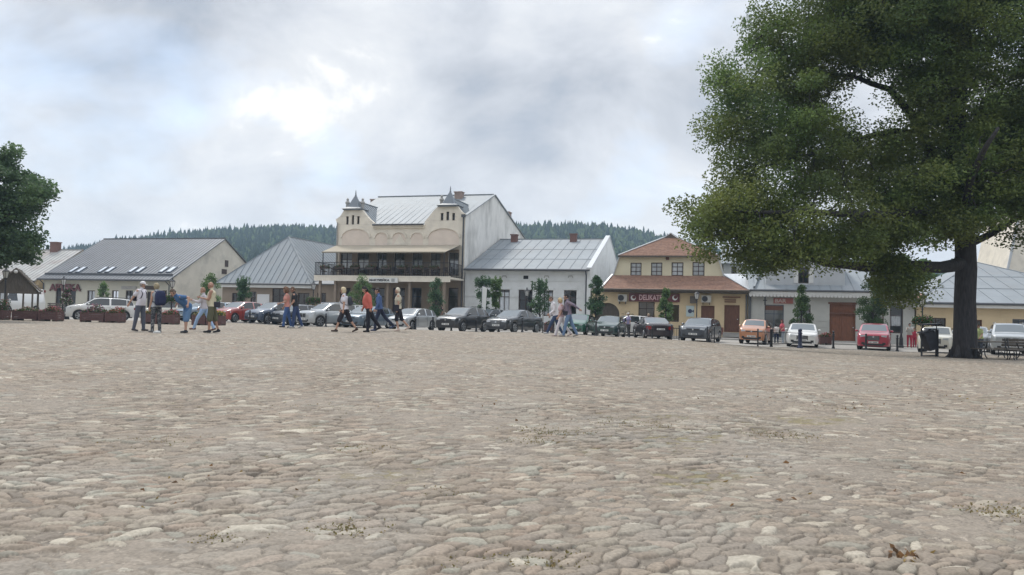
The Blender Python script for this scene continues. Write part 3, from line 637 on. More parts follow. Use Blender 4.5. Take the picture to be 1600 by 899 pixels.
rm.slab([A, B, Cc], .1); rm.slab([B, (UR, 17, ZE), Dd, Cc], .1); rm.slab([A, Cc, Dd, (UL, 17, ZE)], .1)
seams(rm, [A, B, Cc], (1, 0, 0), (0, va + .45, za - ZE), .62)
seams(rm, [B, (UR, 17, ZE), Dd, Cc], (0, 1, 0), Vector((um - UR, 0, za - ZE)), .62); rm.bar(B, Cc, .12, .08); rm.bar(A, Cc, .12, .08); rm.bar(Cc, Dd, .14, .08)
rf = H.part(rm, 'roof', M['roof']); gutter(H, UL, UR, -.52, ZE - .08)
rm = MB(); rm.slab([(UR - .1, -.3, ZE + .02), (UR2, -.3, ZE + .02), (UR2, 6, ZE + 1.4), (UR - .1, 6, ZE + 1.4)], .1); H.part(rm, 'link_roof', M['roofdark'])
fb = MB(); fb.box(UL, UR, -.42, -.38, ZE - .42, ZE - .14); H.part(fb, 'fascia', M['trimw'])

# ---- 3: the hotel with two little gable turrets, awning and terrace
UL, UR = -16.8, -4.39
H = House('hotel_building', UL, 'tall cream hotel with two turreted gables, terrace with canvas awning and zinc roof', 'building')
def P(px, py, v=0): return fu(px, py, v)
prof = [(UL, H.zb - .3), (UR, H.zb - .3), (UR, P(727, 342)[1]), (P(726.5, 334)[0], P(726, 334)[1]), P(722, 331.5), P(718, 327), P(714.5, 321.5), P(686, 321.5), P(681, 326), P(676, 331), P(670, 339), P(663.5, 346.5), P(663, 351.5), P(584.5, 352), P(584, 348), P(578, 343), P(572, 336), P(566, 328), P(538, 327.5), P(535.5, 332), P(531, 338.5), P(527, 341.5), (P(524.5, 343)[0], P(524, 343)[1]), (UL, P(523, 350)[1])]
op = [box_px(x0, x1, 395, 430) for x0, x1 in ((531.7, 549.8), (558, 576), (588.7, 604), (615.7, 632), (644, 660), (672, 688), (700.5, 716.5))]
zt_ = P(620, 430.5)[1]; op = [(a, b, zt_ + .05, d) for a, b, c, d in op]
gf = [box_px(x0, x1, 450, 500) for x0, x1 in ((531, 547), (566, 600), (613, 632), (643, 658), (700, 715.5))]; gf = [(a, b, H.zb + .05, d) for a, b, c, d in gf]
tw = [box_px(*q) for q in ((540.8, 544.6, 338.5, 351), (549.4, 553.2, 336.5, 351), (557.8, 561.6, 338, 350.5), (688.5, 692.7, 333, 344.5), (697.3, 701.7, 331, 344.5), (706.5, 710.8, 333, 344.5))]
def arch_poly(x0, x1, ytop, ybase, n=14, v=0):
    a, zb0 = P(x0, ybase, v); b, _ = P(x1, ybase, v); zt = P((x0 + x1) / 2, ytop, v)[1]; return a, b, zb0, zt
w = MB(); zsplit = P(620, 383)[1]
wall_holes(w, UL, UR, zt_ - .35, zsplit, op, rev=.25)          # terrace storey
z1 = min(P(663, 351.5)[1], P(584.5, 352)[1])
wall_holes(w, UL, UR, zsplit, z1, [], rev=.25)
# the two gables above the eave line, with their narrow windows
def gable(pts, hs):
    (ua, ub) = (min(p[0] for p in pts), max(p[0] for p in pts)); zc_ = sorted(set([z1] + [p[1] for p in pts if p[1] > z1] + [h[2] for h in hs] + [h[3] for h in hs])); zc_ = [z for z in zc_ if z >= z1]
    def span(z):
        xs = []
        for i in range(len(pts)):
            a, b = pts[i], pts[(i + 1) % len(pts)]
            if (a[1] - z) * (b[1] - z) <= 0 and abs(a[1] - b[1]) > 1e-6: xs.append(a[0] + (b[0] - a[0]) * (z - a[1]) / (b[1] - a[1]))
        return min(xs), max(xs)
    for c, d in zip(zc_, zc_[1:]):
        if d - c < .01: continue
        l0, r0 = span(c + .002); l1, r1 = span(d - .002); cuts = sorted([h for h in hs if h[2] < (c + d) / 2 < h[3]])
        xs0 = [l0] + [x for h in cuts for x in h[:2]] + [r0]; xs1 = [l1] + [x for h in cuts for x in h[:2]] + [r1]
        for i in range(0, len(xs0), 2):
            w.add([(xs0[i], 0, c), (xs0[i + 1], 0, c), (xs1[i + 1], 0, d), (xs1[i], 0, d)], [(0, 1, 2, 3)])
            w.add([(xs0[i], .4, c), (xs0[i + 1], .4, c), (xs1[i + 1], .4, d), (xs1[i], .4, d)], [(3, 2, 1, 0)])
        w.add([(l0, 0, c), (l1, 0, d), (l1, .4, d), (l0, .4, c)], [(0, 1, 2, 3)]); w.add([(r0, 0, c), (r1, 0, d), (r1, .4, d), (r0, .4, c)], [(3, 2, 1, 0)])
    zt2 = max(p[1] for p in pts); l, r_ = span(zt2 - .002); w.add([(l, 0, zt2), (r_, 0, zt2), (r_, .4, zt2), (l, .4, zt2)], [(0, 1, 2, 3)])
    for h in hs:
        a, b, c, d = h; w.add([(a, 0, c), (a, .35, c), (a, .35, d), (a, 0, d)], [(0, 1, 2, 3)]); w.add([(b, 0, c), (b, .35, c), (b, .35, d), (b, 0, d)], [(3, 2, 1, 0)])
R_g = [(UR, z1)] + prof[2:12] + [(prof[11][0], z1)]; L_g = [(prof[14][0], z1)] + prof[14:24] + [(UL, z1)]
R_g = [(a, max(b, z1)) for a, b in R_g]; L_g = [(a, max(b, z1)) for a, b in L_g]
gable(R_g, tw[3:]); gable(L_g, tw[:3])
shell(w, UL, UR, 0, 16.5, zt_ - .35, 9.4)
H.part(w, 'wall', M['cream'])
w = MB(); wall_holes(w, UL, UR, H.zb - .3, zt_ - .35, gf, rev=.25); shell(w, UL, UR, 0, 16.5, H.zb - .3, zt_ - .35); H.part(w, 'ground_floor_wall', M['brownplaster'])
# terrace storey: the awning's shade is put into a tan sheet over the wall
w = MB(); za0 = zt_ ; za1 = P(620, 393)[1] + .15; wall_holes(w, UL + .35, UR - .45, za0, za1, op, v=-.03, rev=.03); H.part(w, 'terrace_shade_wall', M['brownplaster'])
# big side wall with the mould stains
V2, Z2 = side(821, 376, UR); ZA, VA = 12.62, 8.4
sw = MB(); sw.box(UR - .25, UR + .03, 0.02, .03, 0, .01)
sw = MB(); pts = [(0.02, H.zb - .3), (16.6, H.zb - .3), (16.6, min(Z2, 10)), (V2, Z2), (VA, ZA), (0.02, 9.5)]
pts = [(0.02, H.zb - .3), (max(V2, 12), H.zb - .3), (V2, Z2), (VA, ZA), (0.02, 9.5)]
n = len(pts); sw.add([(UR + .03, a, b) for a, b in pts] + [(UR - .2, a, b) for a, b in pts], [tuple(range(n)), tuple(range(2 * n - 1, n - 1, -1))] + [(i, (i + 1) % n, n + (i + 1) % n, n + i) for i in range(n)])
H.part(sw, 'side_wall', M['whitewall'])
lw = MB(); lw.prism([(UL - .0, 0)], 0, 0) if False else None
for b in op: H.window(*b, v=0, nx=1, nz=0.68, depth=.2, curtain=(.28, .66), m=M['frame'])  # pale curtains stand in for the sky's reflection in these panes
for i, b in enumerate(gf): H.window(*b, door=True, nx=1 if i < 3 else 0, nz=0.75, depth=.2, m=M['frame'] if i != 3 else M['frameb'])
for b in tw: H.window(*b, nx=0, depth=.2, fw=.05)
# blind arches: raised mouldings with a pinker field
def blind_arch(x0, x1, yt, yb, flat=.0):
    a, b, zb0, zt = arch_poly(x0, x1, yt, yb); c = (a + b) / 2; ra = (b - a) / 2; rz = zt - zb0; n = 18
    k = MB(); po = [(c - ra * math.cos(math.pi * i / n), zb0 + rz * math.sin(math.pi * i / n)) for i in range(n + 1)]; pi_ = [(c - (ra - .16) * math.cos(math.pi * i / n), zb0 + (rz - .13) * math.sin(math.pi * i / n)) for i in range(n + 1)]
    for i in range(n):
        q = [po[i], po[i + 1], pi_[i + 1], pi_[i]]; k.add([(x, -.09, z) for x, z in q] + [(x, .0, z) for x, z in q], [(0, 1, 2, 3), (0, 4, 5, 1), (3, 2, 6, 7)])
    o = H.part(k, 'arch_moulding', M['cream'])
    f = MB(); zlow = P((x0 + x1) / 2, 384)[1]; f.add([(x, -.012, z) for x, z in pi_] + [(pi_[-1][0], -.012, zlow), (pi_[0][0], -.012, zlow)], [tuple(range(n + 3))]); H.part(f, 'arch_field', M['pinkcream'], o)
blind_arch(532, 580, 356, 371.5); blind_arch(667, 720, 355, 371.5)
for x0, x1 in ((584, 608), (611, 636), (640, 664)): blind_arch(x0, x1, 361.5, 372)
k = MB(); tri = [P(615, 383), P(636, 383), P(625.5, 366)]; k.prism(tri, -.06, -.013); H.part(k, 'pediment', M['cream'])
# eave between the gables
a, z_ = P(584, 352); b = P(663.5, 352)[0]; k = MB(); k.box(a, b, -.22, .0, z1 - .16, z1 - .02); k.box(a, b, -.12, .0, z1 - .3, z1 - .165); H.part(k, 'cornice', M['cream']); gutter(H, a, b, -.28, z1 + .02)
# main roof
rm = MB(); zr0 = z1 + .02; F1 = [(UL, .1, zr0), (UR, .1, zr0 + .5), (UR, VA, ZA + .05), (UL, VA, ZA + .05)]; F1 = [(UL, .1, zr0), (UR, .1, zr0), (UR, VA, ZA + .05), (UL, VA, ZA + .05)]
rm.slab(F1, .12); rm.slab([(UL, VA, ZA + .05), (UR, VA, ZA + .05), (UR, 16.6, 8.3), (UL, 16.6, 8.3)], .12); seams(rm, F1, (1, 0, 0), (0, VA - .1, ZA - zr0), .62)
rm.bar((UL, VA, ZA + .08), (UR, VA, ZA + .08), .2, .08); rm.bar((UR + .03, 0, 9.55), (UR + .03, VA, ZA + .04), .3, .07); rm.bar((UR + .03, VA, ZA + .04), (UR + .03, V2, Z2 + .04), .3, .07)
R0 = H.part(rm, 'roof', M['roof'])
# cross roofs behind the gables + little pyramid caps with spires
for (x0, x1, xa, ya, yb, xl, yl, xr, yr) in ((538, 564.5, 552.6, 323.5, 298.7, 527, 342, 583, 348), (685.5, 714.5, 700.8, 318, 291, 664, 346, 727, 338)):
    ua, _ = P(x0, 325); ub, _ = P(x1, 325); uc = (ua + ub) / 2; zt2 = P((x0 + x1) / 2, 327 if x0 < 600 else 321.5)[1]; zap = P(xa, ya - 12 if False else (305 if x0 < 600 else 299))[1]; ztip = P(xa, yb)[1]
    rm = MB(); ul_, zl_ = P(xl, yl); ur_, zr_ = P(xr, yr); zrd = zap - .45
    for (ue_, zz, sgn) in ((ul_, zl_, 1), (ur_, zr_, -1)):
        q = [(ue_, .35, zz), (ue_, VA, zz + 0.0), (uc, VA, zrd), (uc, .35, zrd)]; rm.slab(q, .08); seams(rm, q, (0, 1, 0), Vector((uc - ue_, 0, zrd - zz)), .6)
    rm.bar((uc, .3, zrd + .02), (uc, VA, zrd + .02), .12, .06); co = H.part(rm, 'cross_roof', M['roof'], R0)
    cp = MB(); q0 = zt2 + .02; e_ = .13
    cp.box(ua - e_ + .1, ub + e_ - .1, -.25, 1.3, zt2 - .1, zt2 + .0)
    base = [(ua - e_, -.35, q0), (ub + e_, -.35, q0), (ub + e_, 1.5, q0), (ua - e_, 1.5, q0)]; mid = [(uc - (ub - ua) * .31, .02, q0 + .2), (uc + (ub - ua) * .31, .02, q0 + .2), (uc + (ub - ua) * .27, 1.0, q0 + .2), (uc - (ub - ua) * .27, 1.0, q0 + .2)]
    ap = [(uc - .07, .45, zap), (uc + .07, .45, zap), (uc + .07, .59, zap), (uc - .07, .59, zap)]
    cp.add(base + mid + ap, [(0, 1, 5, 4), (1, 2, 6, 5), (2, 3, 7, 6), (3, 0, 4, 7), (4, 5, 9, 8), (5, 6, 10, 9), (6, 7, 11, 10), (7, 4, 8, 11), (3, 2, 1, 0)])
    cp.lathe([(.07, 0), (.09, .12), (.05, .22), (.06, .3), (.015, max(.6, ztip - zap))], (uc, .52, zap - .05), 8); H.part(cp, 'turret_cap', mat('turret_zinc', (.17, .19, .215), .5, .08), R0)
    pn = MB()
    for xx, yy in (((541, 309), (564.6, 309)) if x0 < 600 else ((688.5, 304),)):
        up_, zp = P(xx, yy, .4); pn.lathe([(.16, 0), (.16, zp - zt2 - .55), (.22, zp - zt2 - .5), (.22, zp - zt2 - .4), (.1, zp - zt2 - .25), (.13, zp - zt2 - .12), (.03, zp - zt2)], (up_, .7, zt2), 8)
    H.part(pn, 'pinnacle', M['concrete'])
chimney(H, P(717, 305, 7.5)[0], 7.6, .75, .7, ZA - .9, P(716, 301.5, 7.5)[1], M['brickp'], R0); chimney(H, P(586, 315, 9)[0] , 9.2, .9, .7, ZA - .8, P(586, 313, 9)[1], M['brickp'], R0)
v1_, zc1 = side(798, 333, UR); chimney(H, UR - .35, v1_ , .6, 1.0, Z2 - .5, zc1, M['brickp'], R0)
dp = MB(); dp.tube([(UR - .12, -.1, 9.4), (UR - .12, -.1, H.zb)], .07, 8); dp.box(UR - .3, UR + .05, -.2, -.02, 9.35, 9.6); H.part(dp, 'downpipe', M['trim'])
dp = MB(); dp.tube([(UL + .1, -.1, 9.0), (UL + .1, -.1, H.zb)], .06, 8); H.part(dp, 'downpipe', M['concrete'])
# terrace slab, valance, railing
VB = -3.4; ub0, zf = fu(491, 431.2, VB); ub1, _ = fu(704, 431.2, VB); zbot = fu(600, 440, VB)[1]; zs = zf
k = MB(); k.box(ub0, ub1, VB, -.03, zs - .16, zs); k.add([(ub1, VB, zs - .16), (UR - .1, -.03, zs - .16), (UR - .1, -.03, zs), (ub1, VB, zs), (ub1, -.03, zs - .16), (ub1, -.03, zs)], [(0, 1, 2, 3), (3, 2, 5), (0, 4, 1)]); T_ = H.part(k, 'terrace_floor', M['cream'])
k = MB(); nfl = int((ub1 - ub0) / .09)
for i in range(nfl):
    x = ub0 + i * (ub1 - ub0) / nfl; k.add([(x, VB - .03 - .015 * (i % 2), zs - .02), (x + .09, VB - .03 - .015 * ((i + 1) % 2), zs - .02), (x + .09, VB - .03 - .015 * ((i + 1) % 2), zbot), (x, VB - .03 - .015 * (i % 2), zbot)], [(0, 1, 2, 3)])
k.box(ub0, ub1, VB - .06, VB - .0, zs - .03, zs + .06); H.part(k, 'valance', M['cream'], T_)
zr_ = fu(600, 410.5, VB)[1]
def railing(pts, z0, zt, name='railing', par=None):
    k = MB()
    for a, b in zip(pts, pts[1:]):
        a, b = Vector((*a, 0)), Vector((*b, 0)); L_ = (b - a).length
        k.bar(a + Vector((0, 0, zt)), b + Vector((0, 0, zt)), .05); k.bar(a + Vector((0, 0, z0 + .1)), b + Vector((0, 0, z0 + .1)), .03)
        n_ = int(L_ / .14)
        for i in range(n_ + 1):
            p = a.lerp(b, i / n_); t_ = .045 if i % 13 == 0 else .016; k.bar(p + Vector((0, 0, z0)), p + Vector((0, 0, zt)), t_)
    return H.part(k, name, M['iron'], par)
railing([(ub0 + .05, -.05), (ub0 + .05, VB + .05), (ub1 - .05, VB + .05), (UR - .15, -.2)], zs, zr_, par=T_)
# awning
VF = -3.1; ua0, zf0 = fu(503, 394.5, VF); ua1, zf1 = fu(695.7, 392.8, VF); ubk0 = UL + .1; ubk1 = UR - .35; zbk = P(620, 383.5)[1]; zf_ = (zf0 + zf1) / 2
k = MB(); k.slab([(ua0, VF, zf_), (ua1, VF, zf_), (ubk1, -.1, zbk), (ubk0, -.1, zbk)], .03); k.box(ua0, ua1, VF - .03, VF, zf_ - .10, zf_ + .01)
nn = 12
aw = H.part(k, 'awning', M['awning']); k = MB()
k.bar((ua0, VF, zf_ - .03), (ua1, VF, zf_ - .03), .06)
for i in range(6):
    f_ = i / 5; k.bar((ua0 + (ua1 - ua0) * f_, VF, zf_ - .04), (ubk0 + (ubk1 - ubk0) * f_, -.1, zbk - .05), .035)
for uu in (ua0 + .1, ua1 - .1, (ua0 + ua1) / 2): k.bar((uu, VF + .05, zs), (uu, VF + .05, zf_), .06)
H.part(k, 'awning_frame', M['iron'], aw)
# posts under the terrace and the hotel sign
for x in (500, 524, 606, 640, 676, 694):
    up_, _ = fu(x, 470, VB + .35); k = MB(); k.box(up_ - .10, up_ + .10, VB + .2, VB + .40, H.zb - .25, zs - .16); k.box(up_ - .16, up_ + .16, VB + .14, VB + .46, H.zb - .25, H.zb + .2); H.part(k, 'pillar', M['brownplaster'])
b = box_px(577, 622, 434.2, 441.8, VB - .1); k = MB(); k.box(b[0], b[1], VB - .2, VB - .08, b[2], b[3]); so = H.part(k, 'sign', M['signw'])
c0 = fu(611, 438, VB)[0]; lettering(H, 'MARYSIEŃKA', b[0] + .06, c0 - .05, b[2] + .1, b[3] - .05, VB - .205, M['ink'], so, .004, .012)
k = MB()
for i in range(3): k.box(c0 + .12, c0 + .42, VB - .21, VB - .2, b[2] + .1 + i * .09, b[2] + .14 + i * .09)
H.part(k, 'emblem', M['ink'], so)
HOT = (H, zs, VB, ub0, ub1, UR)

# ---- 4: white house with zinc roof and brick chimneys
UL, UR = -4.33, 6.76
H = House('white_house', UL, 'low white rendered house with zinc roof and two red brick chimneys, beside the tall hotel', 'house')
UL2 = UL + .08
ZE, ZR, VR = 4.82, 8.45, 10.4; hl = []; ww = [(779, 796, 453, 491), (810, 831.8, 453.3, 491), (849.5, 863.8, 454, 494), (881, 900.5, 454, 494)]
for q in ww: hl.append(box_px(*q))
hl[1] = (hl[1][0], hl[1][1], H.zb + .06, hl[1][3]); vent = box_px(817.5, 825.5, 430.8, 436.2)
w = MB(); wall_holes(w, UL2, UR, H.zb - .3, ZE, hl + [vent]); shell(w, UL2, UR, 0, 19, H.zb - .3, ZE); H.part(w, 'wall', M['white'])
fw_ = MB(); pts = [(-.12, H.zb - .3), (19, H.zb - .3), (19, 5.5), (VR, ZR + .28), (-.12, ZE + .12)]; n = 5
fw_.add([(UR + .02, a, b) for a, b in pts] + [(UR - .28, a, b) for a, b in pts], [tuple(range(n)), tuple(range(2 * n - 1, n - 1, -1))] + [(i, (i + 1) % n, n + (i + 1) % n, n + i) for i in range(n)]); H.part(fw_, 'gable_wall', M['white'])
cp_ = MB(); cp_.bar((UR - .13, -.12, ZE + .16), (UR - .13, VR, ZR + .32), .42, .06); cp_.bar((UR - .13, VR, ZR + .32), (UR - .13, 19, 5.54), .42, .06); H.part(cp_, 'coping', M['metalw'])
for i, b in enumerate(hl): H.window(*b, nx=1, nz=0.72, door=(i == 1), depth=.13, m=M['frame'], curtain=(0, .9) if i in (0, 2) else None)
k = MB(); k.box(vent[0], vent[1], .1, .12, vent[2], vent[3]); H.part(k, 'vent', M['dark'])
for x in (754.5, 788, 854, 891.5):
    b = box_px(x - 3.6, x + 3.6, 431.5, 434.5); k = MB(); k.tube([(b[0], -.03, b[2]), (b[0] + .05, -.03, b[3]), (b[1] - .05, -.03, b[3]), (b[1], -.03, b[2])], .035, 6); H.part(k, 'vent_hood', M['concrete'])
k = MB()
for y, hh in ((438.3, .05), (463.5, .05)):
    z = fu(820, y)[1]; xs = [UL2] + ([x for b in hl for x in (b[0], b[1])] if y > 455 else []) + [UR - .3]
    for i in range(0, len(xs), 2): k.box(xs[i], xs[i + 1], -.045, .0, z - hh, z + hh)
for b in hl: k.box(b[0] - .12, b[1] + .12, -.05, 0, b[3] + .06, b[3] + .2)
k.box(UL2, UR - .3, -.2, 0, ZE - .22, ZE - .06); k.box(UL2, UR - .3, -.1, 0, ZE - .36, ZE - .222); H.part(k, 'cornice', M['white'])
r = gable_roof(H, UL2, UR - .28, -.4, ZE, VR, ZR, 19.2, 5.3, M['roof'], .98, cross=(.3, .62)); gutter(H, UL2, UR, -.46, ZE - .05, .09, down=[UR - .35])
for x, y0, y1 in ((803.5, 368, 384), (896, 367, 384)):
    uu, zt2 = fu(x, y0, VR - 1.0); chimney(H, uu, VR - .9, .62, .5, ZR - .7, zt2, M['brick'], r)
b = box_px(726, 730, 1, 2)

# ---- 5: grocery, yellow with tiled skirt and half-hipped gable
UL, UR = fu(925, 480)[0], fu(1168, 480)[0]; US = fu(941, 450)[0]
H = House('grocery_building', UL, 'yellow grocery shop with orange tiled skirt roof and four upper windows', 'building')
tile = mat('clay_tiles', (.27, .16, .115), .9, .22, 5, .35, 30, stain=(.22, .14, .11), stain_amt=.55, stain_scale=1.3)
ZU = fu(1050, 430.8)[1]; ZL = fu(1050, 452.5, -.6)[1]
hl = [box_px(997.3, 1022.5, 472, 521), box_px(1041, 1061, 476.5, 503), box_px(1095.3, 1116.3, 478, 520), box_px(1131.6, 1155.6, 477, 519.4)]
for i in (0, 2): hl[i] = (hl[i][0], hl[i][1], H.zb + .1, hl[i][3])
ar = box_px(931, 967.8, 473.5, 520); ar = (ar[0], ar[1], H.zb, ar[3])
w = MB(); wall_holes(w, UL, UR, H.zb - .4, ZL + .02, hl + [ar]); shell(w, UL, UR, 0, 17, H.zb - .4, ZL + .02)
ra = (ar[1] - ar[0]) / 2; ca = (ar[0] + ar[1]) / 2; zc_ = ar[3] - ra; n = 16
for sgn in (-1, 1):
    arc = [(ca + sgn * ra * math.cos(math.pi / 2 * i / n), zc_ + ra * math.sin(math.pi / 2 * i / n)) for i in range(n + 1)]
    for i in range(n): w.add([(arc[i][0], 0.0, arc[i][1]), (arc[i + 1][0], 0.0, arc[i + 1][1]), (arc[i + 1][0], 0.0, ar[3]), (arc[i][0], 0.0, ar[3])], [(0, 1, 2, 3)]); w.add([(arc[i][0], 0, arc[i][1]), (arc[i + 1][0], 0, arc[i + 1][1]), (arc[i + 1][0], .3, arc[i + 1][1]), (arc[i][0], .3, arc[i][1])], [(0, 1, 2, 3)])
H.part(w, 'wall', M['yellow'])
H.window(ar[0], ar[1], ar[2], ar[3], door=True, solid=True, depth=.26, m=M['wooddark'], name='gate')
H.window(*hl[0], door=True, nx=1, nz=0.76, m=M['frame'], depth=.14); H.window(*hl[1], nx=0, nz=0, m=M['frame']); H.window(*hl[2], door=True, solid=True, m=M['wood']); H.window(*hl[3], door=True, solid=True, m=M['wood'])
st = MB(); b = hl[3]
for i in range(3): st.box(b[0] - .1, b[1] + .1, -.25 - .3 * i, -.004, H.zb - .05, b[2] - .02 - .17 * i)
H.part(st, 'steps', M['concrete'])
pl = MB(); pl.box(hl[2][1] + .05, hl[3][0] - .05, -.05, -.003, H.zb - .1, H.zb + .45); H.part(pl, 'plinth', mat('red_plinth', (.25, .11, .085), .9, .2, 6))
# upper storey
VU = 1.4
def PU(x, y): return fu(x, y, VU)
uw = [box_px(*q, VU) for q in ((985, 1002.4, 410.8, 431), (1017.2, 1034.8, 410.6, 431), (1049.3, 1067.7, 410.3, 431), (1082, 1100.8, 409.7, 431))]
zu0, zu1 = PU(1050, 431)[1] - .05, PU(1050, 399)[1]
w = MB(); a0, a1 = PU(957, 431)[0], PU(1132, 431)[0]; b0, b1 = PU(968, 399)[0], PU(1124, 399)[0]
wall_holes(w, b0, b1, zu0, zu1, uw, v=VU); w.add([(a0, VU, zu0), (b0, VU, zu0), (b0, VU, zu1)], [(0, 1, 2)]); w.add([(b1, VU, zu0), (a1, VU, zu0), (b1, VU, zu1)], [(0, 1, 2)])
H.part(w, 'upper_wall', M['paleyellow'])
for b in uw: H.window(*b, v=VU, nx=1, nz=2, depth=.1, curtain=(0, 1))
k = MB(); b = box_px(1040.5, 1045.5, 401, 406.5, VU); k.box(b[0], b[1], VU - .08, VU - .002, b[2], b[3]); H.part(k, 'alarm_box', M['wood'])
def tile_rows(mb, A, B, C_, D, row=.24, th=.035):
    """courses of tiles on the quad A B (eave) C D (top), each a slightly raised strip"""
    A, B, C_, D = map(Vector, (A, B, C_, D)); n_ = max(1, int(((D - A).length + (C_ - B).length) / 2 / row)); nm = (B - A).cross(D - A).normalized()
    if nm.z < 0: nm = -nm
    for i in range(n_):
        t0, t1 = i / n_, (i + 1.12) / n_; t1 = min(t1, 1); a, b, c, d = A.lerp(D, t0), B.lerp(C_, t0), B.lerp(C_, t1), A.lerp(D, t1)
        L_ = (b - a).length; m_ = max(1, int(L_ / .3))
        for j in range(m_):
            f0, f1 = j / m_, (j + 1) / m_; lift = th * (1 + .35 * (random.random() - .5)); p = [a.lerp(b, f0) + nm * lift, a.lerp(b, f1) + nm * lift, d.lerp(c, f1) + nm * .004, d.lerp(c, f0) + nm * .004]
            mb.add(p + [a.lerp(b, f0), a.lerp(b, f1)], [(0, 1, 2, 3), (4, 5, 1, 0)])
k = MB(); zlo = ZL; vlo = -.65
sk = [(US, vlo, zlo), (UR + .1, vlo, zlo), (a1 + .1, VU, zu0 + .05), (a0 - .05, VU, zu0 + .05)]
k.slab([(p[0], p[1], p[2] - .02) for p in sk], .08); tile_rows(k, *sk); sr = H.part(k, 'skirt_roof', tile)
k = MB(); k.box(US, UR + .1, vlo - .02, vlo + .1, zlo - .2, zlo - .03); k.box(US, UR, vlo + .1, 0, zlo - .26, zlo - .2); H.part(k, 'eave_beam', M['wooddark']); gutter(H, US, UR + .1, vlo - .1, zlo - .05, .07, M['wooddark'])
# hip slope
h0, h1 = fu(966, 399.5, VU - .35), fu(1123, 398.5, VU - .35); zt_h = h0[1]; uap = fu(1048, 372, VU + 3.2)[0]; zap = fu(1048, 372, VU + 3.2)[1]; hw = .55
Aq = [(h0[0], VU - .35, zt_h), (h1[0], VU - .35, zt_h), (uap + hw, VU + 3.2, zap), (uap - hw, VU + 3.2, zap)]
k = MB(); k.slab([(p[0], p[1], p[2] - .02) for p in Aq], .1); tile_rows(k, *Aq); H.part(k, 'hip_roof', tile); gutter(H, h0[0], h1[0], VU - .42, zt_h - .08, .06, M['wooddark'])
zpk = zap + .38; gt = MB(); gt.prism([(uap - hw, zap), (uap + hw, zap), (uap, zpk)], VU + 3.15, VU + 3.25); H.part(gt, 'gablet', M['wooddark'])
k = MB()                                         # side slopes in pale sheet, running back
for sgn, (eu_, eo) in ((-1, (h0[0], a0)), (1, (h1[0], a1))):
    k.slab([(eu_, VU - .35, zt_h), (uap + sgn * hw, VU + 3.2, zap), (uap, VU + 3.2, zpk), (uap, 17, zpk), (eu_, 17, zt_h)][:] if sgn > 0 else [(eu_, VU - .35, zt_h), (eu_, 17, zt_h), (uap, 17, zpk), (uap, VU + 3.2, zpk), (uap + sgn * hw, VU + 3.2, zap)], .09)
    k.slab([(eu_, VU - .2, zt_h - .1), (eo, VU - .1, zu0), (eo, 17, zu0), (eu_, 17, zt_h - .1)], .09)
    ez = (US if sgn < 0 else UR + .1); k.slab([(eo, VU, zu0 + .05), (ez, vlo, zlo), (ez, 17, zlo), (eo, 17, zu0 + .05)], .09)
    k.bar((ez, vlo, zlo + .06), (eo, VU, zu0 + .13), .16, .06); k.bar((eu_, VU - .35, zt_h + .05), (uap + sgn * hw, VU + 3.2, zap + .08), .16, .06); k.bar((uap + sgn * hw, VU + 3.2, zap + .08), (uap, VU + 3.2, zpk + .05), .14, .06)
H.part(k, 'side_roof', M['metalw'])
b = box_px(983, 1062, 459, 471.8); k = MB(); k.box(b[0], b[1], -.16, -.02, b[2], b[3]); so = H.part(k, 'sign', M['sign'])
a_, c_ = fu(999, 465)[0], fu(1044, 465)[0]; lettering(H, 'DELIKATESY', a_, c_, b[2] + .12, b[3] - .1, -.165, mat('letter_pink', (.62, .42, .42), .6), so, .006, .01)
for x in (989.5, 1054.5):
    uu, zz = fu(x, 465.5, -.16); k = MB(); k.tube([(uu, -.165, zz), (uu, -.18, zz)], .21, 20); lo = H.part(k, 'round_badge', M['signw'], so); k = MB(); k.tube([(uu + .05, -.181, zz + .05), (uu + .05, -.19, zz + .05)], .14, 16); H.part(k, 'badge_mark', M['sign'], lo)
for q in ((965.6, 979.6, 460.2, 471.3), (1096, 1111.2, 462, 472.6)):
    b = box_px(*q, -.3); k = MB(); k.box(b[0], b[1], -.38, -.03, b[2], b[3]); ac = H.part(k, 'air_conditioner', mat('unit_casing', (.42, .41, .37), .6)); k = MB(); k.tube([(b[0] + (b[1] - b[0]) * .35, -.381, (b[2] + b[3]) / 2), (b[0] + (b[1] - b[0]) * .35, -.395, (b[2] + b[3]) / 2)], (b[3] - b[2]) * .42, 18); H.part(k, 'fan_grille', M['iron'], ac)
    k = MB(); k.box(b[0] + .1, b[0] + .14, -.35, -.01, b[2] - .2, b[2] - .01); k.box(b[1] - .14, b[1] - .1, -.35, -.01, b[2] - .2, b[2] - .01); H.part(k, 'bracket', M['iron'], ac)
b = box_px(1078, 1088, 463, 474, -.3); k = MB(); k.box(b[0], b[1], -.3, -.02, b[2], b[3]); H.part(k, 'meter_box', M['wooddark'])
b = box_px(1072, 1084.5, 478, 494.8); k = MB(); k.box(b[0], b[1], -.05, -.01, b[2], b[3]); po = H.part(k, 'poster', mat('poster_paper', (.42, .50, .50), .5)); cxx, czz = (b[0] + b[1]) / 2, (b[2] + b[3]) / 2; k = MB(); k.tube([(cxx, -.052, czz), (cxx, -.06, czz)], .17, 14); k.prism([(cxx + .12, czz), (cxx + .3, czz + .13), (cxx + .3, czz - .13)], -.06, -.052); H.part(k, 'poster_emblem', M['ironb'], po)
k = MB(); random.seed(3)
for i in range(22):
    uu, zz = fu(random.uniform(972, 990), random.choice((487.5, 491, 494)) + random.uniform(-.6, .6)); k.obox((uu, -.006, zz), (random.uniform(.03, .08), 0, random.uniform(-.03, .03)), (0, .003, 0), (0, 0, .015))
H.part(k, 'graffiti', M['ink'])
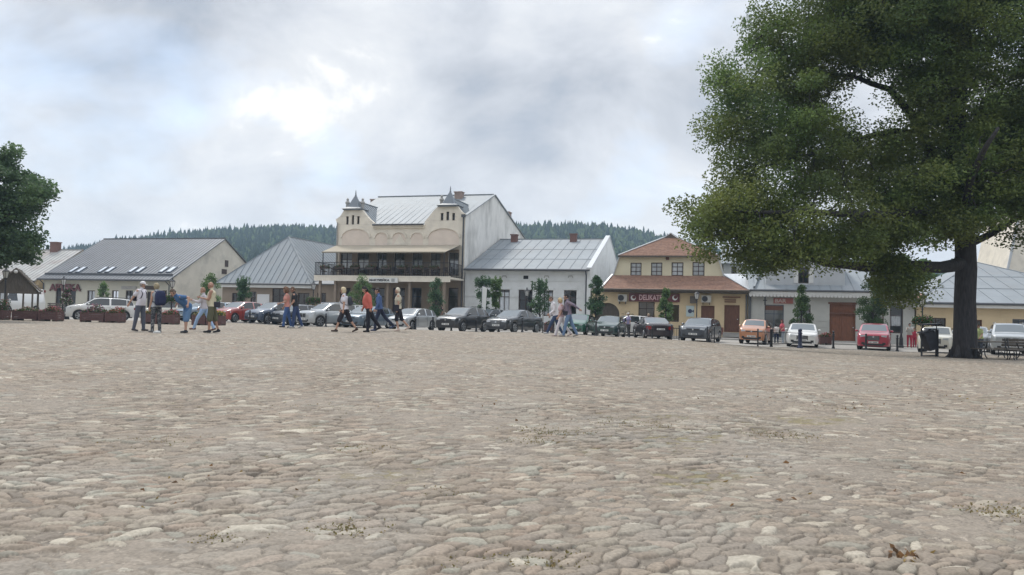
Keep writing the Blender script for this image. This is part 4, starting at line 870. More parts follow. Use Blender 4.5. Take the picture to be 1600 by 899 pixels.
for y in (464.5, 469, 472):
    b = box_px(1129 if y < 465 else 1132, 1157 if y < 465 else 1150, y - 1, y + 1, -.2); k = MB(); k.box(b[0], b[1], -.24, -.2, b[2], b[3]); H.part(k, 'sign_slat', M['wood'])
k = MB(); k.box(hl[3][0] - .3, UR - .2, -.3, -.24, fu(1140, 462)[1] + .12, fu(1140, 462)[1] + .2); H.part(k, 'awning_rail', M['wooddark'])
dp = MB(); dp.tube([(UR - .1, -.12, ZL - .3), (UR - .1, -.12, H.zb)], .06, 8); H.part(dp, 'downpipe', M['trim'])

# ---- 6: grey-white shop with scalloped valance
UL, UR = fu(1168.5, 480)[0] + .05, fu(1429, 490)[0]
H = House('shop_with_gate', UL, 'grey white shop with white scalloped eave trim and big brown wooden gate', 'building')
ZE = fu(1300, 454, -.5)[1]
hl = [box_px(1194.5, 1224.5, 476.5, 524), box_px(1245, 1266.5, 476, 509), box_px(1296, 1337, 475.6, 535), box_px(1357, 1381, 476, 514), box_px(1390.5, 1411, 475.5, 521)]
hl[0] = (hl[0][0], hl[0][1], H.zb + .15, hl[0][3]); hl[2] = (hl[2][0], hl[2][1], H.zb + .02, hl[2][3])
w = MB(); wall_holes(w, UL, UR, H.zb - .4, ZE, hl); shell(w, UL, UR, 0, 13, H.zb - .4, ZE); H.part(w, 'wall', M['greywall'])
H.window(*hl[0], door=True, nx=1, nz=0.72, m=M['frameb']); H.window(*hl[1], nx=1, nz=0.7, m=M['frame']); H.window(*hl[2], door=True, solid=True, depth=.18, m=mat('orange_brown_planks', (.17, .065, .032), .6, .25, 5, .2, 20, stretch=(5, 5, .6)), name='gate')
H.window(*hl[3], nx=1, nz=0.7, m=M['wood']); H.window(*hl[4], nx=0, nz=0.6, m=M['frame'], curtain=(.25, .62))
b = hl[0]; k = MB(); k.box(b[0] + .07, b[1] - .07, .05, .1, b[3] - .42, b[3] - .08); H.part(k, 'fanlight_board', M['wood'])
b = hl[2]; k = MB(); k.box(b[0] - .1, b[1] + .1, -.06, -.004, b[3] - .0, b[3] + .14); k.box(b[0], b[1], .0, .1, b[3] - .75, b[3] - .64); H.part(k, 'gate_lintel', M['wood'])
VR = 5.5; ZR = ZE + 2.3; rm = MB(); ur_ = UR + .15
Fq = [(UL, -.5, ZE), (ur_, -.5, ZE), (ur_ - 3.3, VR, ZR), (UL, VR, ZR)]; rm.slab(Fq, .1); seams(rm, Fq, (1, 0, 0), (0, VR + .5, ZR - ZE), .8); rm.slab([(ur_, -.5, ZE), (ur_, 12, ZE), (ur_ - 3.3, VR, ZR)], .1); rm.slab([(UL, VR, ZR), (ur_ - 3.3, VR, ZR), (ur_, 12, ZE), (UL, 12, ZE)], .1); rm.bar((ur_, -.5, ZE + .06), (ur_ - 3.3, VR, ZR + .06), .2, .07)
rm.bar((UL + .4, -.3, ZE + .1), (UL + 1.1, VR * .75, ZE + 1.8), .15, .35)
R0 = H.part(rm, 'roof', M['roof']); gutter(H, UL, ur_, -.57, ZE - .06, .08); k = MB(); k.box(UL, ur_, -.52, -.47, ZE - .34, ZE - .12); H.part(k, 'fascia', M['trimw'])
k = MB(); ns = 46; wd = (UR - UL) / ns
for i in range(ns):
    x = UL + i * wd; zt2 = ZE - .341; pts = [(x + .01, zt2)] + [(x + wd / 2 - wd * .46 * math.cos(math.pi * j / 8), zt2 - .05 - .18 * math.sin(math.pi * j / 8)) for j in range(9)] + [(x + wd - .01, zt2)]; k.prism(pts[::-1], -.51, -.49)
H.part(k, 'scalloped_valance', M['trimw'])
bd = box_px(1247.5, 1263.5, 418, 443, .6); k = MB(); wall_holes(k, bd[0] - 2.4, bd[1] + 2.6, ZE + .2, bd[3] + .7, [bd], v=.6); k.box(bd[0] - 2.4, bd[1] + 2.6, .61, 4.8, bd[3] + .7, bd[3] + .72); k.add([(bd[1] + 2.6, .6, ZE + .2), (bd[1] + 2.6, 5, ZE + .4), (bd[1] + 2.6, 5, bd[3] + .7), (bd[1] + 2.6, .6, bd[3] + .7)], [(0, 1, 2, 3)]); k.add([(bd[0] - 2.4, .6, ZE + .2), (bd[0] - 2.4, 5, ZE + .4), (bd[0] - 2.4, 5, bd[3] + .7), (bd[0] - 2.4, .6, bd[3] + .7)], [(0, 1, 2, 3)])
dm = H.part(k, 'dormer', M['metalw']); H.window(*bd, v=.6, nx=1, m=M['frame']); k = MB(); k.box(bd[1] + .02, bd[1] + .35, .55, .59, bd[2], bd[3]); k.box(bd[0] - .35, bd[0] - .02, .55, .59, bd[2], bd[3]); H.part(k, 'dormer_trim', M['trimw'], dm)
k = MB(); a = bd[0] - 2.6; b_ = bd[1] + 2.8; c = (a + b_) / 2; zt2 = bd[3] + .72; k.slab([(a, .3, zt2), (c, .3, zt2 + 1.2), (c, 6, zt2 + 1.2), (a, 6, zt2)], .08); k.slab([(c, .3, zt2 + 1.2), (b_, .3, zt2), (b_, 6, zt2), (c, 6, zt2 + 1.2)], .08); k.prism([(a + .2, zt2), (b_ - .2, zt2), (c, zt2 + 1.1)], .6, .7); H.part(k, 'dormer_roof', M['roof'], dm)
b = box_px(1208.5, 1239, 466, 474.6); k = MB(); k.box(b[0], b[1], -.08, -.02, b[2], b[3]); so = H.part(k, 'sign', mat('sign_brown_red', (.28, .10, .08), .6)); lettering(H, 'BAR', b[0] + .12, b[0] + .95, b[2] + .07, b[3] - .06, -.085, mat('letter_pale', (.45, .36, .33), .6), so, .005, .01)
k = MB(); u_, z_ = fu(1195, 470); k.bar((u_, -.4, z_ + .3), (u_, 0, z_ + .3), .04); k.box(u_ - .05, u_ + .05, -.42, -.3, z_ - .35, z_ + .3); k.box(u_ - .15, u_ + .15, -.4, -.34, z_ - .02, z_ + .05); H.part(k, 'wall_lantern', M['iron'])
dp = MB(); dp.tube([(UL + .12, -.5, ZE - .1), (UL + .12, -.1, ZE - .6), (UL + .12, -.1, H.zb)], .07, 8); H.part(dp, 'downpipe', M['trim'])
k = MB(); b = box_px(1268, 1296, 504, 530); 
for i in range(4): k.box(b[0], b[1], -.025, -.002, b[2] + i * .45, b[2] + i * .45 + .03)
H.part(k, 'plinth_bands', M['greywall'])

# ---- 7: ochre house at the right behind the trunk
UL = fu(1432, 480)[0]; UR = UL + 15.5
H = House('ochre_house', UL, 'ochre house with wide grey sheet hipped roof, behind the big linden trunk', 'house')
ZE = fu(1500, 473.5, -.5)[1]
hl = [box_px(1454.5, 1478, 497, 524), box_px(1520, 1534.6, 500, 545), box_px(1582, 1603, 499, 530)]; hl[1] = (hl[1][0], hl[1][1], H.zb + .05, hl[1][3])
w = MB(); wall_holes(w, UL, UR, H.zb - .4, ZE, hl); shell(w, UL, UR, 0, 14, H.zb - .4, ZE); H.part(w, 'wall', M['yellow'])
H.window(*hl[0], nx=2, m=M['frame']); H.window(*hl[1], door=True, nx=1, nz=3, m=M['wood']); H.window(*hl[2], nx=1, m=M['frameb'])
um = (UL + UR) / 2; cand = [(abs(fu(1514, 409, v)[0] - um), v) for v in np.arange(2, 14, .05)]; va = min(cand)[1]; za = fu(1514, 409, va)[1]
rm = MB(); A, B, Cc, Dd = (UL - .3, -.5, ZE), (UR, -.5, ZE), (um, va, za), (um, 15, za); rm.slab([A, B, Cc], .1); rm.slab([B, (UR, 15, ZE), Dd, Cc], .1); rm.slab([A, Cc, Dd, (UL - .3, 15, ZE)], .1)
seams(rm, [A, B, Cc], (1, 0, 0), (0, va + .5, za - ZE), 1.2, .03, .03); seams(rm, [B, (UR, 15, ZE), Dd, Cc], (0, 1, 0), Vector((um - UR, 0, za - ZE)), 1.0, .03, .03)
for t in (.3, .58): a = Vector(A).lerp(Vector(Cc), t); b = Vector(B).lerp(Vector(Cc), t); rm.bar(a + Vector((0, 0, .02)), b + Vector((0, 0, .02)), .03, .03)
rm.bar(A, Cc, .14, .09); rm.bar(B, Cc, .14, .09); rr_ = H.part(rm, 'roof', M['roof']); gutter(H, UL - .3, UR, -.57, ZE - .05, .09); k = MB(); k.box(UL - .3, UR, -.5, -.46, ZE - .36, ZE - .12); H.part(k, 'fascia', M['trimw'])
k = MB(); u_, v_, z_ = [(fu(1441, 449, -.9)[0]), -.9, fu(1441, 449, -.9)[1]]; k.slab([(UL - .9, -1.0, ZE + .25), (UL + .4, -1.0, ZE + .35), (UL + .2, 1.2, ZE + .95), (UL - .7, 1.2, ZE + .9)], .06); H.part(k, 'porch_roof', tile)

# ---- 8: tall blank wall at the far right, a house behind between, a pale block behind the grocery
vR = 13; u0, _ = fu(1573, 430, vR); H = House('tall_house', u0, 'tall cream blank walled house at the right edge of the square', 'house', vR)
pa, pb = fu(1572, 432, vR), fu(1582, 385, vR); pc = (pb[0] + (pb[0] - pa[0]) * 1.3, pb[1] + (pb[1] - pa[1]) * 1.3)
w = MB(); w.prism([(pa[0], H.zb - .3), (u0 + 9, H.zb - .3), (u0 + 9, pc[1]), pc, pa], vR, vR + 9); H.part(w, 'wall', M['cream']); k = MB(); k.bar((pa[0], vR - .03, pa[1]), (pc[0], vR - .03, pc[1]), .12, .18); k.bar((pc[0], vR - .03, pc[1]), (u0 + 9, vR - .03, pc[1]), .12, .18); H.part(k, 'coping', M['metalw'])
vR = 14; u0, z0 = fu(1131, 425, vR); u1, _ = fu(1186, 425, vR); H = House('rear_house', u0, 'pale house standing behind the gap beside the grocery roof', 'house', vR)
zt2 = fu(1150, 412, vR)[1]; wb = box_px(1143, 1150.5, 417, 428, vR); w = MB(); wall_holes(w, u0, u1, H.zb - .3, zt2, [wb], v=vR); shell(w, u0, u1, vR, vR + 8, H.zb - .3, zt2); H.part(w, 'wall', M['greywall']); H.window(*wb, v=vR, nx=1)
rm = MB(); um = (u0 + u1) / 2; rm.slab([(u0 - .3, vR - .4, zt2), (u1 + .3, vR - .4, zt2), (u1 + .3, vR + 4, zt2 + 2), (u0 - .3, vR + 4, zt2 + 2)], .1); rm.slab([(u0 - .3, vR + 4, zt2 + 2), (u1 + .3, vR + 4, zt2 + 2), (u1 + .3, vR + 8.4, zt2), (u0 - .3, vR + 8.4, zt2)], .1); H.part(rm, 'roof', M['roof'])
u0, z0 = fu(1150, 452, 4); H = House('gap_annex', u0, 'low annex with bright metal roof squeezed between grocery and shop', 'annex', 4.5)
u1, _ = fu(1176, 440, 4.5); zt2 = fu(1165, 428, 9)[1]; w = MB(); w.box(u0 - 1, u1, 4.5, 9, H.zb - .2, 3.6); H.part(w, 'wall', M['greywall']); rm = MB(); rm.slab([(u0 - 1.2, 4.2, 3.6), (u1 + .1, 4.2, 3.6), (u1 + .1, 9.3, zt2), (u0 - 1.2, 9.3, zt2)], .1); seams(rm, [(u0 - 1.2, 4.2, 3.6), (u1 + .1, 4.2, 3.6), (u1 + .1, 9.3, zt2), (u0 - 1.2, 9.3, zt2)], (1, 0, 0), (0, 5.1, zt2 - 3.6), .5); H.part(rm, 'roof', M['metalw'])
print('p3 ok')
# ------------------------------------------------------------------ cars
def paint(name, c, metal=.0, rough=.28): return mat(name, c, rough, .03, .8, metal=metal, coat=1.0)
cglass = mat('car_glass', (.025, .03, .035), .04, spec=.9); wglass = mat('windscreen_sky_tone', (.13, .15, .16), .05, spec=.9); cblack = mat('black_plastic', (.02, .02, .022), .55); tyre_m = mat('tyre_rubber', (.018, .018, .02), .9, .1, 20, .3, 40)  # windscreen base lightened: the sky's reflection is put into its colour
rim_m = mat('alloy', (.32, .33, .34), .35, metal=.7); chrome = mat('chrome', (.5, .52, .54), .15, metal=.9); lampc = mat('headlamp', (.42, .44, .46), .1, spec=.8); tail_m = mat('tail_lamp', (.22, .012, .012), .2)
plate_m = mat('plate_white', (.62, .62, .60), .5); amber = mat('amber', (.5, .18, .02), .3)
def lerp_prof(pr, x):
    for (a, za), (b, zb_) in zip(pr, pr[1:]):
        if a <= x <= b: t = (x - a) / max(b - a, 1e-6); return za + (zb_ - za) * t
    return pr[-1][1]
CARS = {  # profile of the top line as fractions of length and height; belt height; wheel radius; kinds of glass limits (cowl, roof front, roof rear, tail glass base)
    'hatch': dict(top=[(0, .50), (.02, .56), (.10, .63), (.25, .70), (.42, .965), (.50, 1.0), (.70, .99), (.86, .93), (.955, .66), (.985, .60), (1, .42)], g=(.25, .42, .86, .955), belt=.66, wb=(.175, .79)),
    'suv': dict(top=[(0, .50), (.015, .60), (.08, .66), (.235, .705), (.38, .955), (.46, 1.0), (.74, .985), (.90, .93), (.965, .68), (.99, .60), (1, .42)], g=(.235, .38, .90, .965), belt=.665, wb=(.18, .80)),
    'sedan': dict(top=[(0, .45), (.02, .54), (.10, .62), (.27, .69), (.43, .965), (.52, 1.0), (.64, .98), (.82, .74), (.96, .71), (.985, .62), (1, .40)], g=(.27, .43, .66, .82), belt=.665, wb=(.175, .79)),
    'mini': dict(top=[(0, .50), (.02, .60), (.12, .68), (.28, .72), (.37, .97), (.45, 1.0), (.78, .985), (.90, .94), (.97, .68), (.985, .6), (1, .42)], g=(.28, .37, .90, .97), belt=.68, wb=(.17, .82)),
    'box': dict(top=[(0, .50), (.02, .60), (.10, .68), (.21, .73), (.34, .96), (.42, 1.0), (.80, .99), (.93, .95), (.975, .66), (.99, .60), (1, .42)], g=(.21, .34, .93, .975), belt=.66, wb=(.175, .82)),
    'van': dict(top=[(0, .34), (.01, .42), (.06, .47), (.12, .52), (.22, .90), (.28, .97), (.5, 1.0), (.97, 1.0), (.99, .99), (.995, .9), (1, .3)], g=(.12, .22, .985, .99), belt=.52, wb=(.16, .76)),
}
def make_car(kind, Lc, Wc, Hc, pm, label, group, px, Y, yaw, grille='bar', plate=True, rails=False, rear_seen=False, two_door=False, dz=0.0, mirrors=True):
    """yaw: direction the nose points, degrees anticlockwise from +X seen from above"""
    K = CARS[kind]; p = spot(px, Y); root = empty('parked_car', (p.x, p.y, p.z + dz), rad(yaw) , label, 'car', group)
    t3 = .30; e1 = Vector((math.cos(rad(yaw)), math.sin(rad(yaw)))) * Lc * t3; e2 = Vector((-math.sin(rad(yaw)), math.cos(rad(yaw)))) * Wc * .4
    zf = (G(p.x + e1.x, p.y + e1.y) - G(p.x - e1.x, p.y - e1.y)) / (2 * Lc * t3); zs_ = (G(p.x + e2.x, p.y + e2.y) - G(p.x - e2.x, p.y - e2.y)) / (Wc * .8)
    root.rotation_euler = (math.atan(zs_), -math.atan(zf), rad(yaw))
    R = .325 if Hc < 1.5 else .345 if Hc < 1.6 else .36
    if kind == 'van': R = .38
    top = [(f * Lc, z * Hc) for f, z in K['top']]; gx = [f * Lc for f in K['g']]; belt = K['belt'] * Hc; w1, w2 = K['wb'][0] * Lc, K['wb'][1] * Lc; sill = .20 if Hc < 1.5 else .24
    xs = sorted(set([0, .03, .09, .18] + [round(x, 3) for x in np.arange(.25, Lc - .2, .11)] + [Lc - .18, Lc - .09, Lc - .03, Lc] + gx + [w + R * 1.16 * math.cos(a) for w in (w1, w2) for a in np.linspace(0, math.pi, 13)] + [w + R * 1.17 for w in (w1, w2)] + [w - R * 1.17 for w in (w1, w2)]))
    hw = Wc / 2
    def plan(x):
        f = min(x / .55, 1); r_ = min((Lc - x) / .5, 1); return hw * (.80 + .20 * (1 - (1 - f) ** 2.6)) * (.86 + .14 * (1 - (1 - r_) ** 2.6))
    def bottom(x):
        for w in (w1, w2):
            if abs(x - w) < R * 1.16: return max(sill, R + math.sqrt((R * 1.16) ** 2 - (x - w) ** 2) - .0)
        if x < .2: return sill + .03
        if x > Lc - .2: return sill + .08
        return sill
    rings = []
    for x in xs:
        zt = lerp_prof(top, x); w = plan(x); zb = bottom(x); zbt = min(belt + .02 * x / Lc, zt - .035); zb = min(zb, zbt - .06)
        k = min(max((zt - zbt - .03) / (Hc - belt), 0), 1); wr = w * (.93 - .17 * k); ze_ = zt - (.045 if k > .1 else .02)
        zm = zb + (zbt - zb) * .55
        half = [(w * .955, zb), (w * .995, zb + (zbt - zb) * .2), (w, zm), (w * .975, zbt - .05 if zbt - .05 > zm else zbt - .01), (w * .945, zbt), (wr, ze_), (wr * .86, zt - .005), (wr * .45, zt + .012), (0, zt + .018)]
        rings.append([(x, y, z) for y, z in half] + [(x, -y, z) for y, z in half[-2::-1]])
    nr = len(rings[0]); PB = MB(); PB.sm = True; groups = dict(body=[], windscreen=[], rear_window=[], side_window=[])
    allv = [v for r_ in rings for v in r_]
    aP, bP = gx[0] + .12 * (gx[1] - gx[0]), gx[3]
    mid = gx[1] + (gx[2] - gx[1]) * .33 + .05 * Lc; q2 = gx[2] - (.05 if kind == 'sedan' else .20)
    for i in range(len(xs) - 1):
        xm = (xs[i] + xs[i + 1]) / 2
        for j in range(nr - 1):
            f = (i * nr + j, (i + 1) * nr + j, (i + 1) * nr + j + 1, i * nr + j + 1); jj = j if j < 8 else nr - 2 - j; g = 'body'
            if jj in (5, 6, 7) and gx[0] + .03 < xm < gx[1] - .02 and jj != 5: g = 'windscreen'
            elif jj in (6, 7) and gx[2] + .03 < xm < gx[3] - .02 and kind != 'van': g = 'rear_window'
            elif jj == 5 and gx[0] + .03 < xm < gx[1] - .02: g = 'body'
            elif jj == 4 and kind != 'van':
                kk = min((lerp_prof(top, xm) - belt) / (Hc - belt), 1)
                if kk > .30 and xm > gx[0] and xm < gx[3] and not (abs(xm - mid) < .05) and not (gx[2] - .30 < xm < gx[2] - .22 and kind in ('suv', 'hatch', 'box')) and xm < gx[3] - .12: g = 'side_window'
            elif jj == 4 and kind == 'van' and gx[1] - .4 < xm < gx[1] + .75: g = 'side_window'
            groups[g].append(f)
    caps = [tuple(range(nr))[::-1], tuple((len(xs) - 1) * nr + k for k in range(nr))]
    def piece(fs, name, m, parent, smooth=True, inset=0.0):
        used = sorted({i for f in fs for i in f}); mp_ = {a: b for b, a in enumerate(used)}; mb = MB(); mb.sm = smooth
        mb.add([(allv[i][0] - Lc / 2, allv[i][1], allv[i][2]) for i in used], [[mp_[i] for i in f] for f in fs]); return mb
    def fin(mb, name, m, parent=root):
        o = mb.build(name, m, parent, recalc=True); return o
    # local frame: nose at +X -> flip the sign of x
    def flip(mb): mb.v = [(-x, y, z) for x, y, z in mb.v]; return mb
    body = piece(groups['body'], 'body', pm, root); body.sm = False
    used_n = len(body.v)
    for c in caps: body.add([(allv[i][0] - Lc / 2, allv[i][1], allv[i][2]) for i in c], [tuple(range(nr))])
    BO = fin(flip(body), 'body', pm)
    for g in ('windscreen', 'rear_window', 'side_window'):
        if not groups[g]: continue
        if g == 'side_window':
            for sgn in (1, -1):
                fs = [f for f in groups[g] if allv[f[0]][1] * sgn > 0]
                if fs: fin(flip(piece(fs, g, cglass, root)), g, cglass)
        else: fin(flip(piece(groups[g], g, wglass, root)), g, wglass)
    X = lambda x: Lc / 2 - x                      # distance from the nose -> local x
    ub = MB(); ub.box(X(.25), X(Lc - .25), -hw * .78, hw * .78, sill + .02, belt - .12); fin(ub, 'underbody', cblack)
    for x in (w1, w2):
        for sgn in (1, -1):
            y1 = sgn * (hw * .985); y0 = sgn * (hw * .985 - .2); t = MB(); t.sm = True
            t.tube([(X(x), y0, R), (X(x), y0 + sgn * .02, R), (X(x), y1 - sgn * .03, R), (X(x), y1, R)], [R * .94, R, R, R * .93], 24); wo_ = fin(t, 'wheel', tyre_m)
            k = MB(); k.tube([(X(x), y1 - sgn * .004, R), (X(x), y1 + sgn * .006, R)], [R * .66, R * .62], 20); k2 = k
            k.cur = 0; rm_ = k.build('rim', cblack, wo_)
            k = MB()
            for q in range(6):
                a = q * math.pi / 3; c = Vector((X(x) + math.cos(a) * R * .33, y1 + sgn * .012, R + math.sin(a) * R * .33)); k.obox(c, (math.cos(a) * R * .33, 0, math.sin(a) * R * .33), (0, .006, 0), (-math.sin(a) * .035, 0, math.cos(a) * .035))
            k.tube([(X(x), y1 + sgn * .005, R), (X(x), y1 + sgn * .02, R)], R * .14, 10); n_ = 20; ro = [(X(x) + math.cos(2 * math.pi * i / n_) * R * .66, y1 + sgn * .008, R + math.sin(2 * math.pi * i / n_) * R * .66) for i in range(n_ + 1)]; k.tube(ro, .018, 5, caps=False)
            k.build('spokes', rim_m, wo_)
    zh = lerp_prof(top, .12); wn = plan(.05)
    for sgn in (1, -1):
        k = MB(); k.sm = False; yo, yi = sgn * wn * .99, sgn * wn * .55; z0, z1 = zh - .17, zh - .055
        k.add([(X(-.005), yi, z0 + .03), (X(-.005), yo * .90, z0), (X(.30), sgn * (plan(.30) + .008), z0 + .03), (X(.30), sgn * (plan(.30) + .006), z1), (X(.02), yo * .9, z1), (X(.02), yi, z1 - .01)], [(0, 1, 4, 5), (1, 2, 3, 4)])
        k.add([(X(.1), yi, z0), (X(.1), yo * .9, z0), (X(.1), yo * .9, z1), (X(.1), yi, z1)], [(0, 1, 2, 3)])
        fin(k, 'headlight', lampc)
        k = MB(); zt = lerp_prof(top, Lc - .12); wt_ = plan(Lc - .05); k.add([(X(Lc + .006), sgn * wt_ * .62, zt - .3), (X(Lc + .006), sgn * wt_ * .95, zt - .3), (X(Lc - .25), sgn * (plan(Lc - .25) + .008), zt - .26), (X(Lc - .25), sgn * (plan(Lc - .25) + .006), zt - .10), (X(Lc - .01), sgn * wt_ * .95, zt - .07), (X(Lc - .0), sgn * wt_ * .62, zt - .09)], [(0, 1, 4, 5), (1, 2, 3, 4)]); fin(k, 'tail_light', tail_m)
        if mirrors:
            k = MB(); k.sm = True; xm_ = gx[0] + .28 * (gx[1] - gx[0]) + .12; k.ball((X(xm_), sgn * (plan(xm_) * .95 + .10), belt + .09), .07, .065, 10, 6, .10); mo = fin(k, 'wing_mirror', pm); k = MB(); k.bar((X(xm_), sgn * plan(xm_) * .93, belt + .02), (X(xm_), sgn * (plan(xm_) * .95 + .04), belt + .06), .04); k.build('mirror_arm', cblack, mo)
    k = MB()
    zg = zh - .12
    if grille == 'big': k.box(X(-.012), X(.03), -wn * .42, wn * .42, zg - .24, zg + .02)
    elif grille == 'kidney':
        for sgn in (1, -1): k.box(X(-.015), X(.03), sgn * .03, sgn * .34, zg - .24, zg + .02)
    elif grille == 'v':
        k.prism([(0, 0), (0, .01), (.01, 0)], 0, .01) if False else None; k.box(X(-.012), X(.03), -wn * .40, wn * .40, zg - .28, zg - .0)
    else: k.box(X(-.01), X(.03), -wn * .5, wn * .5, zg - .06, zg + .01)
    GO = fin(k, 'grille', cblack)
    k = MB()
    if grille in ('big', 'v'):
        for i in range(4): k.box(X(-.016), X(-.012), -wn * .40, wn * .40, zg - .22 + i * .065, zg - .205 + i * .065)
    if grille == 'v':
        for sgn in (1, -1): k.bar((X(-.022), sgn * wn * .40, zg), (X(-.022), sgn * wn * .16, zg - .27), .03, .05)
    if grille == 'kidney':
        for sgn in (1, -1): k.bar((X(-.018), sgn * .34, zg + .02), (X(-.018), sgn * .34, zg - .24), .02); k.bar((X(-.018), sgn * .03, zg + .02), (X(-.018), sgn * .34, zg + .02), .02)
    k.tube([(X(-.016), 0, zg - .03), (X(-.03), 0, zg - .03)], .055, 14); k.build('emblem', chrome, GO)
    k = MB(); k.box(X(-.006), X(.06), -wn * .72, wn * .72, sill + .06, sill + .18)
    for sgn in (1, -1): k.box(X(-.006), X(.05), sgn * wn * .62, sgn * wn * .84, sill + .12, sill + .25)
    k.box(X(.35), X(Lc - .35), -hw * .985, hw * .985, sill - .03, sill + .05) if kind in ('suv',) else None; fin(k, 'lower_trim', cblack)
    if plate:
        k = MB(); k.box(X(-.022), X(-.0), -.26, .26, sill + .20, sill + .31); po = fin(k, 'number_plate', plate_m); k = MB()
        for i in range(7): 
            if i != 2: k.box(X(-.024), X(-.022), -.20 + i * .06, -.165 + i * .06, sill + .225, sill + .285)
        k.build('plate_characters', M['ink'], po)
        k = MB(); zr_ = sill + .42; k.box(X(Lc + .0), X(Lc + .02), -.26, .26, zr_, zr_ + .11); po = fin(k, 'number_plate', plate_m); k = MB()
        for i in range(7):
            if i != 4: k.box(X(Lc + .02), X(Lc + .022), -.20 + i * .06, -.165 + i * .06, zr_ + .025, zr_ + .085)
        k.build('plate_characters', M['ink'], po)
    k = MB()                                     # door seams and handles
    for sgn in (1, -1):
        for x in ([mid] if two_door else [mid, gx[2] - .35]) + [gx[0] + .32]:
            if kind == 'van' and x > gx[1] + 1: continue
            yb_ = sgn * (plan(x) + .0025); k.obox((X(x), yb_, (sill + belt) / 2 + .02), (.006, 0, 0), (0, .003, 0), (0, 0, (belt - sill) / 2 - .08))
    fin(k, 'door_seam', cblack)
    for sgn in (1, -1):
        for x in ([mid + -.12] if two_door else [mid - .14, gx[2] - .47]):
            k = MB(); k.box(X(x - .07), X(x + .09), sgn * plan(x) * .985, sgn * (plan(x) + .022), belt - .14, belt - .11); fin(k, 'door_handle', pm)
    if rails:
        for sgn in (1, -1):
            k = MB(); k.tube([(X(gx[1] + .15), sgn * hw * .70, Hc - .02), (X(gx[1] + .3), sgn * hw * .70, Hc + .045), (X(gx[2] - .3), sgn * hw * .70, Hc + .04), (X(gx[2] - .1), sgn * hw * .70, Hc - .03)], .018, 6); fin(k, 'roof_rail', chrome if rails == 'c' else cblack)
    k = MB(); k.tube([(X(gx[2] - .2), 0, Hc * .985), (X(gx[2] + .0), 0, Hc * .985 + .10)], .008, 5); fin(k, 'aerial', cblack)
    return root
PT = dict(white=paint('paint_white', (.62, .62, .60)), silver=paint('paint_silver', (.40, .42, .43), .35), grey=paint('paint_grey', (.27, .29, .31), .35), red=paint('paint_red', (.33, .035, .03)), dred=paint('paint_dark_red', (.30, .04, .03)),
          crimson=paint('paint_crimson', (.34, .02, .045)), navy=paint('paint_navy', (.035, .055, .095), .2), black=paint('paint_black', (.016, .019, .024)), dark=paint('paint_charcoal', (.045, .055, .07), .2), green=paint('paint_green', (.02, .10, .06), .2),
          dgreen=paint('paint_bottle_green', (.016, .045, .04), .2), orange=paint('paint_orange', (.45, .20, .10), .2), blue=paint('paint_pale_blue', (.22, .30, .38), .3), slate=paint('paint_slate', (.10, .14, .18), .3), ivory=paint('paint_ivory', (.60, .58, .50)), plum=paint('paint_black_plum', (.025, .016, .022), .1))
GL, GR = 'cars parked along the edge of the square', 'cars parked in front of the shops'
make_car('suv', 4.5, 1.84, 1.63, PT['white'], 'white SUV parked nose left behind the flower planters', GL, 158, 54.5, 213, rails=True)
make_car('hatch', 4.0, 1.7, 1.48, PT['ivory'], 'small white hatchback half hidden behind the person in camouflage trousers', GL, 262, 57, 212)
make_car('hatch', 4.1, 1.72, 1.48, PT['blue'], 'pale blue hatchback behind the group with the bald man', GL, 320, 57, 235)
make_car('sedan', 4.5, 1.78, 1.46, PT['silver'], 'silver grey saloon just behind the red hatchback', GL, 350, 59.5, 235)
make_car('hatch', 4.1, 1.73, 1.49, PT['dred'], 'red hatchback parked among the grey cars at left', GL, 376, 54.5, 244)
make_car('hatch', 4.1, 1.75, 1.5, PT['navy'], 'dark blue hatchback next to the red hatchback', GL, 428, 54, 240, grille='bar')
make_car('mini', 3.8, 1.7, 1.45, PT['dark'], 'dark small car mostly hidden behind the walking couple', GL, 462, 54, 240)
make_car('suv', 4.45, 1.83, 1.6, PT['silver'], 'silver SUV with twin kidney grille behind the couple', GL, 516, 52, 229, grille='kidney', rails='c')
make_car('hatch', 4.4, 1.8, 1.48, PT['slate'], 'slate blue car behind the coral and blue shirted walkers', GL, 575, 51.5, 247)
make_car('hatch', 4.1, 1.75, 1.55, PT['white'], 'white car glimpsed behind the slate blue car', GL, 556, 57, 240)
make_car('hatch', 3.97, 1.65, 1.45, PT['silver'], 'small silver hatchback between the beige walker and the black estate', GL, 645, 50, 245)
make_car('hatch', 4.3, 1.77, 1.58, PT['black'], 'tall black hatchback with roof rails and chrome ringed badge', GL, 724, 49, 242, rails=True)
make_car('hatch', 4.0, 1.75, 1.55, PT['dark'], 'dark grey car tucked behind the black hatchback by the small tree', GL, 762, 56, 235)
make_car('sedan', 4.55, 1.83, 1.47, PT['black'], 'long black saloon with chrome grille in front of the white house', GL, 804, 48.6, 239, grille='big')
make_car('hatch', 3.8, 1.65, 1.42, PT['green'], 'green hatchback right of the walking trio', GR, 906, 53, 250)
make_car('hatch', 3.75, 1.66, 1.42, PT['dgreen'], 'dark green older hatchback by the arched gate', GR, 953, 51.5, 251)
make_car('suv', 4.3, 1.78, 1.52, PT['white'], 'white car behind the dark green hatchback', GR, 984, 56.5, 190)
make_car('sedan', 4.5, 1.82, 1.43, PT['plum'], 'very dark plum saloon seen from behind with red tail lamps', GR, 1019, 50.5, 93)
make_car('suv', 4.4, 1.83, 1.5, PT['dark'], 'dark charcoal car facing the square in front of the grocery', GR, 1095, 48.3, 243, grille='bar')
make_car('box', 3.65, 1.64, 1.55, PT['orange'], 'small boxy orange car facing the square', GR, 1181, 49, 243)
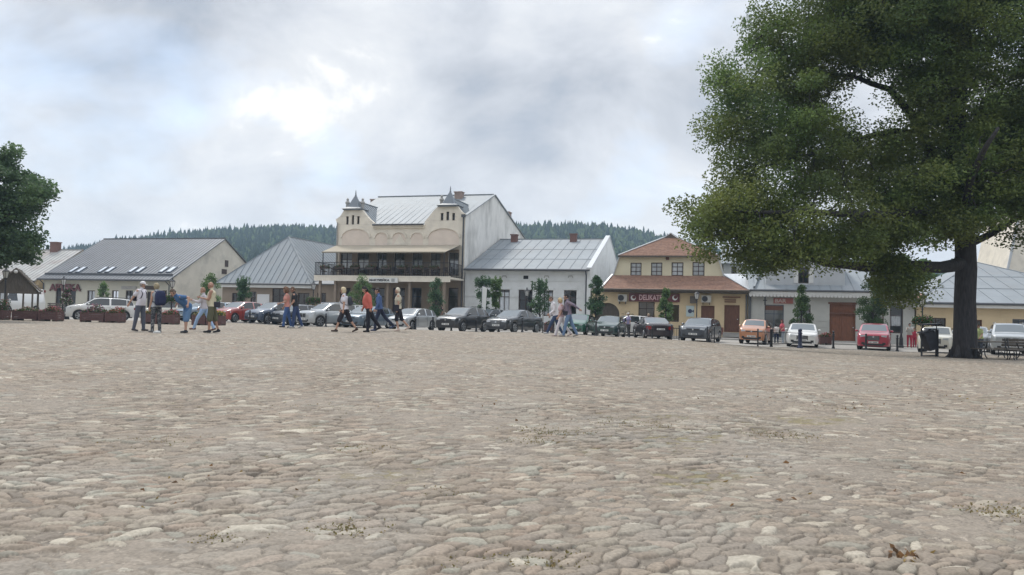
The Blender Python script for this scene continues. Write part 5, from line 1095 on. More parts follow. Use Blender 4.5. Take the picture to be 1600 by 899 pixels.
make_car('hatch', 4.28, 1.81, 1.45, PT['white'], 'white hatchback facing the square beside the wooden gate', GR, 1254, 47.6, 248, grille='big')
make_car('suv', 4.3, 1.79, 1.58, PT['crimson'], 'bright red SUV facing the square in front of the shop windows', GR, 1366, 46, 243, grille='big')
make_car('mini', 3.7, 1.69, 1.42, PT['ivory'], 'small rounded ivory car beside the linden trunk', GR, 1465, 42.0, 236, grille='big', two_door=True)
make_car('suv', 4.4, 1.8, 1.5, PT['grey'], 'grey car peeping out right behind the linden trunk', GR, 1522, 46.5, 236)
make_car('suv', 4.65, 1.84, 1.7, PT['silver'], 'large silver SUV with V shaped grille behind the benches', GR, 1576, 42.2, 240, grille='v', rails='c')
v_ = make_car('van', 5.2, 2.0, 2.3, PT['white'], 'white delivery truck standing behind the wooden shelter', 'vehicles by the shelter', 22, 66, 262, mirrors=True)
v_.name = 'delivery_truck'; v_['category'] = 'truck'

# ------------------------------------------------------------------ street furniture
def place(name, px, Y, label, cat, group=None, rz=0.0, dz=0.0):
    p = spot(px, Y); return empty(name, (p.x, p.y, p.z + dz), rz, label, cat, group)
def make_bollard(px, Y, label, group='iron bollards along the kerb', r=.055, h=.92, m=None):
    e = place('bollard', px, Y, label, 'bollard', group); k = MB(); k.sm = True
    k.lathe([(r * 1.6, -.05), (r * 1.6, .06), (r * 1.15, .12), (r, .16), (r, h * .75), (r * 1.25, h * .77), (r * 1.25, h * .81), (r * .9, h * .84), (r * .7, h * .88)], seg=12); k.build('post', m or M['iron'], e)
    k = MB(); k.sm = True; k.ball((0, 0, h * .94), r * 1.15); k.build('ball_finial', m or M['iron'], e); return e
near = {105: 'in front of the white SUV', 213: 'beside the man in the white cap', 390: 'in front of the red hatchback', 419: 'in front of the dark blue hatchback', 478: 'at the nose of the silver SUV', 509: 'at the front wheel of the silver SUV', 640: 'left of the pair before the silver hatchback',
        649: 'right of the pair before the silver hatchback', 676: 'at the tail of the silver hatchback', 705: 'before the front wheel of the black hatchback', 744: 'at the rear wheel of the black hatchback', 779: 'at the nose of the black saloon', 816: 'before the side of the black saloon',
        931: 'left of the dark green hatchback', 983: 'right of the dark green hatchback', 1019: 'behind the very dark plum saloon', 1302: 'before the big wooden gate', 1353: 'in front of the red SUV', 1402: 'between the red SUV and the ivory car'}
for px, t in near.items():
    u_, v0_ = None, None
    Yb = 46.9 - .277 * ((px - 800) / F_PX * 45); Yb = 46.9 - .277 * ((px - 800) / F_PX * Yb)
    make_bollard(px, Yb, 'slim iron bollard ' + t, h=.92 if px != 1302 else 1.0)
make_bollard(1250, 41.9, 'thick blue grey twin bollard in front of the white hatchback', r=.10, h=1.05, m=M['ironb']); 
def make_barrier(px0, px1, label, h=.95, nb=None, dY=0.0):
    Y0 = 46.6 - .277 * ((px0 - 800) / F_PX * 44) + dY; Y1 = 46.6 - .277 * ((px1 - 800) / F_PX * 44) + dY
    a, b = spot(px0, Y0), spot(px1, Y1); e = empty('railing', a, 0, label, 'railing', 'iron railings at the kerb'); d = b - a
    for t in ((0, 1)):
        k = MB(); q = d * t; k.lathe([(.06, -.05), (.06, .05), (.04, .08), (.04, h), (.055, h + .02), (.03, h + .07)], (q.x, q.y, q.z), 8); k.build('post', M['iron'], e)
    k = MB()
    for z in (h * .88, h * .25): k.bar((0, 0, z), (d.x, d.y, d.z + z), .04)
    n = nb or max(3, int(d.length / .16))
    for i in range(1, n): q = d * (i / n); k.bar((q.x, q.y, q.z + h * .25), (q.x, q.y, q.z + h * .88), .018)
    k.build('rail_panel', M['iron'], e); return e
make_barrier(848, 864, 'short low iron railing beside the walking trio', .6); make_barrier(1049, 1061, 'short iron railing between the plum saloon and charcoal car'); make_barrier(1105, 1116, 'short iron railing before the wheel of the charcoal car')
make_barrier(1184, 1204, 'iron railing in front of the orange car', nb=2); make_barrier(1206, 1248, 'long two bar iron railing between the orange car and white hatchback', nb=2)

leaf_pal = [(.05, .10, .03), (.07, .12, .035), (.035, .08, .03)]
def leaf_mesh(name, C, S, cols, m, parent=None, flat=.0, droop=0.0):
    """many small folded leaves: centres C (n,3), sizes S (n,), colours (n,3)"""
    n = len(C); d = rng.normal(size=(n, 3)); d /= np.linalg.norm(d, axis=1)[:, None]; q = rng.normal(size=(n, 3)); q[:, 2] *= (1 - flat)
    u = d; u[:, 2] = u[:, 2] * (1 - flat) - droop; u /= np.linalg.norm(u, axis=1)[:, None]; nrm = rng.normal(size=(n, 3)) * (1 - flat * .6) + np.array([0, 0, 1.0]) * flat * 1.6
    w = np.cross(nrm, u); w /= np.linalg.norm(w, axis=1)[:, None] + 1e-9; nn = np.cross(u, w); S = S[:, None]
    P = np.stack([C - u * S * .5, C + w * S * .36 - u * S * .05 + nn * S * .10, C + u * S * .6, C - w * S * .36 - u * S * .05 + nn * S * .10], 1).reshape(-1, 3)
    i0 = np.arange(n)[:, None] * 4; Fq = np.concatenate([i0 + [0, 1, 2], i0 + [0, 2, 3]], 0)
    o = tri_mesh(name, P, Fq, np.repeat(cols, 4, 0), m)
    if parent: o.parent = parent
    return o
def blob_cols(n, pal, jit=.25):
    pal = np.array(pal); c = pal[rng.integers(0, len(pal), n)] * (1 + jit * (rng.random((n, 1)) * 2 - 1)); return c
def make_planter(px0, px1, Y, label, fl=(.35, .04, .08), amt=1.0, fh=.25):
    a, b = spot(px0, Y), spot(px1, Y); c = (a + b) / 2; Lb = (b - a).length; e = empty('flower_planter', (c.x, c.y, min(a.z, b.z)), -AL * .3, label, 'planter', 'wooden planter boxes on the square')
    k = MB(); h, w = .56, .6
    for i in range(4):
        z = .1 + i * (h - .1) / 4; k.box(-Lb / 2 + .01, Lb / 2 - .01, -w / 2, -w / 2 + .04, z + .006, z + (h - .1) / 4 - .006); k.box(-Lb / 2 + .01, Lb / 2 - .01, w / 2 - .04, w / 2, z + .006, z + (h - .1) / 4 - .006)
        k.box(-Lb / 2, -Lb / 2 + .04, -w / 2 + .04, w / 2 - .04, z + .006, z + (h - .1) / 4 - .006); k.box(Lb / 2 - .04, Lb / 2, -w / 2 + .04, w / 2 - .04, z + .006, z + (h - .1) / 4 - .006)
    for x in (-Lb / 2, Lb / 2 - .1):
        for y in (-w / 2 - .015, w / 2 - .055): k.box(x, x + .1, y, y + .07, .04, h + .02)
    k.build('box', M['planter'], e); k = MB()
    for x in (-Lb / 2 + .02, Lb / 2 - .3): k.box(x, x + .28, -w / 2 + .03, w / 2 - .03, -.06, .1)
    k.build('foot', M['wooddark'], e); k = MB(); k.box(-Lb / 2 + .04, Lb / 2 - .04, -w / 2 + .04, w / 2 - .04, h - .1, h - .06); k.build('soil', mat('soil', (.05, .035, .025), .95), e)
    n = int(520 * Lb * amt); C = np.stack([rng.uniform(-Lb / 2, Lb / 2, n), rng.uniform(-.3, .3, n), h - .08 + rng.random(n) ** 1.3 * fh * (1 + .6 * np.sin(rng.uniform(-Lb, Lb, n)))], 1)
    C[:, 2] = h - .08 + rng.random(n) ** 1.2 * fh * (.5 + .8 * (np.sin(C[:, 0] * 5.0 + Lb) * .5 + .5)); leaf_mesh('plants', C, np.full(n, .09), blob_cols(n, leaf_pal), M['leafm'], e)
    n2 = int(260 * Lb * amt); C = np.stack([rng.uniform(-Lb / 2, Lb / 2, n2), rng.uniform(-.3, .3, n2), np.zeros(n2)], 1); C[:, 2] = h + rng.random(n2) * fh * (.3 + .9 * (np.sin(C[:, 0] * 5.0 + Lb) * .5 + .5)); leaf_mesh('blossoms', C, np.full(n2, .075), blob_cols(n2, [fl, (fl[0] * .7, fl[1], fl[2] * 1.3), (.5, .2, .22)]), M['leafm'], e)
    return e
make_planter(-6, 11, 43, 'dark planter box cut by the left edge with leafy shrubs', (.15, .1, .05), 1.4, .55); make_planter(23, 64, 42.5, 'long brown planter box with sparse straw coloured plants, left of a pair', (.25, .2, .12), .7, .22); make_planter(65, 95, 42.2, 'brown planter box with pink blossoms, right of a pair by the pharmacy lamp', (.45, .10, .12), 1.0, .26)
make_planter(129, 167.5, 42, 'planter box with a mauve flower clump in front of the white SUV', (.28, .07, .14), .9, .4); make_planter(168.5, 192, 41.8, 'shorter planter box with red flowers at the rear wheel of the white SUV', (.4, .05, .04), .8, .3)
make_planter(224, 250, 41.5, 'planter box behind the legs of the man in the white cap', (.45, .25, .05), .8, .3); make_planter(251, 277, 41.3, 'planter box behind the camouflage trousers under the flower lamp', (.4, .06, .06), .8, .25); make_planter(303, 325, 41, 'planter box behind the light blue jeans', (.45, .35, .08), .8, .25); make_planter(326, 349, 40.8, 'planter box with yellow flowers behind the bald man', (.45, .35, .05), .9, .25)
make_planter(1279, 1297, 52, 'dark red planter box with red flowers beside the white hatchback', (.4, .03, .04), 1.0, .25); make_planter(850, 866, 54.5, 'planter box with red flowers at the tail of the black saloon', (.4, .05, .05), 1.0, .3)

def lantern(e, z, s=1.0):
    k = MB(); k.lathe([(.05, 0), (.11 * s, .03), (.12 * s, .05)], (0, 0, z), 6); k.lathe([(.21 * s, .44 * s), (.22 * s, .47 * s), (.12 * s, .56 * s), (.06, .60 * s), (.05, .66 * s), (.015, .74 * s)], (0, 0, z), 6)
    for i in range(6):
        a = i * math.pi / 3; k.bar((.115 * s * math.cos(a), .115 * s * math.sin(a), z + .05), (.205 * s * math.cos(a), .205 * s * math.sin(a), z + .45 * s), .018)
    o = k.build('lantern', M['iron'], e); k = MB(); k.lathe([(.105 * s, .06), (.19 * s, .44 * s)], (0, 0, z), 6); k.build('lantern_glass', M['lamp'], o)
def make_lamp(px, Y, H_, label, basket=False, ornate=False, arm=0.0):
    e = place('street_lamp', px, Y, label, 'street lamp', 'cast iron lanterns round the square'); r = .045
    k = MB(); k.sm = False; b = 2.2 if ornate else 1.6
    k.lathe([(r * b * 1.7, -.05), (r * b * 1.7, .10), (r * b * 1.4, .16), (r * b * 1.15, .55), (r * b * 1.3, .60), (r * b, .66), (r * 1.1, .95), (r * 1.5, 1.0), (r, 1.05), (r * .8, H_ - .8), (r * 1.4, H_ - .76), (r * .8, H_ - .7), (r * .9, H_ - .62)], seg=10); k.build('post', M['iron'], e); lantern(e, H_ - .62, .95)
    if basket:
        k = MB(); zb = H_ - 1.35; k.tube([(.35 * math.cos(a), .35 * math.sin(a), zb) for a in np.linspace(0, 6.283, 15)], .015, 5); 
        for a in (0, 1.57, 3.14, 4.71): k.bar((0, 0, zb), (.35 * math.cos(a), .35 * math.sin(a), zb), .02)
        o = k.build('basket_ring', M['iron'], e); n = 1000; t = rng.random(n) * 6.283; rr_ = .15 + .38 * np.sqrt(rng.random(n)); C = np.stack([rr_ * np.cos(t), rr_ * np.sin(t), zb + rng.normal(0, .12, n) - (rr_ - .2) * .35], 1); leaf_mesh('basket_plants', C, np.full(n, .11), blob_cols(n, leaf_pal), M['leafm'], o); n = 170; C = C[:n] + rng.normal(0, .04, (n, 3)); leaf_mesh('basket_flowers', C, np.full(n, .09), blob_cols(n, [(.45, .08, .1), (.5, .4, .35), (.3, .05, .15)]), M['leafm'], o)
    return e
make_lamp(6, 44, 3.0, 'street lamp at the left edge before the wooden shelter'); make_lamp(97, 55, 3.1, 'street lamp in front of the pharmacy sign')
make_lamp(267, 52, 2.95, 'flower basket street lamp behind the bent man', basket=True); make_lamp(488, 58, 3.2, 'flower basket street lamp at the left end of the hotel terrace', basket=True)
make_lamp(755, 56, 3.3, 'street lamp among the small trees before the white house'); make_lamp(822, 57, 3.2, 'street lamp before the door of the white house')
make_lamp(1088, 56, 3.5, 'street lamp standing before the poster on the grocery wall'); make_lamp(1408, 50, 3.35, 'heavy based street lamp by the rightmost shop window', ornate=True)
make_lamp(1441, 43.5, 3.2, 'flower basket street lamp behind the tilted litter bin', basket=True)
make_lamp(687, 56, 3.3, 'street lamp beside the tree under the hotel terrace') if False else None
# flower tower by the pharmacy
e = place('flower_stand', 102.5, 54.5, 'tiered flower stand on a conical iron foot by the pharmacy lamp', 'flower stand'); k = MB(); k.lathe([(.26, 0), (.2, .35), (.07, .9), (.05, 2.0), (.03, 2.3)], seg=10); k.build('foot', M['iron'], e)
for z, r_ in ((1.35, .42), (1.75, .3), (2.1, .18)):
    n = 420; t = rng.random(n) * 6.283; q = r_ * np.sqrt(rng.random(n)); C = np.stack([q * np.cos(t), q * np.sin(t), z + rng.normal(0, .09, n)], 1); cc = np.where(rng.random((n, 1)) < .35, blob_cols(n, [(.4, .3, .32), (.35, .1, .2)]), blob_cols(n, leaf_pal)); leaf_mesh('flower_tier', C, np.full(n, .1), cc, M['leafm'], e)
# tall banner flag by the white house
e = place('banner', 752, 55.5, 'pale upright banner on a thin pole beside the small tree', 'banner'); k = MB(); k.lathe([(.15, 0), (.15, .05), (.02, .06), (.018, 3.2)], seg=8); k.build('pole', M['metalw'], e); k = MB(); k.slab([(0, 0, 3.2), (.35, .02, 3.1), (.28, 0, 1.3), (.02, 0, 1.2)], .01); k.build('flag', M['signw'], e)
# litter bin, tilted on its frame
e = place('litter_bin', 1459, 33.8, 'black litter bin hanging tilted between posts under a small roof', 'litter bin', None, rad(8)); k = MB(); k.box(.10, .20, -.05, .05, -.05, 1.22); k.build('post', M['iron'], e); k = MB(); k.box(-.62, -.57, -.03, .03, -.02, 1.25); k.bar((-.6, 0, 1.25), (.15, 0, 1.2), .04); k.bar((-.55, 0, .03), (.15, 0, .06), .05); k.build('frame', M['iron'], e)
k = MB(); k.bar((-.55, 0, 1.25), (-.5, 0, 1.42), .03); k.bar((.14, 0, 1.2), (.12, 0, 1.42), .03); k.obox((-.2, 0, 1.44), (.42, 0, .02), (0, .25, 0), (0, 0, .03)); k.build('roof_plate', M['iron'], e); k = MB(); q = [(-.60, 1.02), (-.10, 1.16), (.06, .36), (-.30, .26)]; k.prism(q, -.2, .2); k.prism([(-.66, 1.04), (-.06, 1.2), (-.06, 1.25), (-.66, 1.09)], -.23, .23); k.build('bin_body', mat('bin_black', (.028, .03, .04), .55, .15, 6), e)
# benches and table at the right
def make_bench(px, Y, label, Lb=1.9, back=True, rz=0.0):
    e = place('park_bench', px, Y, label, 'bench', 'iron legged benches under the linden', rz); k = MB()
    for i in range(4): k.box(-Lb / 2, Lb / 2, -.22 + i * .12, -.12 + i * .12, .44, .475)
    k.build('seat', M['wooddark'], e)
    if back:
        k = MB()
        for i in range(3): k.box(-Lb / 2, Lb / 2, .26 + i * .03, .285 + i * .03, .56 + i * .12, .66 + i * .12)
        k.build('backrest', M['wooddark'], e)
    for s_ in (-1, 1):
        x = s_ * (Lb / 2 - .2); k = MB(); k.tube([(x, -.26, 0), (x, -.18, .12), (x, -.22, .3), (x, -.16, .43)], .022, 6); k.tube([(x, .24, 0), (x, .16, .14), (x, .22, .3), (x, .2, .43), (x, .3, .62), (x, .35, .92)], .022, 6); k.tube([(x, -.2, .22), (x, 0, .3), (x, .2, .2)], .016, 6); k.box(x - .02, x + .02, -.2, .24, .415, .438); k.build('leg', M['iron'], e)
    return e
def make_table(px, Y, label, Lb=2.0, rz=0.0):
    e = place('picnic_table', px, Y, label, 'table', None, rz); k = MB()
    for i in range(6): k.box(-Lb / 2, Lb / 2, -.38 + i * .13, -.27 + i * .13, .72, .76)
    k.build('tabletop', M['wooddark'], e)
    for s_ in (-1, 1):
        x = s_ * (Lb / 2 - .25)
        k = MB()
        for y in (-1, 1): k.tube([(x, y * .36, 0), (x, y * .2, .12), (x, y * .12, .35), (x, y * .26, .55), (x, y * .34, .70)], .025, 6)
        k.tube([(x, -.14, .35), (x, 0, .28), (x, .14, .35)], .018, 6); k.box(x - .02, x + .02, -.36, .36, .69, .718); k.build('leg', M['iron'], e)
make_table(1566, 33.5, 'slatted table with scrolled iron legs right of the linden', 2.3, rad(2)); make_bench(1556, 32.2, 'backless slatted bench in front of the iron legged table', 1.9, False, rad(2)); make_bench(1590, 34.6, 'slatted bench with backrest behind the iron legged table', 1.9, True, rad(182)); make_bench(1604, 31.8, 'slatted bench cut by the right edge of the view', 1.8, False, rad(4))
make_bench(110, 60, 'dark wooden bench beneath the pharmacy windows', 1.8, True, rad(165)) if False else None
e = place('park_bench', 84, 66, 'dark slatted bench against the pharmacy front', 'bench', None, -AL); k = MB()
for i in range(4): k.box(-1.0, 1.0, -.22 + i * .12, -.12 + i * .12, .44, .475)
k.build('seat', M['wooddark'], e); k = MB(); [k.box(-1, 1, .25, .28, .6 + i * .16, .72 + i * .16) for i in range(3)]; k.build('backrest', M['wooddark'], e)
for s_ in (-.8, .8): k = MB(); k.box(s_ - .03, s_ + .03, -.2, -.14, 0, .44); k.box(s_ - .03, s_ + .03, .28, .33, 0, 1.05); k.box(s_ - .03, s_ + .03, -.14, .28, .38, .43); k.build('leg', M['iron'], e)
# wooden shelter at the far left
e = place('wooden_shelter', 25, 50, 'open wooden shelter with steep shingled gable roof at the left edge', 'shelter', None, rad(29)); sx, sy, hz_, hr = 1.28, 1.6, 1.9, 3.35; k = MB()
px_m = F_PX / 50
for s_ in (-1, 1): k.slab([(s_ * (sx + .1), -sy, hz_), (0, -sy, hr), (0, sy, hr), (s_ * (sx + .1), sy, hz_)], .08)
for i in range(9):
    z = hz_ + (hr - hz_) * i / 9
    for s_ in (-1, 1): x = (sx + .12) * (1 - i / 9); k.bar((s_ * x, -sy, z + .05), (s_ * x, sy, z + .05), .03)
k.build('roof', M['shingle'], e); k = MB(); k.prism([(-sx, hz_ - .05), (sx, hz_ - .05), (0, hr - .1)], -sy + .12, -sy + .17)
for i in range(-4, 5): x = i * sx / 4.6; k.bar((x, -sy + .1, hz_ - .02), (x * .1, -sy + .1, hr - .22), .03)
k.build('gable_boards', M['wooddark'], e); k = MB(); k.box(-sx, sx, -sy + .1, -sy + .22, hz_ - .2, hz_ - .05); k.box(-sx, sx, sy - .22, sy - .1, hz_ - .2, hz_ - .05); [k.box(s_ * sx - .06, s_ * sx + .06, -sy + .1, sy - .1, hz_ - .199, hz_ - .06) for s_ in (-.93, .93)]; k.build('beam', M['wooddark'], e)
for x in (-.9, -.45, .45, .95): k = MB(); k.box(x - .05, x + .05, -sy + .11, -sy + .21, -.1, hz_ - .2); k.build('post', M['wooddark'], e)
for x in (-1.1, 1.1): k = MB(); k.box(x - .06, x + .06, sy - .22, sy - .1, -.1, hz_ - .2); k.build('post', M['wooddark'], e)
k = MB(); k.ball((0, -sy - .06, hr - .28), .12); k.build('gable_lamp', M['lamp'], e)
# things on the hotel terrace: tables, chairs, flower troughs on the rail
H, zs, VB, ub0, ub1, UR_ = HOT
def make_chair(u, v, rz):
    p = W(u, v); e = empty('terrace_chair', (p.x, p.y, zs), rz, 'dark terrace chair behind the hotel railing', 'chair', 'chairs on the hotel terrace'); k = MB(); k.box(-.22, .22, -.22, .22, .43, .47); k.build('seat', M['frame'], e); k = MB(); k.box(-.22, .22, .19, .22, .55, .92); k.build('backrest', M['frame'], e)
    for sx_ in (-1, 1):
        for sy_ in (-1, 1): k = MB(); k.box(sx_ * .2 - .015, sx_ * .2 + .015, sy_ * .2 - .015, sy_ * .2 + .015, 0, .43 if sy_ < 0 else .56); k.build('leg', M['frame'], e)
    return e
def make_ttable(u, v):
    p = W(u, v); e = empty('terrace_table', (p.x, p.y, zs), -AL, 'small dark square table behind the hotel railing', 'table', 'tables on the hotel terrace'); k = MB(); k.box(-.4, .4, -.4, .4, .72, .75); k.build('tabletop', M['frame'], e)
    for sx_ in (-1, 1):
        for sy_ in (-1, 1): k = MB(); k.box(sx_ * .35 - .02, sx_ * .35 + .02, sy_ * .35 - .02, sy_ * .35 + .02, 0, .72); k.build('leg', M['frame'], e)
cu_ = ub0 + 1.0; i = 0
while cu_ < ub1 - .8:
    make_ttable(cu_, VB + .95); make_chair(cu_ - .62, VB + .95, -AL + 1.57); make_chair(cu_ + .62, VB + .95, -AL - 1.57); make_chair(cu_, VB + 1.6, -AL); cu_ += 1.75; i += 1
cu_ = ub0 + .6; i = 0
names = ['over the left terrace corner', 'second from the left terrace corner', 'above the tree beside the hotel sign', 'above the hotel sign', 'above the sign emblem', 'above the dark shop door', 'above the right tree', 'near the right terrace corner', 'at the right terrace corner']
while cu_ < ub1 - .9 and i < 9:
    p = W(cu_ + .45, VB - .12); e = empty('flower_trough', (p.x, p.y, zs + .62), -AL, 'dark flower trough hung on the terrace railing ' + names[i], 'flower trough', 'flower troughs on the terrace railing'); k = MB(); k.box(-.42, .42, -.09, .1, 0, .17); k.box(-.3, -.27, .1, .14, .05, .3); k.box(.27, .3, .1, .14, .05, .3); k.build('trough', M['frame'], e)
    n = 240; C = np.stack([rng.uniform(-.45, .45, n), rng.uniform(-.13, .12, n), .14 + rng.random(n) * .22 - rng.random(n) * .12], 1); cc = np.where(rng.random((n, 1)) < .2, blob_cols(n, [(.3, .03, .04), (.3, .25, .2)]), blob_cols(n, leaf_pal)); leaf_mesh('plants', C, np.full(n, .09), cc * .8, M['leafm'], e); cu_ += 1.45; i += 1
print('p4 ok')
# ------------------------------------------------------------------ people
def V3(*a): return np.array(a, float)
SKIN = mat('skin', (.42, .25, .18), .6, .06, 12); SKIN_T = mat('tanned_skin', (.36, .20, .14), .6, .06, 12)
LIP = mat('lips_and_eyes', (.10, .04, .035), .5)
def cloth(name, c, **k): return mat('cloth_' + name, c, .9, .08, 6, .2, 60, **k)
def camo(name, a, b, scale, thr=.5):
    m = mat(name, a, .9, 0, stain=b, stain_amt=1.0, stain_scale=scale); return m
def plaid(name, a, b):
    m = bpy.data.materials.new(name); m.use_nodes = True; nt = m.node_tree; t = nt.nodes.new('ShaderNodeTexCoord'); w1 = nt.nodes.new('ShaderNodeTexWave'); w1.inputs['Scale'].default_value = 7; w1.bands_direction = 'Z'
    w2 = nt.nodes.new('ShaderNodeTexWave'); w2.inputs['Scale'].default_value = 7; w2.bands_direction = 'Y'; L(nt, t.outputs['Object'], w1.inputs['Vector']); L(nt, t.outputs['Object'], w2.inputs['Vector'])
    x = nt.nodes.new('ShaderNodeMath'); x.operation = 'MULTIPLY'; L(nt, w1.outputs['Fac'], x.inputs[0]); L(nt, w2.outputs['Fac'], x.inputs[1]); mx = nt.nodes.new('ShaderNodeMixRGB'); mx.inputs[1].default_value = (*a, 1); mx.inputs[2].default_value = (*b, 1)
    L(nt, x.outputs[0], mx.inputs[0]); L(nt, mx.outputs[0], nt.nodes['Principled BSDF'].inputs['Base Color']); nt.nodes['Principled BSDF'].inputs['Roughness'].default_value = .9; return m
def rotx(a): c, s = math.cos(a), math.sin(a); return np.array([[1, 0, 0], [0, c, -s], [0, s, c]])
def roty(a): c, s = math.cos(a), math.sin(a); return np.array([[c, 0, s], [0, 1, 0], [-s, 0, c]])
def rotz(a): c, s = math.cos(a), math.sin(a); return np.array([[c, -s, 0], [s, c, 0], [0, 0, 1]])
def capsule(mb, a, b, ra, rb, seg=12):
    a, b = Vector(a), Vector(b); d = (b - a); n = d.length; d = d / max(n, 1e-6); pts = []; rs = []
    for t in (0, .25, .5, .75, 1): q = math.sin(t * math.pi / 2); pts.append(a - d * ra * (1 - q) * .999); rs.append(max(ra * math.sqrt(max(1 - (1 - q) ** 2, 0)), .002))
    for t in (1, .75, .5, .25, 0): q = math.sin(t * math.pi / 2); pts.append(b + d * rb * (1 - q) * .999); rs.append(max(rb * math.sqrt(max(1 - (1 - q) ** 2, 0)), .002))
    mb.tube(pts, rs, seg)
def make_person(px, Y, face, label, h=1.72, lean=4, hips=(0, 0), knees=(4, 4), arms=(5, -5), elbows=(12, 12), abd=(6, 6), headp=0, headyaw=0, shirt=(.6, .6, .6), pants=(.05, .07, .12), shoe=(.03, .03, .035), sleeves='short', legs='long', hair='short', hairc=(.05, .03, .02),
                skin=None, build=1.0, female=False, group=None, skirt=False, crouch=0.0, seated=False, shirt_m=None, pants_m=None, belly=0.0, vox=.015, ground_dz=0.0):
    s = h / 1.75; B = build * 1.09; P0 = V3(0, 0, .93) * s; sk = skin or SKIN; MBp = MB(); MBp.sm = True; prim = []
    def cap(a, b, ra, rb, lab): capsule(MBp, a, b, ra * s, rb * s); prim.append((np.array(a), np.array(b), ra * s, rb * s, lab))
    T_ = roty(rad(lean)); hwid = .165 if female else .185
    sp = lambda x, y, z: P0 + T_ @ (V3(x, y, z) * s)                # torso frame, from the pelvis up
    # torso loft
    rows = [(-.08, .085 * B, .125 * B, 0), (-.02, .112 * B, .165 * B, 0), (.08, (.108 + belly * .6) * B, .158 * B, .012 + belly * .4), (.20, (.104 + belly) * B, (.135 if female else .15) * B, .012 + belly * .6), (.33, (.118 + (.02 if female else 0)) * B, .155 * B, .014), (.43, .112 * B, .168 * B, .0), (.49, .085 * B, hwid * .80, -.005), (.53, .055, .085, -.005), (.57, .05, .052, .004)]
    seg = 18; Pt = []
    for z, rx, ry, ox in rows:
        for k in range(seg): a = 2 * math.pi * k / seg; Pt.append(sp(ox + rx * math.cos(a), ry * math.sin(a), z))
    Fs = [(i * seg + k, i * seg + (k + 1) % seg, (i + 1) * seg + (k + 1) % seg, (i + 1) * seg + k) for i in range(len(rows) - 1) for k in range(seg)] + [tuple(range(seg))[::-1], tuple((len(rows) - 1) * seg + k for k in range(seg))]
    MBp.add(Pt, Fs); prim.append((sp(0, 0, .10), sp(0, 0, .50), .15 * s * B, .13 * s, 'shirt')); prim.append((sp(0, -.09, .40), sp(0, .09, .40), .12 * s, .12 * s, 'shirt')); prim.append((sp(0, -.05, -.05), sp(0, .05, -.05), .14 * s * B, .14 * s * B, 'pants'))
    # neck and head
    nk = sp(.0, 0, .55); Hd = T_ @ roty(rad(headp - lean * .6)); Hd = Hd @ rotz(rad(headyaw)); hc = nk + Hd @ (V3(.02, 0, .15) * s); cap(nk - Hd @ V3(0, 0, .02), hc - Hd @ V3(.02, 0, .04), .052, .05, 'skin')
    hp = lambda x, y, z: hc + Hd @ (V3(x, y, z) * s)
    hs = MB(); seg2, rg = 16, 10; Pt = []
    for i in range(rg + 1):
        t = math.pi * i / rg
        for k in range(seg2):
            a = 2 * math.pi * k / seg2; x, y, z = .096 * math.sin(t) * math.cos(a), .077 * math.sin(t) * math.sin(a), .118 * math.cos(t)
            if z < -.02: y *= 1 - .25 * min((-z - .02) / .09, 1); x *= (1 - .12 * min((-z - .02) / .09, 1)) if x > 0 else (1 - .3 * min((-z - .02) / .09, 1))
            Pt.append(hp(x, y, z))
    MBp.add(Pt, [(i * seg2 + k, (i + 1) * seg2 + k, (i + 1) * seg2 + (k + 1) % seg2, i * seg2 + (k + 1) % seg2) for i in range(rg) for k in range(seg2)]); prim.append((hp(0, 0, .03), hp(0, 0, -.04), .09 * s, .075 * s, 'skin'))
    cap(hp(.088, 0, .01), hp(.108, 0, -.022), .010, .016, 'skin'); cap(hp(.075, 0, -.095), hp(.082, 0, -.098), .024, .024, 'skin')
    for y in (-1, 1): cap(hp(-.002, y * .078, .012), hp(-.006, y * .08, -.022), .017, .012, 'skin')
    eyes = [hp(.088, y * .031, .008) for y in (-1, 1)]; mouth = [hp(.090, y * .012, -.056) for y in (-1, 0, 1)]
    fingers = []
    for i, sd in enumerate((1, -1)):                              # left (+y) then right
        sh = sp(0, sd * hwid, .475); A_ = T_ @ rotx(rad(sd * abd[i])) @ roty(rad(-arms[i])); d1 = A_ @ V3(0, 0, -1); el = sh + d1 * .285 * s; A2 = A_ @ roty(rad(-elbows[i])); d2 = A2 @ V3(0, 0, -1); wr = el + d2 * .25 * s
        cap(sh, el, .049 * B, .040, 'skin' if sleeves == 'none' else 'shirt' if sleeves == 'long' else 'skin'); cap(el, wr, .039, .028, 'shirt' if sleeves == 'long' else 'skin')
        if sleeves == 'short': cap(sp(0, sd * (hwid - .03), .475), sh + d1 * .16 * s, .066 * B, .062 * B, 'shirt')
        elif sleeves == 'long': cap(sp(0, sd * (hwid - .03), .475), el, .062 * B, .052 * B, 'shirt'); cap(el, wr - d2 * .01, .050, .040, 'shirt')
        else: cap(sp(0, sd * (hwid - .04), .47), sh, .055 * B, .052 * B, 'skin')
        side_ = A2 @ V3(0, 1, 0); fw_ = A2 @ V3(1, 0, 0); pc = wr + d2 * .085 * s
        cap(wr, pc + fw_ * .02 * s, .027, .022, 'skin'); cap(wr, pc - fw_ * .022 * s, .026, .02, 'skin'); fingers.append((pc, d2, fw_, side_ * sd))
    fz = []
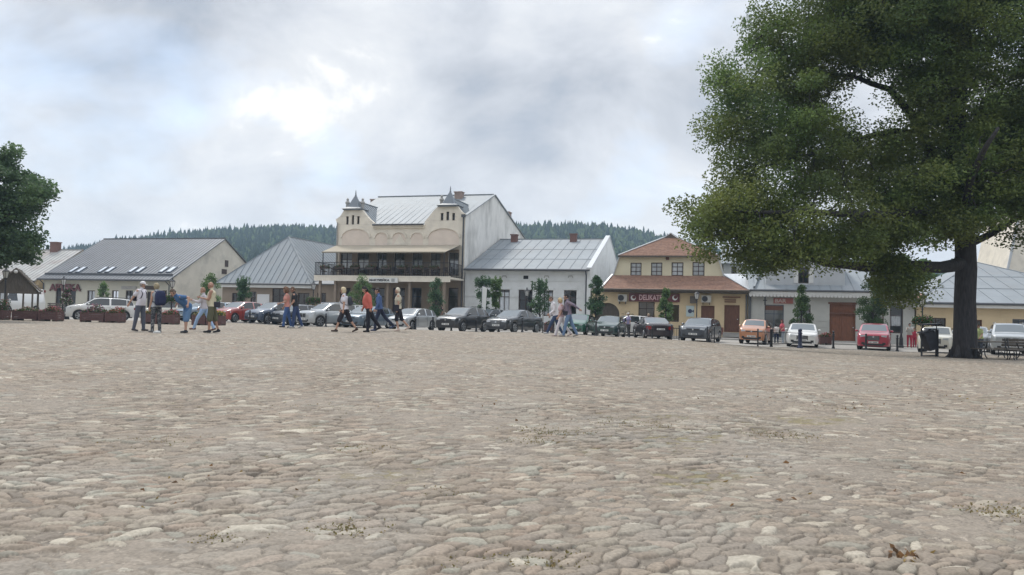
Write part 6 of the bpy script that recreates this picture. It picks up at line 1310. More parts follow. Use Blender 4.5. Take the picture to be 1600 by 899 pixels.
    for i, sd in enumerate((1, -1)):
        hj = P0 + V3(0, sd * .085 * B, -.03) * s; a = rad(hips[i]); k = rad(knees[i]); d1 = V3(math.sin(a), sd * .03, -math.cos(a)); kn = hj + d1 * .43 * s; d2 = V3(math.sin(a - k), 0, -math.cos(a - k)); an = kn + d2 * .41 * s
        if legs == 'long': cap(hj, kn, .088 * B, .064 * B, 'pants'); cap(kn, an, .062 * B, .056, 'pants')
        elif legs == 'knee': cap(hj, kn, .09 * B, .078 * B, 'pants'); cap(kn, kn + d2 * .03, .078 * B, .076 * B, 'pants'); cap(kn, an, .052, .036, 'skin')
        else: cap(hj, kn, .08 * B, .055, 'skin'); cap(hj, hj + d1 * .30 * s, .094 * B, .092 * B, 'pants'); cap(kn, kn + d2 * .17 * s, .053, .056, 'skin'); cap(kn + d2 * .17 * s, an, .054, .036, 'skin')
        fp = a - k; tp = fp * .8 if fp < -.15 else 0.0; T3 = roty(-tp) ; toe = an + roty(-tp if tp < 0 else 0) @ V3(.155, sd * .02, -.045) * s if tp == 0 else an + V3(.155 * math.cos(tp), 0, -.045 + .15 * math.sin(tp)) * s
        heel = an + V3(-.045, 0, -.035) * s; cap(heel, toe, .043, .034, 'shoe'); cap(an + V3(0, 0, .01), heel + V3(.03, 0, 0), .042, .042, 'shoe'); fz.append(min(toe[2] - .034 * s, heel[2] - .043 * s))
    if skirt:
        rowsk = [(.05, .115, .15), (-.1, .14, .18), (-.45, .19, .22)]; Pt = []
        for z, rx, ry in rowsk:
            for k in range(seg): a = 2 * math.pi * k / seg; Pt.append(P0 + V3(rx * math.cos(a), ry * math.sin(a), z) * s)
        MBp.add(Pt, [(i * seg + k, i * seg + (k + 1) % seg, (i + 1) * seg + (k + 1) % seg, (i + 1) * seg + k) for i in range(2) for k in range(seg)] + [tuple(range(seg))[::-1], tuple(2 * seg + k for k in range(seg))]); prim.append((P0 + V3(0, 0, 0), P0 + V3(0, 0, -.38 * s), .16 * s, .2 * s, 'pants'))
    zmin = min(fz); 
    for k, (x, y, z) in enumerate(MBp.v): MBp.v[k] = (x, y, z - zmin)
    sft = V3(0, 0, zmin); prim = [(a - sft, b - sft, ra, rb, l) for a, b, ra, rb, l in prim]; eyes = [e_ - sft for e_ in eyes]; mouth = [m_ - sft for m_ in mouth]
    raw = MBp.build('raw', M['white']); md = raw.modifiers.new('r', 'REMESH'); md.mode = 'VOXEL'; md.voxel_size = vox * s; m2 = raw.modifiers.new('s', 'SMOOTH'); m2.factor = .5; m2.iterations = 2
    bpy.context.view_layer.update(); me = bpy.data.meshes.new_from_object(raw.evaluated_get(bpy.context.evaluated_depsgraph_get())); bpy.data.objects.remove(raw)
    me.name = 'body'; me.materials.clear(); np_ = len(me.polygons); cen = np.empty(np_ * 3); me.polygons.foreach_get('center', cen); cen = cen.reshape(-1, 3); best = np.full(np_, 9e9); lab = np.zeros(np_, int); LI = dict(skin=0, shirt=1, pants=2, shoe=3, dark=4)
    for a, b, ra, rb, l in prim:
        ab = b - a; t = np.clip(((cen - a) @ ab) / max(ab @ ab, 1e-9), 0, 1); d = np.linalg.norm(cen - (a + t[:, None] * ab), axis=1) - (ra + (rb - ra) * t); m_ = d < best; best[m_] = d[m_]; lab[m_] = LI[l]
    tz = T_.T @ (cen - (P0 - sft)).T                                 # shirt hem: a clean line across the torso
    tor = (np.abs(tz[1]) < .19 * s * B) & (tz[2] > -.14 * s) & (tz[2] < .30 * s) & (lab != 0); lab[tor & (tz[2] > -.035 * s) & (lab == 2)] = 1; lab[tor & (tz[2] <= -.035 * s) & (lab == 1)] = 2
    for e_ in eyes: lab[np.linalg.norm(cen - e_, axis=1) < .015 * s] = 4
    for e_ in mouth: lab[np.linalg.norm(cen - e_, axis=1) < .011 * s] = 4
    me.polygons.foreach_set('material_index', lab.astype(np.int32)); me.polygons.foreach_set('use_smooth', np.ones(np_, bool))
    ms = [sk, shirt_m or cloth('shirt', shirt), pants_m or cloth('trousers', pants), cloth('shoes', shoe), LIP]
    for m in ms: me.materials.append(m)
    fb = MB(); fb.sm = True
    for pc, d2, fw_, sd_ in fingers:
        pc = pc - sft
        for q in range(4):
            r0 = pc + fw_ * (-.028 + .0185 * q) * s - d2 * .01; ln = (.068, .078, .072, .056)[3 - q] * s; cv = -sd_; m1 = r0 + (d2 * .9 + cv * .25) * ln * .5; e1_ = m1 + (d2 * .75 + cv * .62) * ln * .5; fb.tube([r0, m1, e1_], [.0085 * s, .008 * s, .006 * s], 6)
        r0 = pc + fw_ * .03 * s - d2 * .05 * s; m1 = r0 + (fw_ * .75 + d2 * .5) * .03 * s; fb.tube([r0, m1, m1 + (d2 * .9 + fw_ * .2) * .03 * s], [.011 * s, .0095 * s, .007 * s], 6)
    bm = bmesh.new(); bm.from_mesh(me); fo_ = fb.build('f', sk); bm.from_mesh(fo_.data); bm.to_mesh(me); bm.free(); bpy.data.objects.remove(fo_)
    p = spot(px, Y); root = empty('person', (p.x, p.y, p.z + .012 + ground_dz), rad(face), label, 'person', group); body = bpy.data.objects.new('body', me); COL.objects.link(body); body.parent = root
    hpz = lambda x, y, z: hc + Hd @ (V3(x, y, z) * s) - sft
    if hair != 'bald':
        hb_ = MB(); hb_.sm = True; sg, rn = 18, 12; Pt = []; rr = dict(short=(1.07, 1.08, 1.08), cap=(1.05, 1.06, 1.02), bob=(1.16, 1.22, 1.12), curly=(1.45, 1.6, 1.32), long=(1.12, 1.16, 1.1))[hair]; low = dict(short=-.035, cap=-.05, bob=-.10, curly=-.15, long=-.16)[hair]; r_ = random.Random(px)
        for i in range(rn + 1):
            t = math.pi * i / rn
            for k in range(sg):
                a = 2 * math.pi * k / sg; x, y, z = .096 * rr[0] * math.sin(t) * math.cos(a) - .008, .077 * rr[1] * math.sin(t) * math.sin(a), .118 * rr[2] * math.cos(t) + .004
                if x > .035 and z < .05: x = .035 + (x - .035) * .15
                if z < low: z = low + (z - low) * (.25 if hair in ('short', 'cap') else .9); 
                j = .006 if hair in ('short', 'cap', 'bob') else .02
                if hair in ('long', 'curly') and z < -.05: x -= .015
                Pt.append(hpz(x + r_.uniform(-j, j), y + r_.uniform(-j, j), z + r_.uniform(-j, j)))
        hb_.add(Pt, [(i * sg + k, (i + 1) * sg + k, (i + 1) * sg + (k + 1) % sg, i * sg + (k + 1) % sg) for i in range(rn) for k in range(sg)]); hb_.build('hair', mat('hair', hairc, .8, .3, 30, .5, 80), root)
    root['k'] = 0; del root['k']
    INFO = dict(root=root, sp=lambda x, y, z: sp(x, y, z) - sft, hp=hpz, s=s, T=T_, hands=[f[0] - sft for f in fingers], Hd=Hd); return INFO
def add_cap(I, c):
    k = MB(); k.sm = True; hp = I['hp']; Pt = []; sg = 18
    for i in range(6):
        t = math.pi / 2 * i / 5
        for q in range(sg): a = 2 * math.pi * q / sg; Pt.append(hp(.108 * math.sin(t) * math.cos(a), .09 * math.sin(t) * math.sin(a), .045 + .09 * math.cos(t)))
    k.add(Pt, [(i * sg + q, (i + 1) * sg + q, (i + 1) * sg + (q + 1) % sg, i * sg + (q + 1) % sg) for i in range(5) for q in range(sg)]); br = [hp(.09 + .085 * math.cos(a), .085 * math.sin(a), .045 - .012 * math.cos(a)) for a in np.linspace(-1.4, 1.4, 9)]; br2 = [b + V3(0, 0, -.008) for b in br]
    k.add(br + br2, [tuple(range(9)), tuple(range(17, 8, -1))] + [(i, i + 9, i + 10, i + 1) for i in range(8)]); k.build('cap', cloth('cap', c), I['root'])
def add_backpack(I, c, label, w=.30, h=.44, d=.17):
    sp, T_, s = I['sp'], I['T'], I['s']; root = I['root']; mw = Matrix.Translation(root.location) @ root.rotation_euler.to_matrix().to_4x4()
    c0 = sp(-.20, 0, .28); wp = mw @ Vector(c0); e = empty('backpack', wp, root.rotation_euler.z, label, 'backpack'); k = MB(); k.sm = True; Pt = []; n = 16
    for i, (z, f) in enumerate([(-.5, .0), (-.5, .75), (-.42, .95), (-.1, 1.0), (.25, .95), (.42, .75), (.5, .5), (.5, .0)]):
        for q in range(n):
            a = 2 * math.pi * q / n; ca, sa = math.cos(a), math.sin(a); x = d / 2 * f * np.sign(ca) * abs(ca) ** .6 * (1.15 if ca < 0 else .8); y = w / 2 * f * np.sign(sa) * abs(sa) ** .6; Pt.append(T_ @ V3(x, y, z * h))
    k.add(Pt, [(i * n + q, i * n + (q + 1) % n, (i + 1) * n + (q + 1) % n, (i + 1) * n + q) for i in range(7) for q in range(n)]); bm_ = cloth('backpack', c); k.build('bag', bm_, e); k = MB(); k.sm = True
    k2 = MB(); k2.obox(T_ @ V3(-d * .55, 0, -.08), T_ @ V3(.03, 0, 0), (0, w * .36, 0), T_ @ V3(0, 0, h * .2)); k2.build('front_pocket', bm_, e)
    for y in (-1, 1):
        pts = [sp(-.11, y * .07, .48), sp(-.03, y * .09, .535), sp(.08, y * .10, .47), sp(.145, y * .11, .38), sp(.12, y * .145, .24), sp(-.02, y * .165, .15), sp(-.12, y * .12, .12)]; k = MB(); k.sm = True; k.tube([Vector(p) - Vector(c0) for p in pts], .016, 6); k.build('strap', bm_, e)
def add_bag(I, c, label, y=.22, z=-.05, w=.26, h=.2, x=.02):
    sp = I['sp']; root = I['root']; mw = Matrix.Translation(root.location) @ root.rotation_euler.to_matrix().to_4x4(); c0 = sp(x, y, z); wp = mw @ Vector(c0); e = empty('shoulder_bag', wp, root.rotation_euler.z, label, 'bag'); k = MB(); k.sm = False
    k.prism([(-w / 2, -h / 2), (w / 2, -h / 2), (w / 2 * .85, h / 2), (-w / 2 * .85, h / 2)], -.05, .05); bm_ = cloth('bag', c); k.build('bag', bm_, e); k = MB(); k.sm = True; sg = -1 if y > 0 else 1; q = .09 * -sg
    pts = [sp(x - .1, y, z + h / 2), sp(-.14, y * .6, .25), sp(-.09, sg * .05, .5), sp(0, sg * .09, .535), sp(.09, sg * .05, .5), sp(.16, y * .4, .27), sp(x + .1, y, z + h / 2)]; k.tube([Vector(p) - Vector(c0) for p in pts], .01, 5); k.build('strap', bm_, e)
GA, GB, GC = 'people standing together at the left', 'people walking across the square', 'people by the shop fronts'
I = make_person(218, 27.3, -12, 'man in white cap and white t-shirt with grey trousers and a small rucksack', 1.78, 2, (6, -9), (3, 3), (-28, -32), (4, 4), (6, 8), 6, 0, (.62, .60, .64), (.09, .10, .13), (.05, .045, .05), hair='cap', hairc=(.2, .2, .2), build=1.08, group=GA, belly=.02); add_cap(I, (.62, .6, .6)); add_backpack(I, (.035, .03, .05), 'small dark rucksack on the man in the white cap', .26, .36, .12)
I = make_person(243, 26.6, 148, 'blond woman in sleeveless grey top and black and white patterned trousers with big backpack', 1.72, 2, (4, -4), (3, 3), (4, 2), (10, 8), (5, 5), 4, 0, (.38, .40, .42), sleeves='none', pants_m=camo('patterned_trousers', (.035, .04, .05), (.36, .36, .36), 12), shoe=(.15, .15, .15), hair='bob', hairc=(.30, .25, .16), female=True, group=GA); add_backpack(I, (.018, .025, .07), 'large navy backpack on the woman in patterned trousers', .36, .52, .24)
I = make_person(292, 26.6, 228, 'man in blue polo shirt and denim shorts bending forward with hands on hips', 1.76, 50, (10, 2), (5, 5), (-28, -30), (88, 88), (42, 42), 22, 0, (.055, .13, .27), (.11, .20, .34), (.025, .03, .04), legs='knee', hair='short', hairc=(.10, .07, .05), build=1.08, group=GA)
I = make_person(318, 28.6, 186, 'woman in pale top and light blue jeans holding something up', 1.66, 4, (30, -22), (12, 8), (30, 14), (82, 30), (6, 6), 8, 0, (.45, .42, .44), (.30, .42, .60), (.12, .05, .04), sleeves='long', hair='short', hairc=(.30, .18, .12), female=True, group=GA)
I = make_person(330, 27, 192, 'bald man in cream vest and olive shorts with tattooed arm', 1.80, 3, (6, -12), (4, 4), (18, -4), (88, 30), (8, 8), 6, 0, (.55, .50, .36), (.10, .10, .06), (.02, .022, .028), sleeves='none', legs='knee', hair='bald', build=1.15, skin=SKIN_T, group=GA, belly=.03); add_bag(I, (.03, .03, .045), 'dark hip bag on the back of the bald man', .12, .02, .22, .2, -.18)
I = make_person(448, 31.8, 196, 'woman with frizzy brown hair, orange pink top and blue jeans walking in a couple', 1.68, 5, (14, -10), (8, 6), (14, 8), (62, 20), (5, 6), 8, 0, (.52, .24, .20), (.05, .10, .24), (.03, .03, .04), hair='curly', hairc=(.16, .085, .05), female=True, group=GB)
I = make_person(461, 32, 190, 'man in black t-shirt and dark blue jeans beside the frizzy haired woman', 1.74, 8, (8, -16), (6, 6), (10, -4), (30, 12), (5, 8), 16, 0, (.02, .022, .028), (.035, .06, .14), (.5, .5, .48), hair='short', hairc=(.12, .07, .045), build=1.06, group=GB, belly=.02)
I = make_person(538, 27.6, 182, 'woman with short blond hair, white t-shirt and black shorts in mid stride', 1.67, 5, (24, -24), (6, 14), (-2, 10), (12, 20), (6, 6), 6, 0, (.64, .62, .66), (.02, .018, .025), (.05, .03, .025), legs='knee', hair='bob', hairc=(.55, .46, .30), build=1.1, female=True, group=GB, belly=.03); add_backpack(I, (.04, .045, .06), 'small grey backpack on the woman in the white t-shirt', .24, .34, .14)
I = make_person(575, 28, 200, 'dark haired woman in loose coral red top and wide black trousers', 1.70, 9, (4, -28), (3, 10), (-6, 10), (8, 22), (7, 7), 26, 20, (.52, .13, .10), (.012, .013, .022), (.012, .012, .016), sleeves='long', hair='long', hairc=(.014, .012, .014), build=1.2, female=True, group=GB, belly=.04)
I = make_person(593, 29.3, 190, 'dark haired person in blue denim shirt and navy trousers striding', 1.68, 8, (20, -32), (14, 16), (10, 4), (24, 16), (5, 6), 10, 0, (.07, .12, .26), (.02, .028, .06), (.06, .08, .15), sleeves='long', hair='short', hairc=(.035, .022, .018), group=GB); add_bag(I, (.015, .015, .02), 'black shoulder bag on the person in the blue shirt', -.22, .05, .2, .2)
I = make_person(622, 29, 186, 'person with white hair, beige shirt and black cropped trousers', 1.66, 3, (10, -16), (22, 28), (-2, -8), (16, 14), (5, 6), 4, 0, (.50, .46, .36), (.015, .014, .022), (.50, .40, .34), hair='short', hairc=(.6, .56, .45), legs='knee', build=1.0, female=True, group=GB, belly=.02); add_bag(I, (.02, .02, .03), 'dark shoulder bag on the white haired person in beige', .2, .0, .26, .24, .1)
I = make_person(867, 33, 190, 'man in white shirt and dark jeans leaning forward at left of a trio', 1.74, 12, (30, -20), (8, 10), (14, 6), (50, 30), (5, 6), 24, 0, (.62, .60, .62), (.035, .06, .12), (.5, .5, .5), sleeves='long', hair='short', hairc=(.12, .08, .06), build=1.05, group=GB)
I = make_person(877, 32, 184, 'blond woman in pale pink top and white trousers in the middle of a trio', 1.66, 4, (22, -24), (6, 14), (6, 6), (26, 20), (6, 6), 12, 0, (.52, .38, .40), (.60, .56, .58), (.45, .36, .33), hair='bob', hairc=(.52, .40, .22), female=True, group=GB)
I = make_person(888, 31.6, 176, 'dark haired man in plaid shirt and blue jeans with arm held out behind', 1.80, 7, (16, -20), (5, 8), (-58, 10), (10, 60), (8, 6), 10, 0, pants=(.13, .20, .32), shoe=(.3, .27, .24), sleeves='long', hair='short', hairc=(.015, .013, .015), group=GB, shirt_m=plaid('plaid_shirt', (.14, .12, .17), (.38, .28, .31)), build=1.06); add_bag(I, (.03, .03, .04), 'dark belt bag across the man in the plaid shirt', .13, .05, .22, .16, .13)
I = make_person(982, 53.5, 215, 'person in lilac top with white hat beside the dark green hatchback', 1.66, 3, (4, -4), (3, 3), (5, 0), (12, 12), (6, 6), 4, 0, (.30, .27, .42), (.09, .09, .09), (.03, .03, .03), hair='cap', female=True, group=GC, vox=.02); add_cap(I, (.5, .48, .45))
I = make_person(1213, 50.5, 80, 'dark haired child in white top near the shop door, seen from behind', 1.28, 6, (4, -4), (6, 6), (20, 20), (30, 30), (6, 6), 6, 0, (.6, .58, .55), (.02, .03, .07), (.1, .1, .1), hair='bob', hairc=(.02, .015, .015), female=True, group=GC, vox=.02, build=1.15)
I = make_person(1223, 50.8, 200, 'person in pink and red top next to the child by the shop door', 1.56, 5, (8, -8), (5, 5), (20, 20), (40, 40), (6, 6), 8, 0, (.50, .09, .12), (.3, .35, .4), (.4, .4, .4), hair='long', hairc=(.12, .03, .03), female=True, group=GC, vox=.02)
I = make_person(1421, 50.2, 250, 'person in pale jacket and red trousers with folded arms by the lamp', 1.62, 3, (3, -3), (3, 3), (30, 30), (100, 100), (4, 4), 10, 0, (.42, .40, .37), (.38, .03, .06), (.1, .05, .05), sleeves='long', hair='short', hairc=(.03, .025, .03), group=GC, vox=.02)
I = make_person(1429, 51.5, 230, 'person in red half hidden behind the one in the pale jacket', 1.30, 3, (3, -3), (3, 3), (3, 3), (10, 10), (4, 4), 4, 0, (.35, .03, .06), (.33, .03, .06), (.1, .05, .05), hair='short', hairc=(.06, .04, .03), group=GC, vox=.02)
I = make_person(1532, 40.5, 200, 'person in yellow green vest just right of the linden trunk', 1.60, 12, (10, -6), (10, 6), (20, 12), (40, 30), (6, 6), 10, 0, (.42, .48, .22), (.05, .06, .08), (.05, .05, .05), hair='short', hairc=(.05, .03, .02), group=GC, vox=.02)
I = make_person(1013, 59.5, 240, 'blond person standing in front of the grocery door', 1.68, 3, (3, -3), (3, 3), (3, 3), (10, 10), (6, 6), 0, 0, (.10, .10, .12), (.05, .06, .08), (.05, .05, .05), hair='bob', hairc=(.4, .33, .22), group=GC, vox=.02, ground_dz=.09)
I = make_person(690, 61, 200, 'person in dark clothes under the hotel terrace by the tree', 1.72, 3, (3, -3), (3, 3), (3, 3), (10, 10), (6, 6), 0, 0, (.03, .03, .04), (.03, .035, .05), (.03, .03, .03), hair='short', hairc=(.05, .03, .02), group=GC, vox=.02, ground_dz=.1)
k = place('paper_bag', 245, 25.8, 'crumpled white plastic bag lying on the cobbles at the left group', 'plastic bag'); m_ = MB(); m_.sm = True; r_ = random.Random(4); m_.ball((0, 0, .045), .12, .055, 12, 7, .09); m_.v = [(x + r_.uniform(-.02, .02), y + r_.uniform(-.02, .02), max(z + r_.uniform(-.015, .015), 0)) for x, y, z in m_.v]; m_.build('bag', M['signw'], k); k.name = 'plastic_bag'
print('p5 ok')
# ------------------------------------------------------------------ trees
def branch_path(a, b, sag=.0, n=6, wob=.15):
    a, b = Vector(a), Vector(b); L_ = (b - a).length; out = []
    for i in range(n + 1):
        t = i / n; p = a.lerp(b, t); p.z += sag * math.sin(math.pi * t) * L_; 
        if 0 < i < n: p += Vector((random.uniform(-1, 1), random.uniform(-1, 1), random.uniform(-1, 1))) * wob * L_ * .12
        out.append(p)
    return out
def foliage(centers, radii, per, size, pal, flat=.45, droop=.35, zs=.6, jit=.22, tint=None):
    """leaves in flattened, drooping sprays about each centre"""
    n = len(centers) * per; c = np.repeat(centers, per, 0); r = np.repeat(radii, per)[:, None]
    d = rng.normal(size=(n, 3)); d /= np.linalg.norm(d, axis=1)[:, None]; q = rng.random((n, 1)) ** .45; off = d * q * r; off[:, 2] *= zs
    off[:, 2] -= .22 * r[:, 0] * (np.hypot(off[:, 0], off[:, 1]) / r[:, 0]) ** 2
    C = c + off; S = size * rng.uniform(.7, 1.25, n); cl = np.array(pal); ci = rng.integers(0, len(cl), len(centers)); base = np.repeat(cl[ci] * rng.uniform(1 - jit, 1 + jit, (len(centers), 1)), per, 0)
    cols = base * rng.uniform(.84, 1.16, (n, 1)); return C, S, cols
def big_tree(name, label, px, Yt, trunk, limbs, ells, n_cl, per, size, pal, yellow=None, skip=None, crown_r=(.7, 1.3), seed=1, group=None):
    global rng
    random.seed(seed); rng = np.random.default_rng(seed); base = spot(px, Yt); e = empty(name, base, 0, label, 'tree', group); O = Vector(base)
    k = MB(); k.sm = True; tp = [Vector(p) for p in trunk[0]]; k.tube(tp, trunk[1], 20, jit=.10)
    segs = [(tp[i], tp[i + 1], trunk[1][i + 1]) for i in range(len(tp) - 1) if tp[i].z > 3]
    for q in range(7):                          # root flare
        a = q * .9; k.tube([(math.cos(a) * trunk[1][0] * 1.15, math.sin(a) * trunk[1][0] * 1.15, -.08), (math.cos(a) * trunk[1][0] * .8, math.sin(a) * trunk[1][0] * .8, .14), (math.cos(a) * trunk[1][0] * .6, math.sin(a) * trunk[1][0] * .6, .7)], [.16, .17, .08], 8)
    k.build('trunk', M['bark'], e); kb = MB(); kb.sm = True
    for pts, rs in limbs:
        pts = [Vector(p) for p in pts]; P2 = []; R2 = []
        for i in range(len(pts) - 1):
            for t in (0, .5): P2.append(pts[i].lerp(pts[i + 1], t) + (Vector((random.uniform(-1, 1), random.uniform(-1, 1), random.uniform(-1, 1))) * .10 if t else Vector((0, 0, 0)))); R2.append(rs[i] + (rs[i + 1] - rs[i]) * t)
        P2.append(pts[-1]); R2.append(rs[-1]); kb.tube(P2, R2, 10, jit=.08); segs += [(P2[i], P2[i + 1], R2[i + 1]) for i in range(len(P2) - 1)]
    cs, rs_ = [], []; tot = sum(a * b * c for _, (a, b, c) in ells)
    for c, (a, b, d_) in ells:
        m_ = max(int(n_cl * a * b * d_ / tot), 9)
        for _ in range(m_):
            v = Vector((random.gauss(0, 1), random.gauss(0, 1), random.gauss(0, 1))).normalized() * (random.random() ** .38); cs.append(Vector(c) + Vector((v.x * a, v.y * b, v.z * d_))); rs_.append(random.uniform(*crown_r))
    keep = []
    for i, c in enumerate(cs):
        if skip and skip(c + O): continue
        if c.z < 2.2: continue
        keep.append(i)
    cs = [cs[i] for i in keep]; rs_ = [rs_[i] for i in keep]
    for i, c in enumerate(cs):                   # each spray hangs on a branch from the nearest limb
        bd, bp, br_ = 9e9, None, 0
        for a, b, r in segs:
            ab = b - a; t = min(max((c - a).dot(ab) / max(ab.length_squared, 1e-6), 0), 1); p = a + ab * t; d = (p - c).length + (0 if p.z < c.z + 1.5 else 2)
            if d < bd: bd, bp, br_ = d, p, r
        if bd < 9: kb.tube(branch_path(bp, c, .06, 5, .6), [min(.02 + bd * .013, br_ * .8) * f for f in (1, .85, .65, .45, .3, .15)], 6, caps=False)
        if i % 3 == 0: segs.append((bp.lerp(c, .3), c, .03))
    kb.build('limbs', M['bark'], e); Cn = np.array([tuple(c) for c in cs]); C, S, cols = foliage(Cn, np.array(rs_), per, size, pal)
    if yellow: cols = yellow(C + np.array(O), cols)
    leaf_mesh('crown', C, S, cols, M['leafm'], e, flat=.35, droop=.25); return e
DK = [(.11, .178, .052), (.13, .20, .056), (.088, .145, .048), (.15, .205, .058)]
# the linden: placed from the survey (trunk 33 m away), crown in real metres round it
B0 = spot(1507, 33.0)
def lp(px, py, dy=0.0):
    p = at(px, py, 33.0 + dy); return tuple(p - B0)
trunk = ([(0, 0, -.1), (.02, 0, .5), (.03, 0, 1.5), lp(1508, 470), lp(1510, 420), lp(1508, 370), lp(1500, 320, .2), lp(1492, 250, .4), lp(1500, 150, .2), lp(1510, 40), lp(1515, -60)], [.54, .47, .44, .425, .42, .41, .36, .32, .27, .2, .1])
limbs = [([lp(1508, 410), lp(1470, 418, -.5), lp(1420, 415, -1.2), lp(1350, 418, -1.8), lp(1290, 412, -2.2), lp(1220, 395, -2.6), lp(1150, 372, -2.8)], [.30, .26, .22, .18, .14, .09, .05]),
         ([lp(1504, 345), lp(1470, 290, .5), lp(1450, 230, 1), lp(1425, 180, 1.2), lp(1390, 140, 1.2), lp(1330, 118, 1), lp(1260, 110, .8)], [.28, .25, .22, .19, .14, .09, .05]), ([lp(1440, 210, 1), lp(1400, 205, .5), lp(1340, 218, 0), lp(1270, 240, -.4), lp(1180, 265, -.8)], [.16, .13, .10, .07, .04]),
         ([lp(1500, 330), lp(1440, 330, -1.8), lp(1360, 335, -3), lp(1260, 330, -3.6), lp(1150, 330, -3.6)], [.22, .18, .14, .10, .05]), ([lp(1448, 225, 1), lp(1430, 130, .5), lp(1410, 60, 0), lp(1390, -20, 0)], [.16, .13, .09, .05]), ([lp(1484, 240), lp(1482, 140, -1), lp(1478, 60, -1.5), lp(1470, -40, -2)], [.17, .14, .1, .06]),
         ([lp(1508, 360), lp(1560, 300, -1), lp(1630, 260, -1.6), lp(1720, 240, -2)], [.24, .2, .14, .07]), ([lp(1505, 300), lp(1560, 200, 1), lp(1620, 120, 1.4), lp(1700, 60, 1.6)], [.2, .17, .12, .06]), ([lp(1506, 350), lp(1500, 310, 2.2), lp(1480, 260, 4), lp(1440, 200, 5.5)], [.2, .16, .12, .06]), ([lp(1506, 350), lp(1510, 310, -2.2), lp(1530, 250, -4), lp(1560, 200, -5.2)], [.2, .16, .12, .06]), ([lp(1508, 385), lp(1590, 340, 2), lp(1680, 320, 3)], [.18, .12, .06])]
mpx = 33 / F_PX
ells = [(lp(1235, 345, -2.2), (170 * mpx, 3.2, 72 * mpx)), (lp(1135, 325, -1.6), (82 * mpx, 2.2, 42 * mpx)), (lp(1110, 345, -1), (55 * mpx, 1.6, 34 * mpx)), (lp(1170, 375, -1.6), (75 * mpx, 1.8, 28 * mpx)), (lp(1275, 185, 0), (165 * mpx, 4.4, 135 * mpx)), (lp(1150, 150, .3), (55 * mpx, 2.4, 75 * mpx)), (lp(1340, 40, 0), (160 * mpx, 5, 150 * mpx)), (lp(1500, 120, 0), (190 * mpx, 5.6, 190 * mpx)), (lp(1480, -70, 0), (230 * mpx, 5.5, 150 * mpx)), (lp(1400, 300, 0), (120 * mpx, 4.5, 90 * mpx)),
        (lp(1410, 385, -1.6), (85 * mpx, 1.9, 55 * mpx)), (lp(1408, 446, -1.8), (30 * mpx, .9, 22 * mpx)), (lp(1400, 420, -1.8), (30 * mpx, .9, 20 * mpx)), (lp(1330, 375, -3), (90 * mpx, 1.6, 40 * mpx)), (lp(1570, 290, -.6), (120 * mpx, 4.4, 85 * mpx)), (lp(1680, 220, 0), (150 * mpx, 5.0, 150 * mpx)), (lp(1640, 330, -.5), (90 * mpx, 3.4, 55 * mpx)), (lp(1250, 400, -2.4), (95 * mpx, 2.0, 34 * mpx)), (lp(1225, 412, -2.2), (62 * mpx, 1.3, 20 * mpx)), (lp(1500, 300, -3), (70 * mpx, 1.2, 60 * mpx)), (lp(1150, 240, -.5), (60 * mpx, 2.2, 50 * mpx)), (lp(1200, 270, -1), (90 * mpx, 2.6, 45 * mpx))]
HOLES = [(1345, 150, 44), (1388, 172, 34), (1352, 192, 30), (1400, 120, 20), (1515, 170, 22), (1300, 165, 16), (1565, 190, 16), (1240, 60, 14), (1290, 330, 14), (1550, 395, 22), (1125, 258, 16), (1455, 392, 16), (1330, 395, 10), (1490, 420, 40), (1465, 300, 12), (1415, 205, 10)]
def skip_l(P):
    x, y = proj(P)
    if y > 398 and 1440 < x: return True
    if 1525 < x and y > 372: return True
    if 1430 < x < 1500 and y > 372: return True
    if y > 402 and 1310 < x < 1372: return True
    return any((x - hx) ** 2 + (y - hy) ** 2 < hr * hr for hx, hy, hr in HOLES)
def yel(P, cols):
    w = np.clip(.55 * fbm(P[:, 0] * .45, P[:, 2] * .45, 77, 3) + .35 * fbm(P[:, 0] * 1.6, P[:, 2] * 1.6, 78, 2) - .28, 0, .5)[:, None] * 1.6
    return cols * (1 - w) + np.array([.17, .175, .045]) * w
big_tree('linden_tree', 'huge old linden with dark trunk and wide spreading crown at the right', 1507, 33.0, trunk, limbs, ells, 1500, 400, .115, DK, yel, skip_l, seed=11)
# second big tree, at the left edge
B1 = spot(-42, 40)
def lq(px, py, dy=0.0): return tuple(at(px, py, 40 + dy) - B1)
m4 = 40 / F_PX
big_tree('linden_tree', 'large dark leafy tree cut by the left edge of the view', -42, 40, ([(0, 0, -.1), (0, 0, 1.2), (.05, 0, 2.6), lq(-44, 330), lq(-46, 250)], [.42, .36, .33, .26, .12]), [([lq(-42, 400), lq(-10, 350), lq(30, 320)], [.2, .12, .05]), ([lq(-42, 380), lq(-20, 300, 1), lq(10, 260, 1)], [.2, .12, .05]), ([lq(-44, 370), lq(-90, 310), lq(-130, 280)], [.2, .12, .05])],
         [(lq(-28, 315), (92 * m4, 3.2, 72 * m4)), (lq(0, 385), (50 * m4, 2.4, 30 * m4)), (lq(48, 312), (32 * m4, 1.6, 34 * m4)), (lq(-20, 262), (55 * m4, 2.5, 46 * m4)), (lq(35, 372), (30 * m4, 1.6, 22 * m4)), (lq(-90, 330), (80 * m4, 3, 80 * m4))], 300, 230, .15, [(.085, .145, .065), (.10, .16, .07), (.075, .125, .06)], None, None, (.5, .9), seed=5)

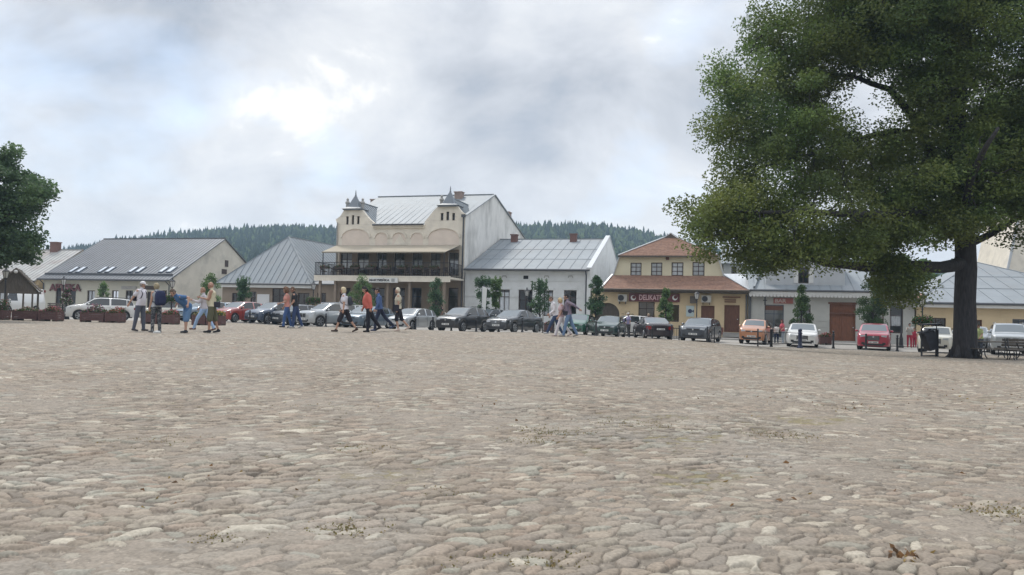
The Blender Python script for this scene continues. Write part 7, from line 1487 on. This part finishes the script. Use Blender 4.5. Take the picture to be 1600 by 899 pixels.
# small street trees in front of the houses
def street_tree(px, Y, ytop, ybot, wpx, label, kind='oval', col=None, seed=0, stake=True, n=3600, group='small street trees before the houses'):
    global rng
    rng = np.random.default_rng(100 + seed); random.seed(100 + seed); b = spot(px, Y); e = empty('street_tree', b, 0, label, 'tree', group); top = (at(px, ytop, Y) - b).z; bot = (at(px, ybot, Y) - b).z; w = wpx / 2 / F_PX * Y; mid = (top + bot) / 2
    k = MB(); k.sm = True; k.tube([(0, 0, -.05), (.02, .01, bot * .6), (-.02, 0, bot + .2), (0, 0, mid + .2), (0, 0, top - .4)], [.07, .06, .05, .035, .012], 8); k.build('trunk', M['bark'], e); k = MB(); cs = []; m_ = 40
    for i in range(m_):
        t = random.random(); z = bot + (top - bot) * t; pr = {'oval': math.sin(math.pi * min(t * .9 + .12, 1)) ** .6, 'vase': (.35 + .75 * t) * (1 if t < .85 else .75), 'cone': 1.1 * (1 - t) + .12, 'up': math.sin(math.pi * min(t * .8 + .2, 1)) ** .8}[kind]; a = random.random() * 6.283; r = w * pr * math.sqrt(random.random()) * .85; cs.append((r * math.cos(a), r * math.sin(a), z)); k.tube(branch_path((0, 0, max(z - r * 1.1 - .1, bot * .85)), cs[-1], .0, 3, .3), [.018, .013, .009, .004], 5, caps=False)
    k.build('twigs', M['bark'], e); per = n // m_; C, S, cols = foliage(np.array(cs), np.array([w * random.uniform(.22, .4) + .06 for _ in range(m_)]), per, .105, col, zs=.8, jit=.35)
    if kind in ('up', 'vase'):
        m2 = 700; a = rng.random(m2) * 6.283; sh = rng.integers(0, 9, m2); ang = sh * .7; rr_ = w * (.2 + .75 * ((sh * 37) % 10) / 10); z = top - .5 + rng.random(m2) * (.55 + .35 * ((sh * 13) % 5) / 5); C2 = np.stack([rr_ * np.cos(ang) + rng.normal(0, .05, m2), rr_ * np.sin(ang) + rng.normal(0, .05, m2), z - .25 * rr_], 1); C = np.concatenate([C, C2]); S = np.concatenate([S, np.full(m2, .1)]); cols = np.concatenate([cols, cols[:m2]])
    leaf_mesh('crown', C, S, cols, M['leafm'], e, flat=.1, droop=-.1)
    if stake: k = MB(); k.bar((.25, 0, -.05), (.22, 0, 1.6), .05); k.bar((-.25, 0, -.05), (-.22, 0, 1.6), .05); k.bar((-.23, 0, 1.45), (.23, 0, 1.45), .035); k.build('stake', M['wooddark'], e)
    return e
LG = [(.12, .20, .07), (.14, .22, .075), (.10, .165, .065)]; DG = [(.075, .14, .07), (.085, .155, .075), (.06, .11, .06)]
street_tree(160, 68, 441, 470, 18, 'small pale green tree before the pharmacy window, above the white SUV', 'oval', LG, 1, n=1800)
street_tree(325, 60, 428, 480, 34, 'bushy tree before the pharmacy gable behind the bald man', 'oval', LG, 2); street_tree(378, 62, 436, 480, 26, 'narrow dark tree before the left part of the hipped roof house', 'up', DG, 3)
street_tree(565, 58, 431, 492, 40, 'leafy tree before the hotel, left of its sign', 'oval', LG, 4); street_tree(680, 58, 434, 492, 32, 'oval dark green tree before the right part of the hotel', 'oval', DG, 5)
street_tree(754, 57, 436, 492, 32, 'fan shaped tree before the left end of the white house', 'vase', DG, 6); street_tree(774, 58, 437, 478, 22, 'small tree touching the fan shaped one by the banner', 'vase', LG, 7); street_tree(843, 56, 440, 490, 34, 'sparse upright tree before the middle windows of the white house', 'up', DG, 8, n=2600)
street_tree(930, 55, 434, 488, 32, 'dense dark tree between the white house and the grocery', 'oval', DG, 9, n=5200); street_tree(1040, 54, 452, 497, 27, 'light green tree hiding the middle of the grocery sign', 'cone', LG, 10); street_tree(1040, 53.8, 451, 474, 27, 'x', 'oval', LG, 11) if False else None
street_tree(1252, 52, 448, 504, 32, 'tree before the second window of the grey white shop', 'cone', [(.07, .12, .045), (.085, .14, .05)], 12, n=4600); street_tree(1364, 50, 436, 508, 52, 'broad tree before the window right of the big gate', 'oval', [(.06, .11, .045), (.075, .125, .05)], 13, n=7000)
# trees behind the roofs
def far_tree(px, Y, ytop, wpx, label, seed, pal, conifer=False):
    global rng
    rng = np.random.default_rng(300 + seed); random.seed(300 + seed); b = spot(px, Y); e = empty('conifer' if conifer else 'broadleaf_tree', b, 0, label, 'tree', 'trees rising behind the roofs'); top = (at(px, ytop, Y) - b).z; w = wpx / 2 / F_PX * Y
    k = MB(); k.sm = True; k.tube([(0, 0, -.1), (0, 0, top * .5), (0, 0, top * .93)], [.22, .16, .04], 8); k.build('trunk', M['bark'], e); n = 90; cs = []
    for i in range(n):
        t = random.random() ** .8; z = top * (.22 + .76 * t); r = (w * (1.05 - t) if conifer else w * math.sin(math.pi * min(.2 + t * .78, 1)) ** .7) * math.sqrt(random.random()); a = random.random() * 6.283; cs.append((r * math.cos(a), r * math.sin(a), z))
    C, S, cols = foliage(np.array(cs), np.full(n, w * .3), 70, .32 if not conifer else .26, pal, zs=.6 if not conifer else .35); leaf_mesh('crown', C, S, cols, M['leafm'], e, flat=.2)
far_tree(1405, 84, 398, 62, 'broad green tree behind the roofs left of the linden trunk', 1, LG); far_tree(1440, 92, 405, 55, 'pale green tree behind the ochre house roof', 2, LG); far_tree(1370, 92, 392, 70, 'dark tree behind the gap between shop and ochre house', 3, DG); far_tree(1545, 130, 402, 60, 'distant tree over the ochre roof right of the trunk', 4, DG); far_tree(1500, 120, 404, 60, 'distant tree hidden partly by the linden trunk', 5, DG)
far_tree(70, 120, 380, 12, 'slender conifer above the pale old roof by the brick chimney', 6, DG, True); far_tree(1195, 100, 405, 90, 'rounded tree behind the dormer of the grey white shop', 7, DG); far_tree(1290, 105, 402, 80, 'second rounded tree behind the shop roof ridge', 8, LG)
# weeds in the joints, fallen leaves
def ground_scatter(name, label, cat, spots, n, size, pal, up):
    C = []
    for px, py, r, w_ in spots:
        hor = HORIZON + ROLL * (px - 800); Y = F_PX * CAM_H / (py - hor)
        for _ in range(3): Y = F_PX * (CAM_H - G((px - 800) / F_PX * Y, Y)) / (py - hor)
        c = spot(px, Y); m_ = int(n * w_); q = rng.normal(size=(m_, 2)) * r * np.array([1.3, 1.0]); x = c.x + q[:, 0]; y = c.y + q[:, 1]; C.append(np.stack([x, y, G_arr(x, y) + .012 + up * rng.random(m_)], 1))
    C = np.concatenate(C); o = leaf_mesh(name, C, size * rng.uniform(.6, 1.3, len(C)), blob_cols(len(C), pal), M['leafm'], None, flat=0.0, droop=-.6 if up > .01 else 0.0); tag(o, label, cat, kind='stuff'); return o
ground_scatter('weeds', 'small dry grass tufts in the joints of the cobbles', 'weeds', [(548, 828, .07, 1), (742, 876, .05, .3), (352, 842, .06, .5), (868, 676, .16, 1.3), (1000, 664, .2, .9), (1218, 681, .15, 1), (560, 702, .1, .5), (860, 875, .07, .8), (1090, 616, .3, .8), (1060, 585, .5, .8), (500, 640, .3, .4), (1560, 800, .08, .7), (700, 770, .06, .4), (250, 690, .12, .4), (1330, 640, .3, .6), (840, 690, .1, .6)], 300, .013, [(.20, .17, .07), (.15, .14, .05), (.26, .20, .10)], .010)
ground_scatter('leaves', 'scattered brown fallen leaves and crumbs on the cobbles', 'leaves', [(1412, 868, .05, .5), (1060, 590, .8, .6), (1430, 600, 1.2, 1.5), (1300, 620, 1.2, 1.2), (1520, 640, 1.0, 1), (900, 640, .8, .5), (400, 760, .3, .4), (1200, 760, .4, .5)], 46, .035, [(.20, .11, .05), (.28, .20, .08), (.15, .09, .05)], .004)
print('p6 ok')
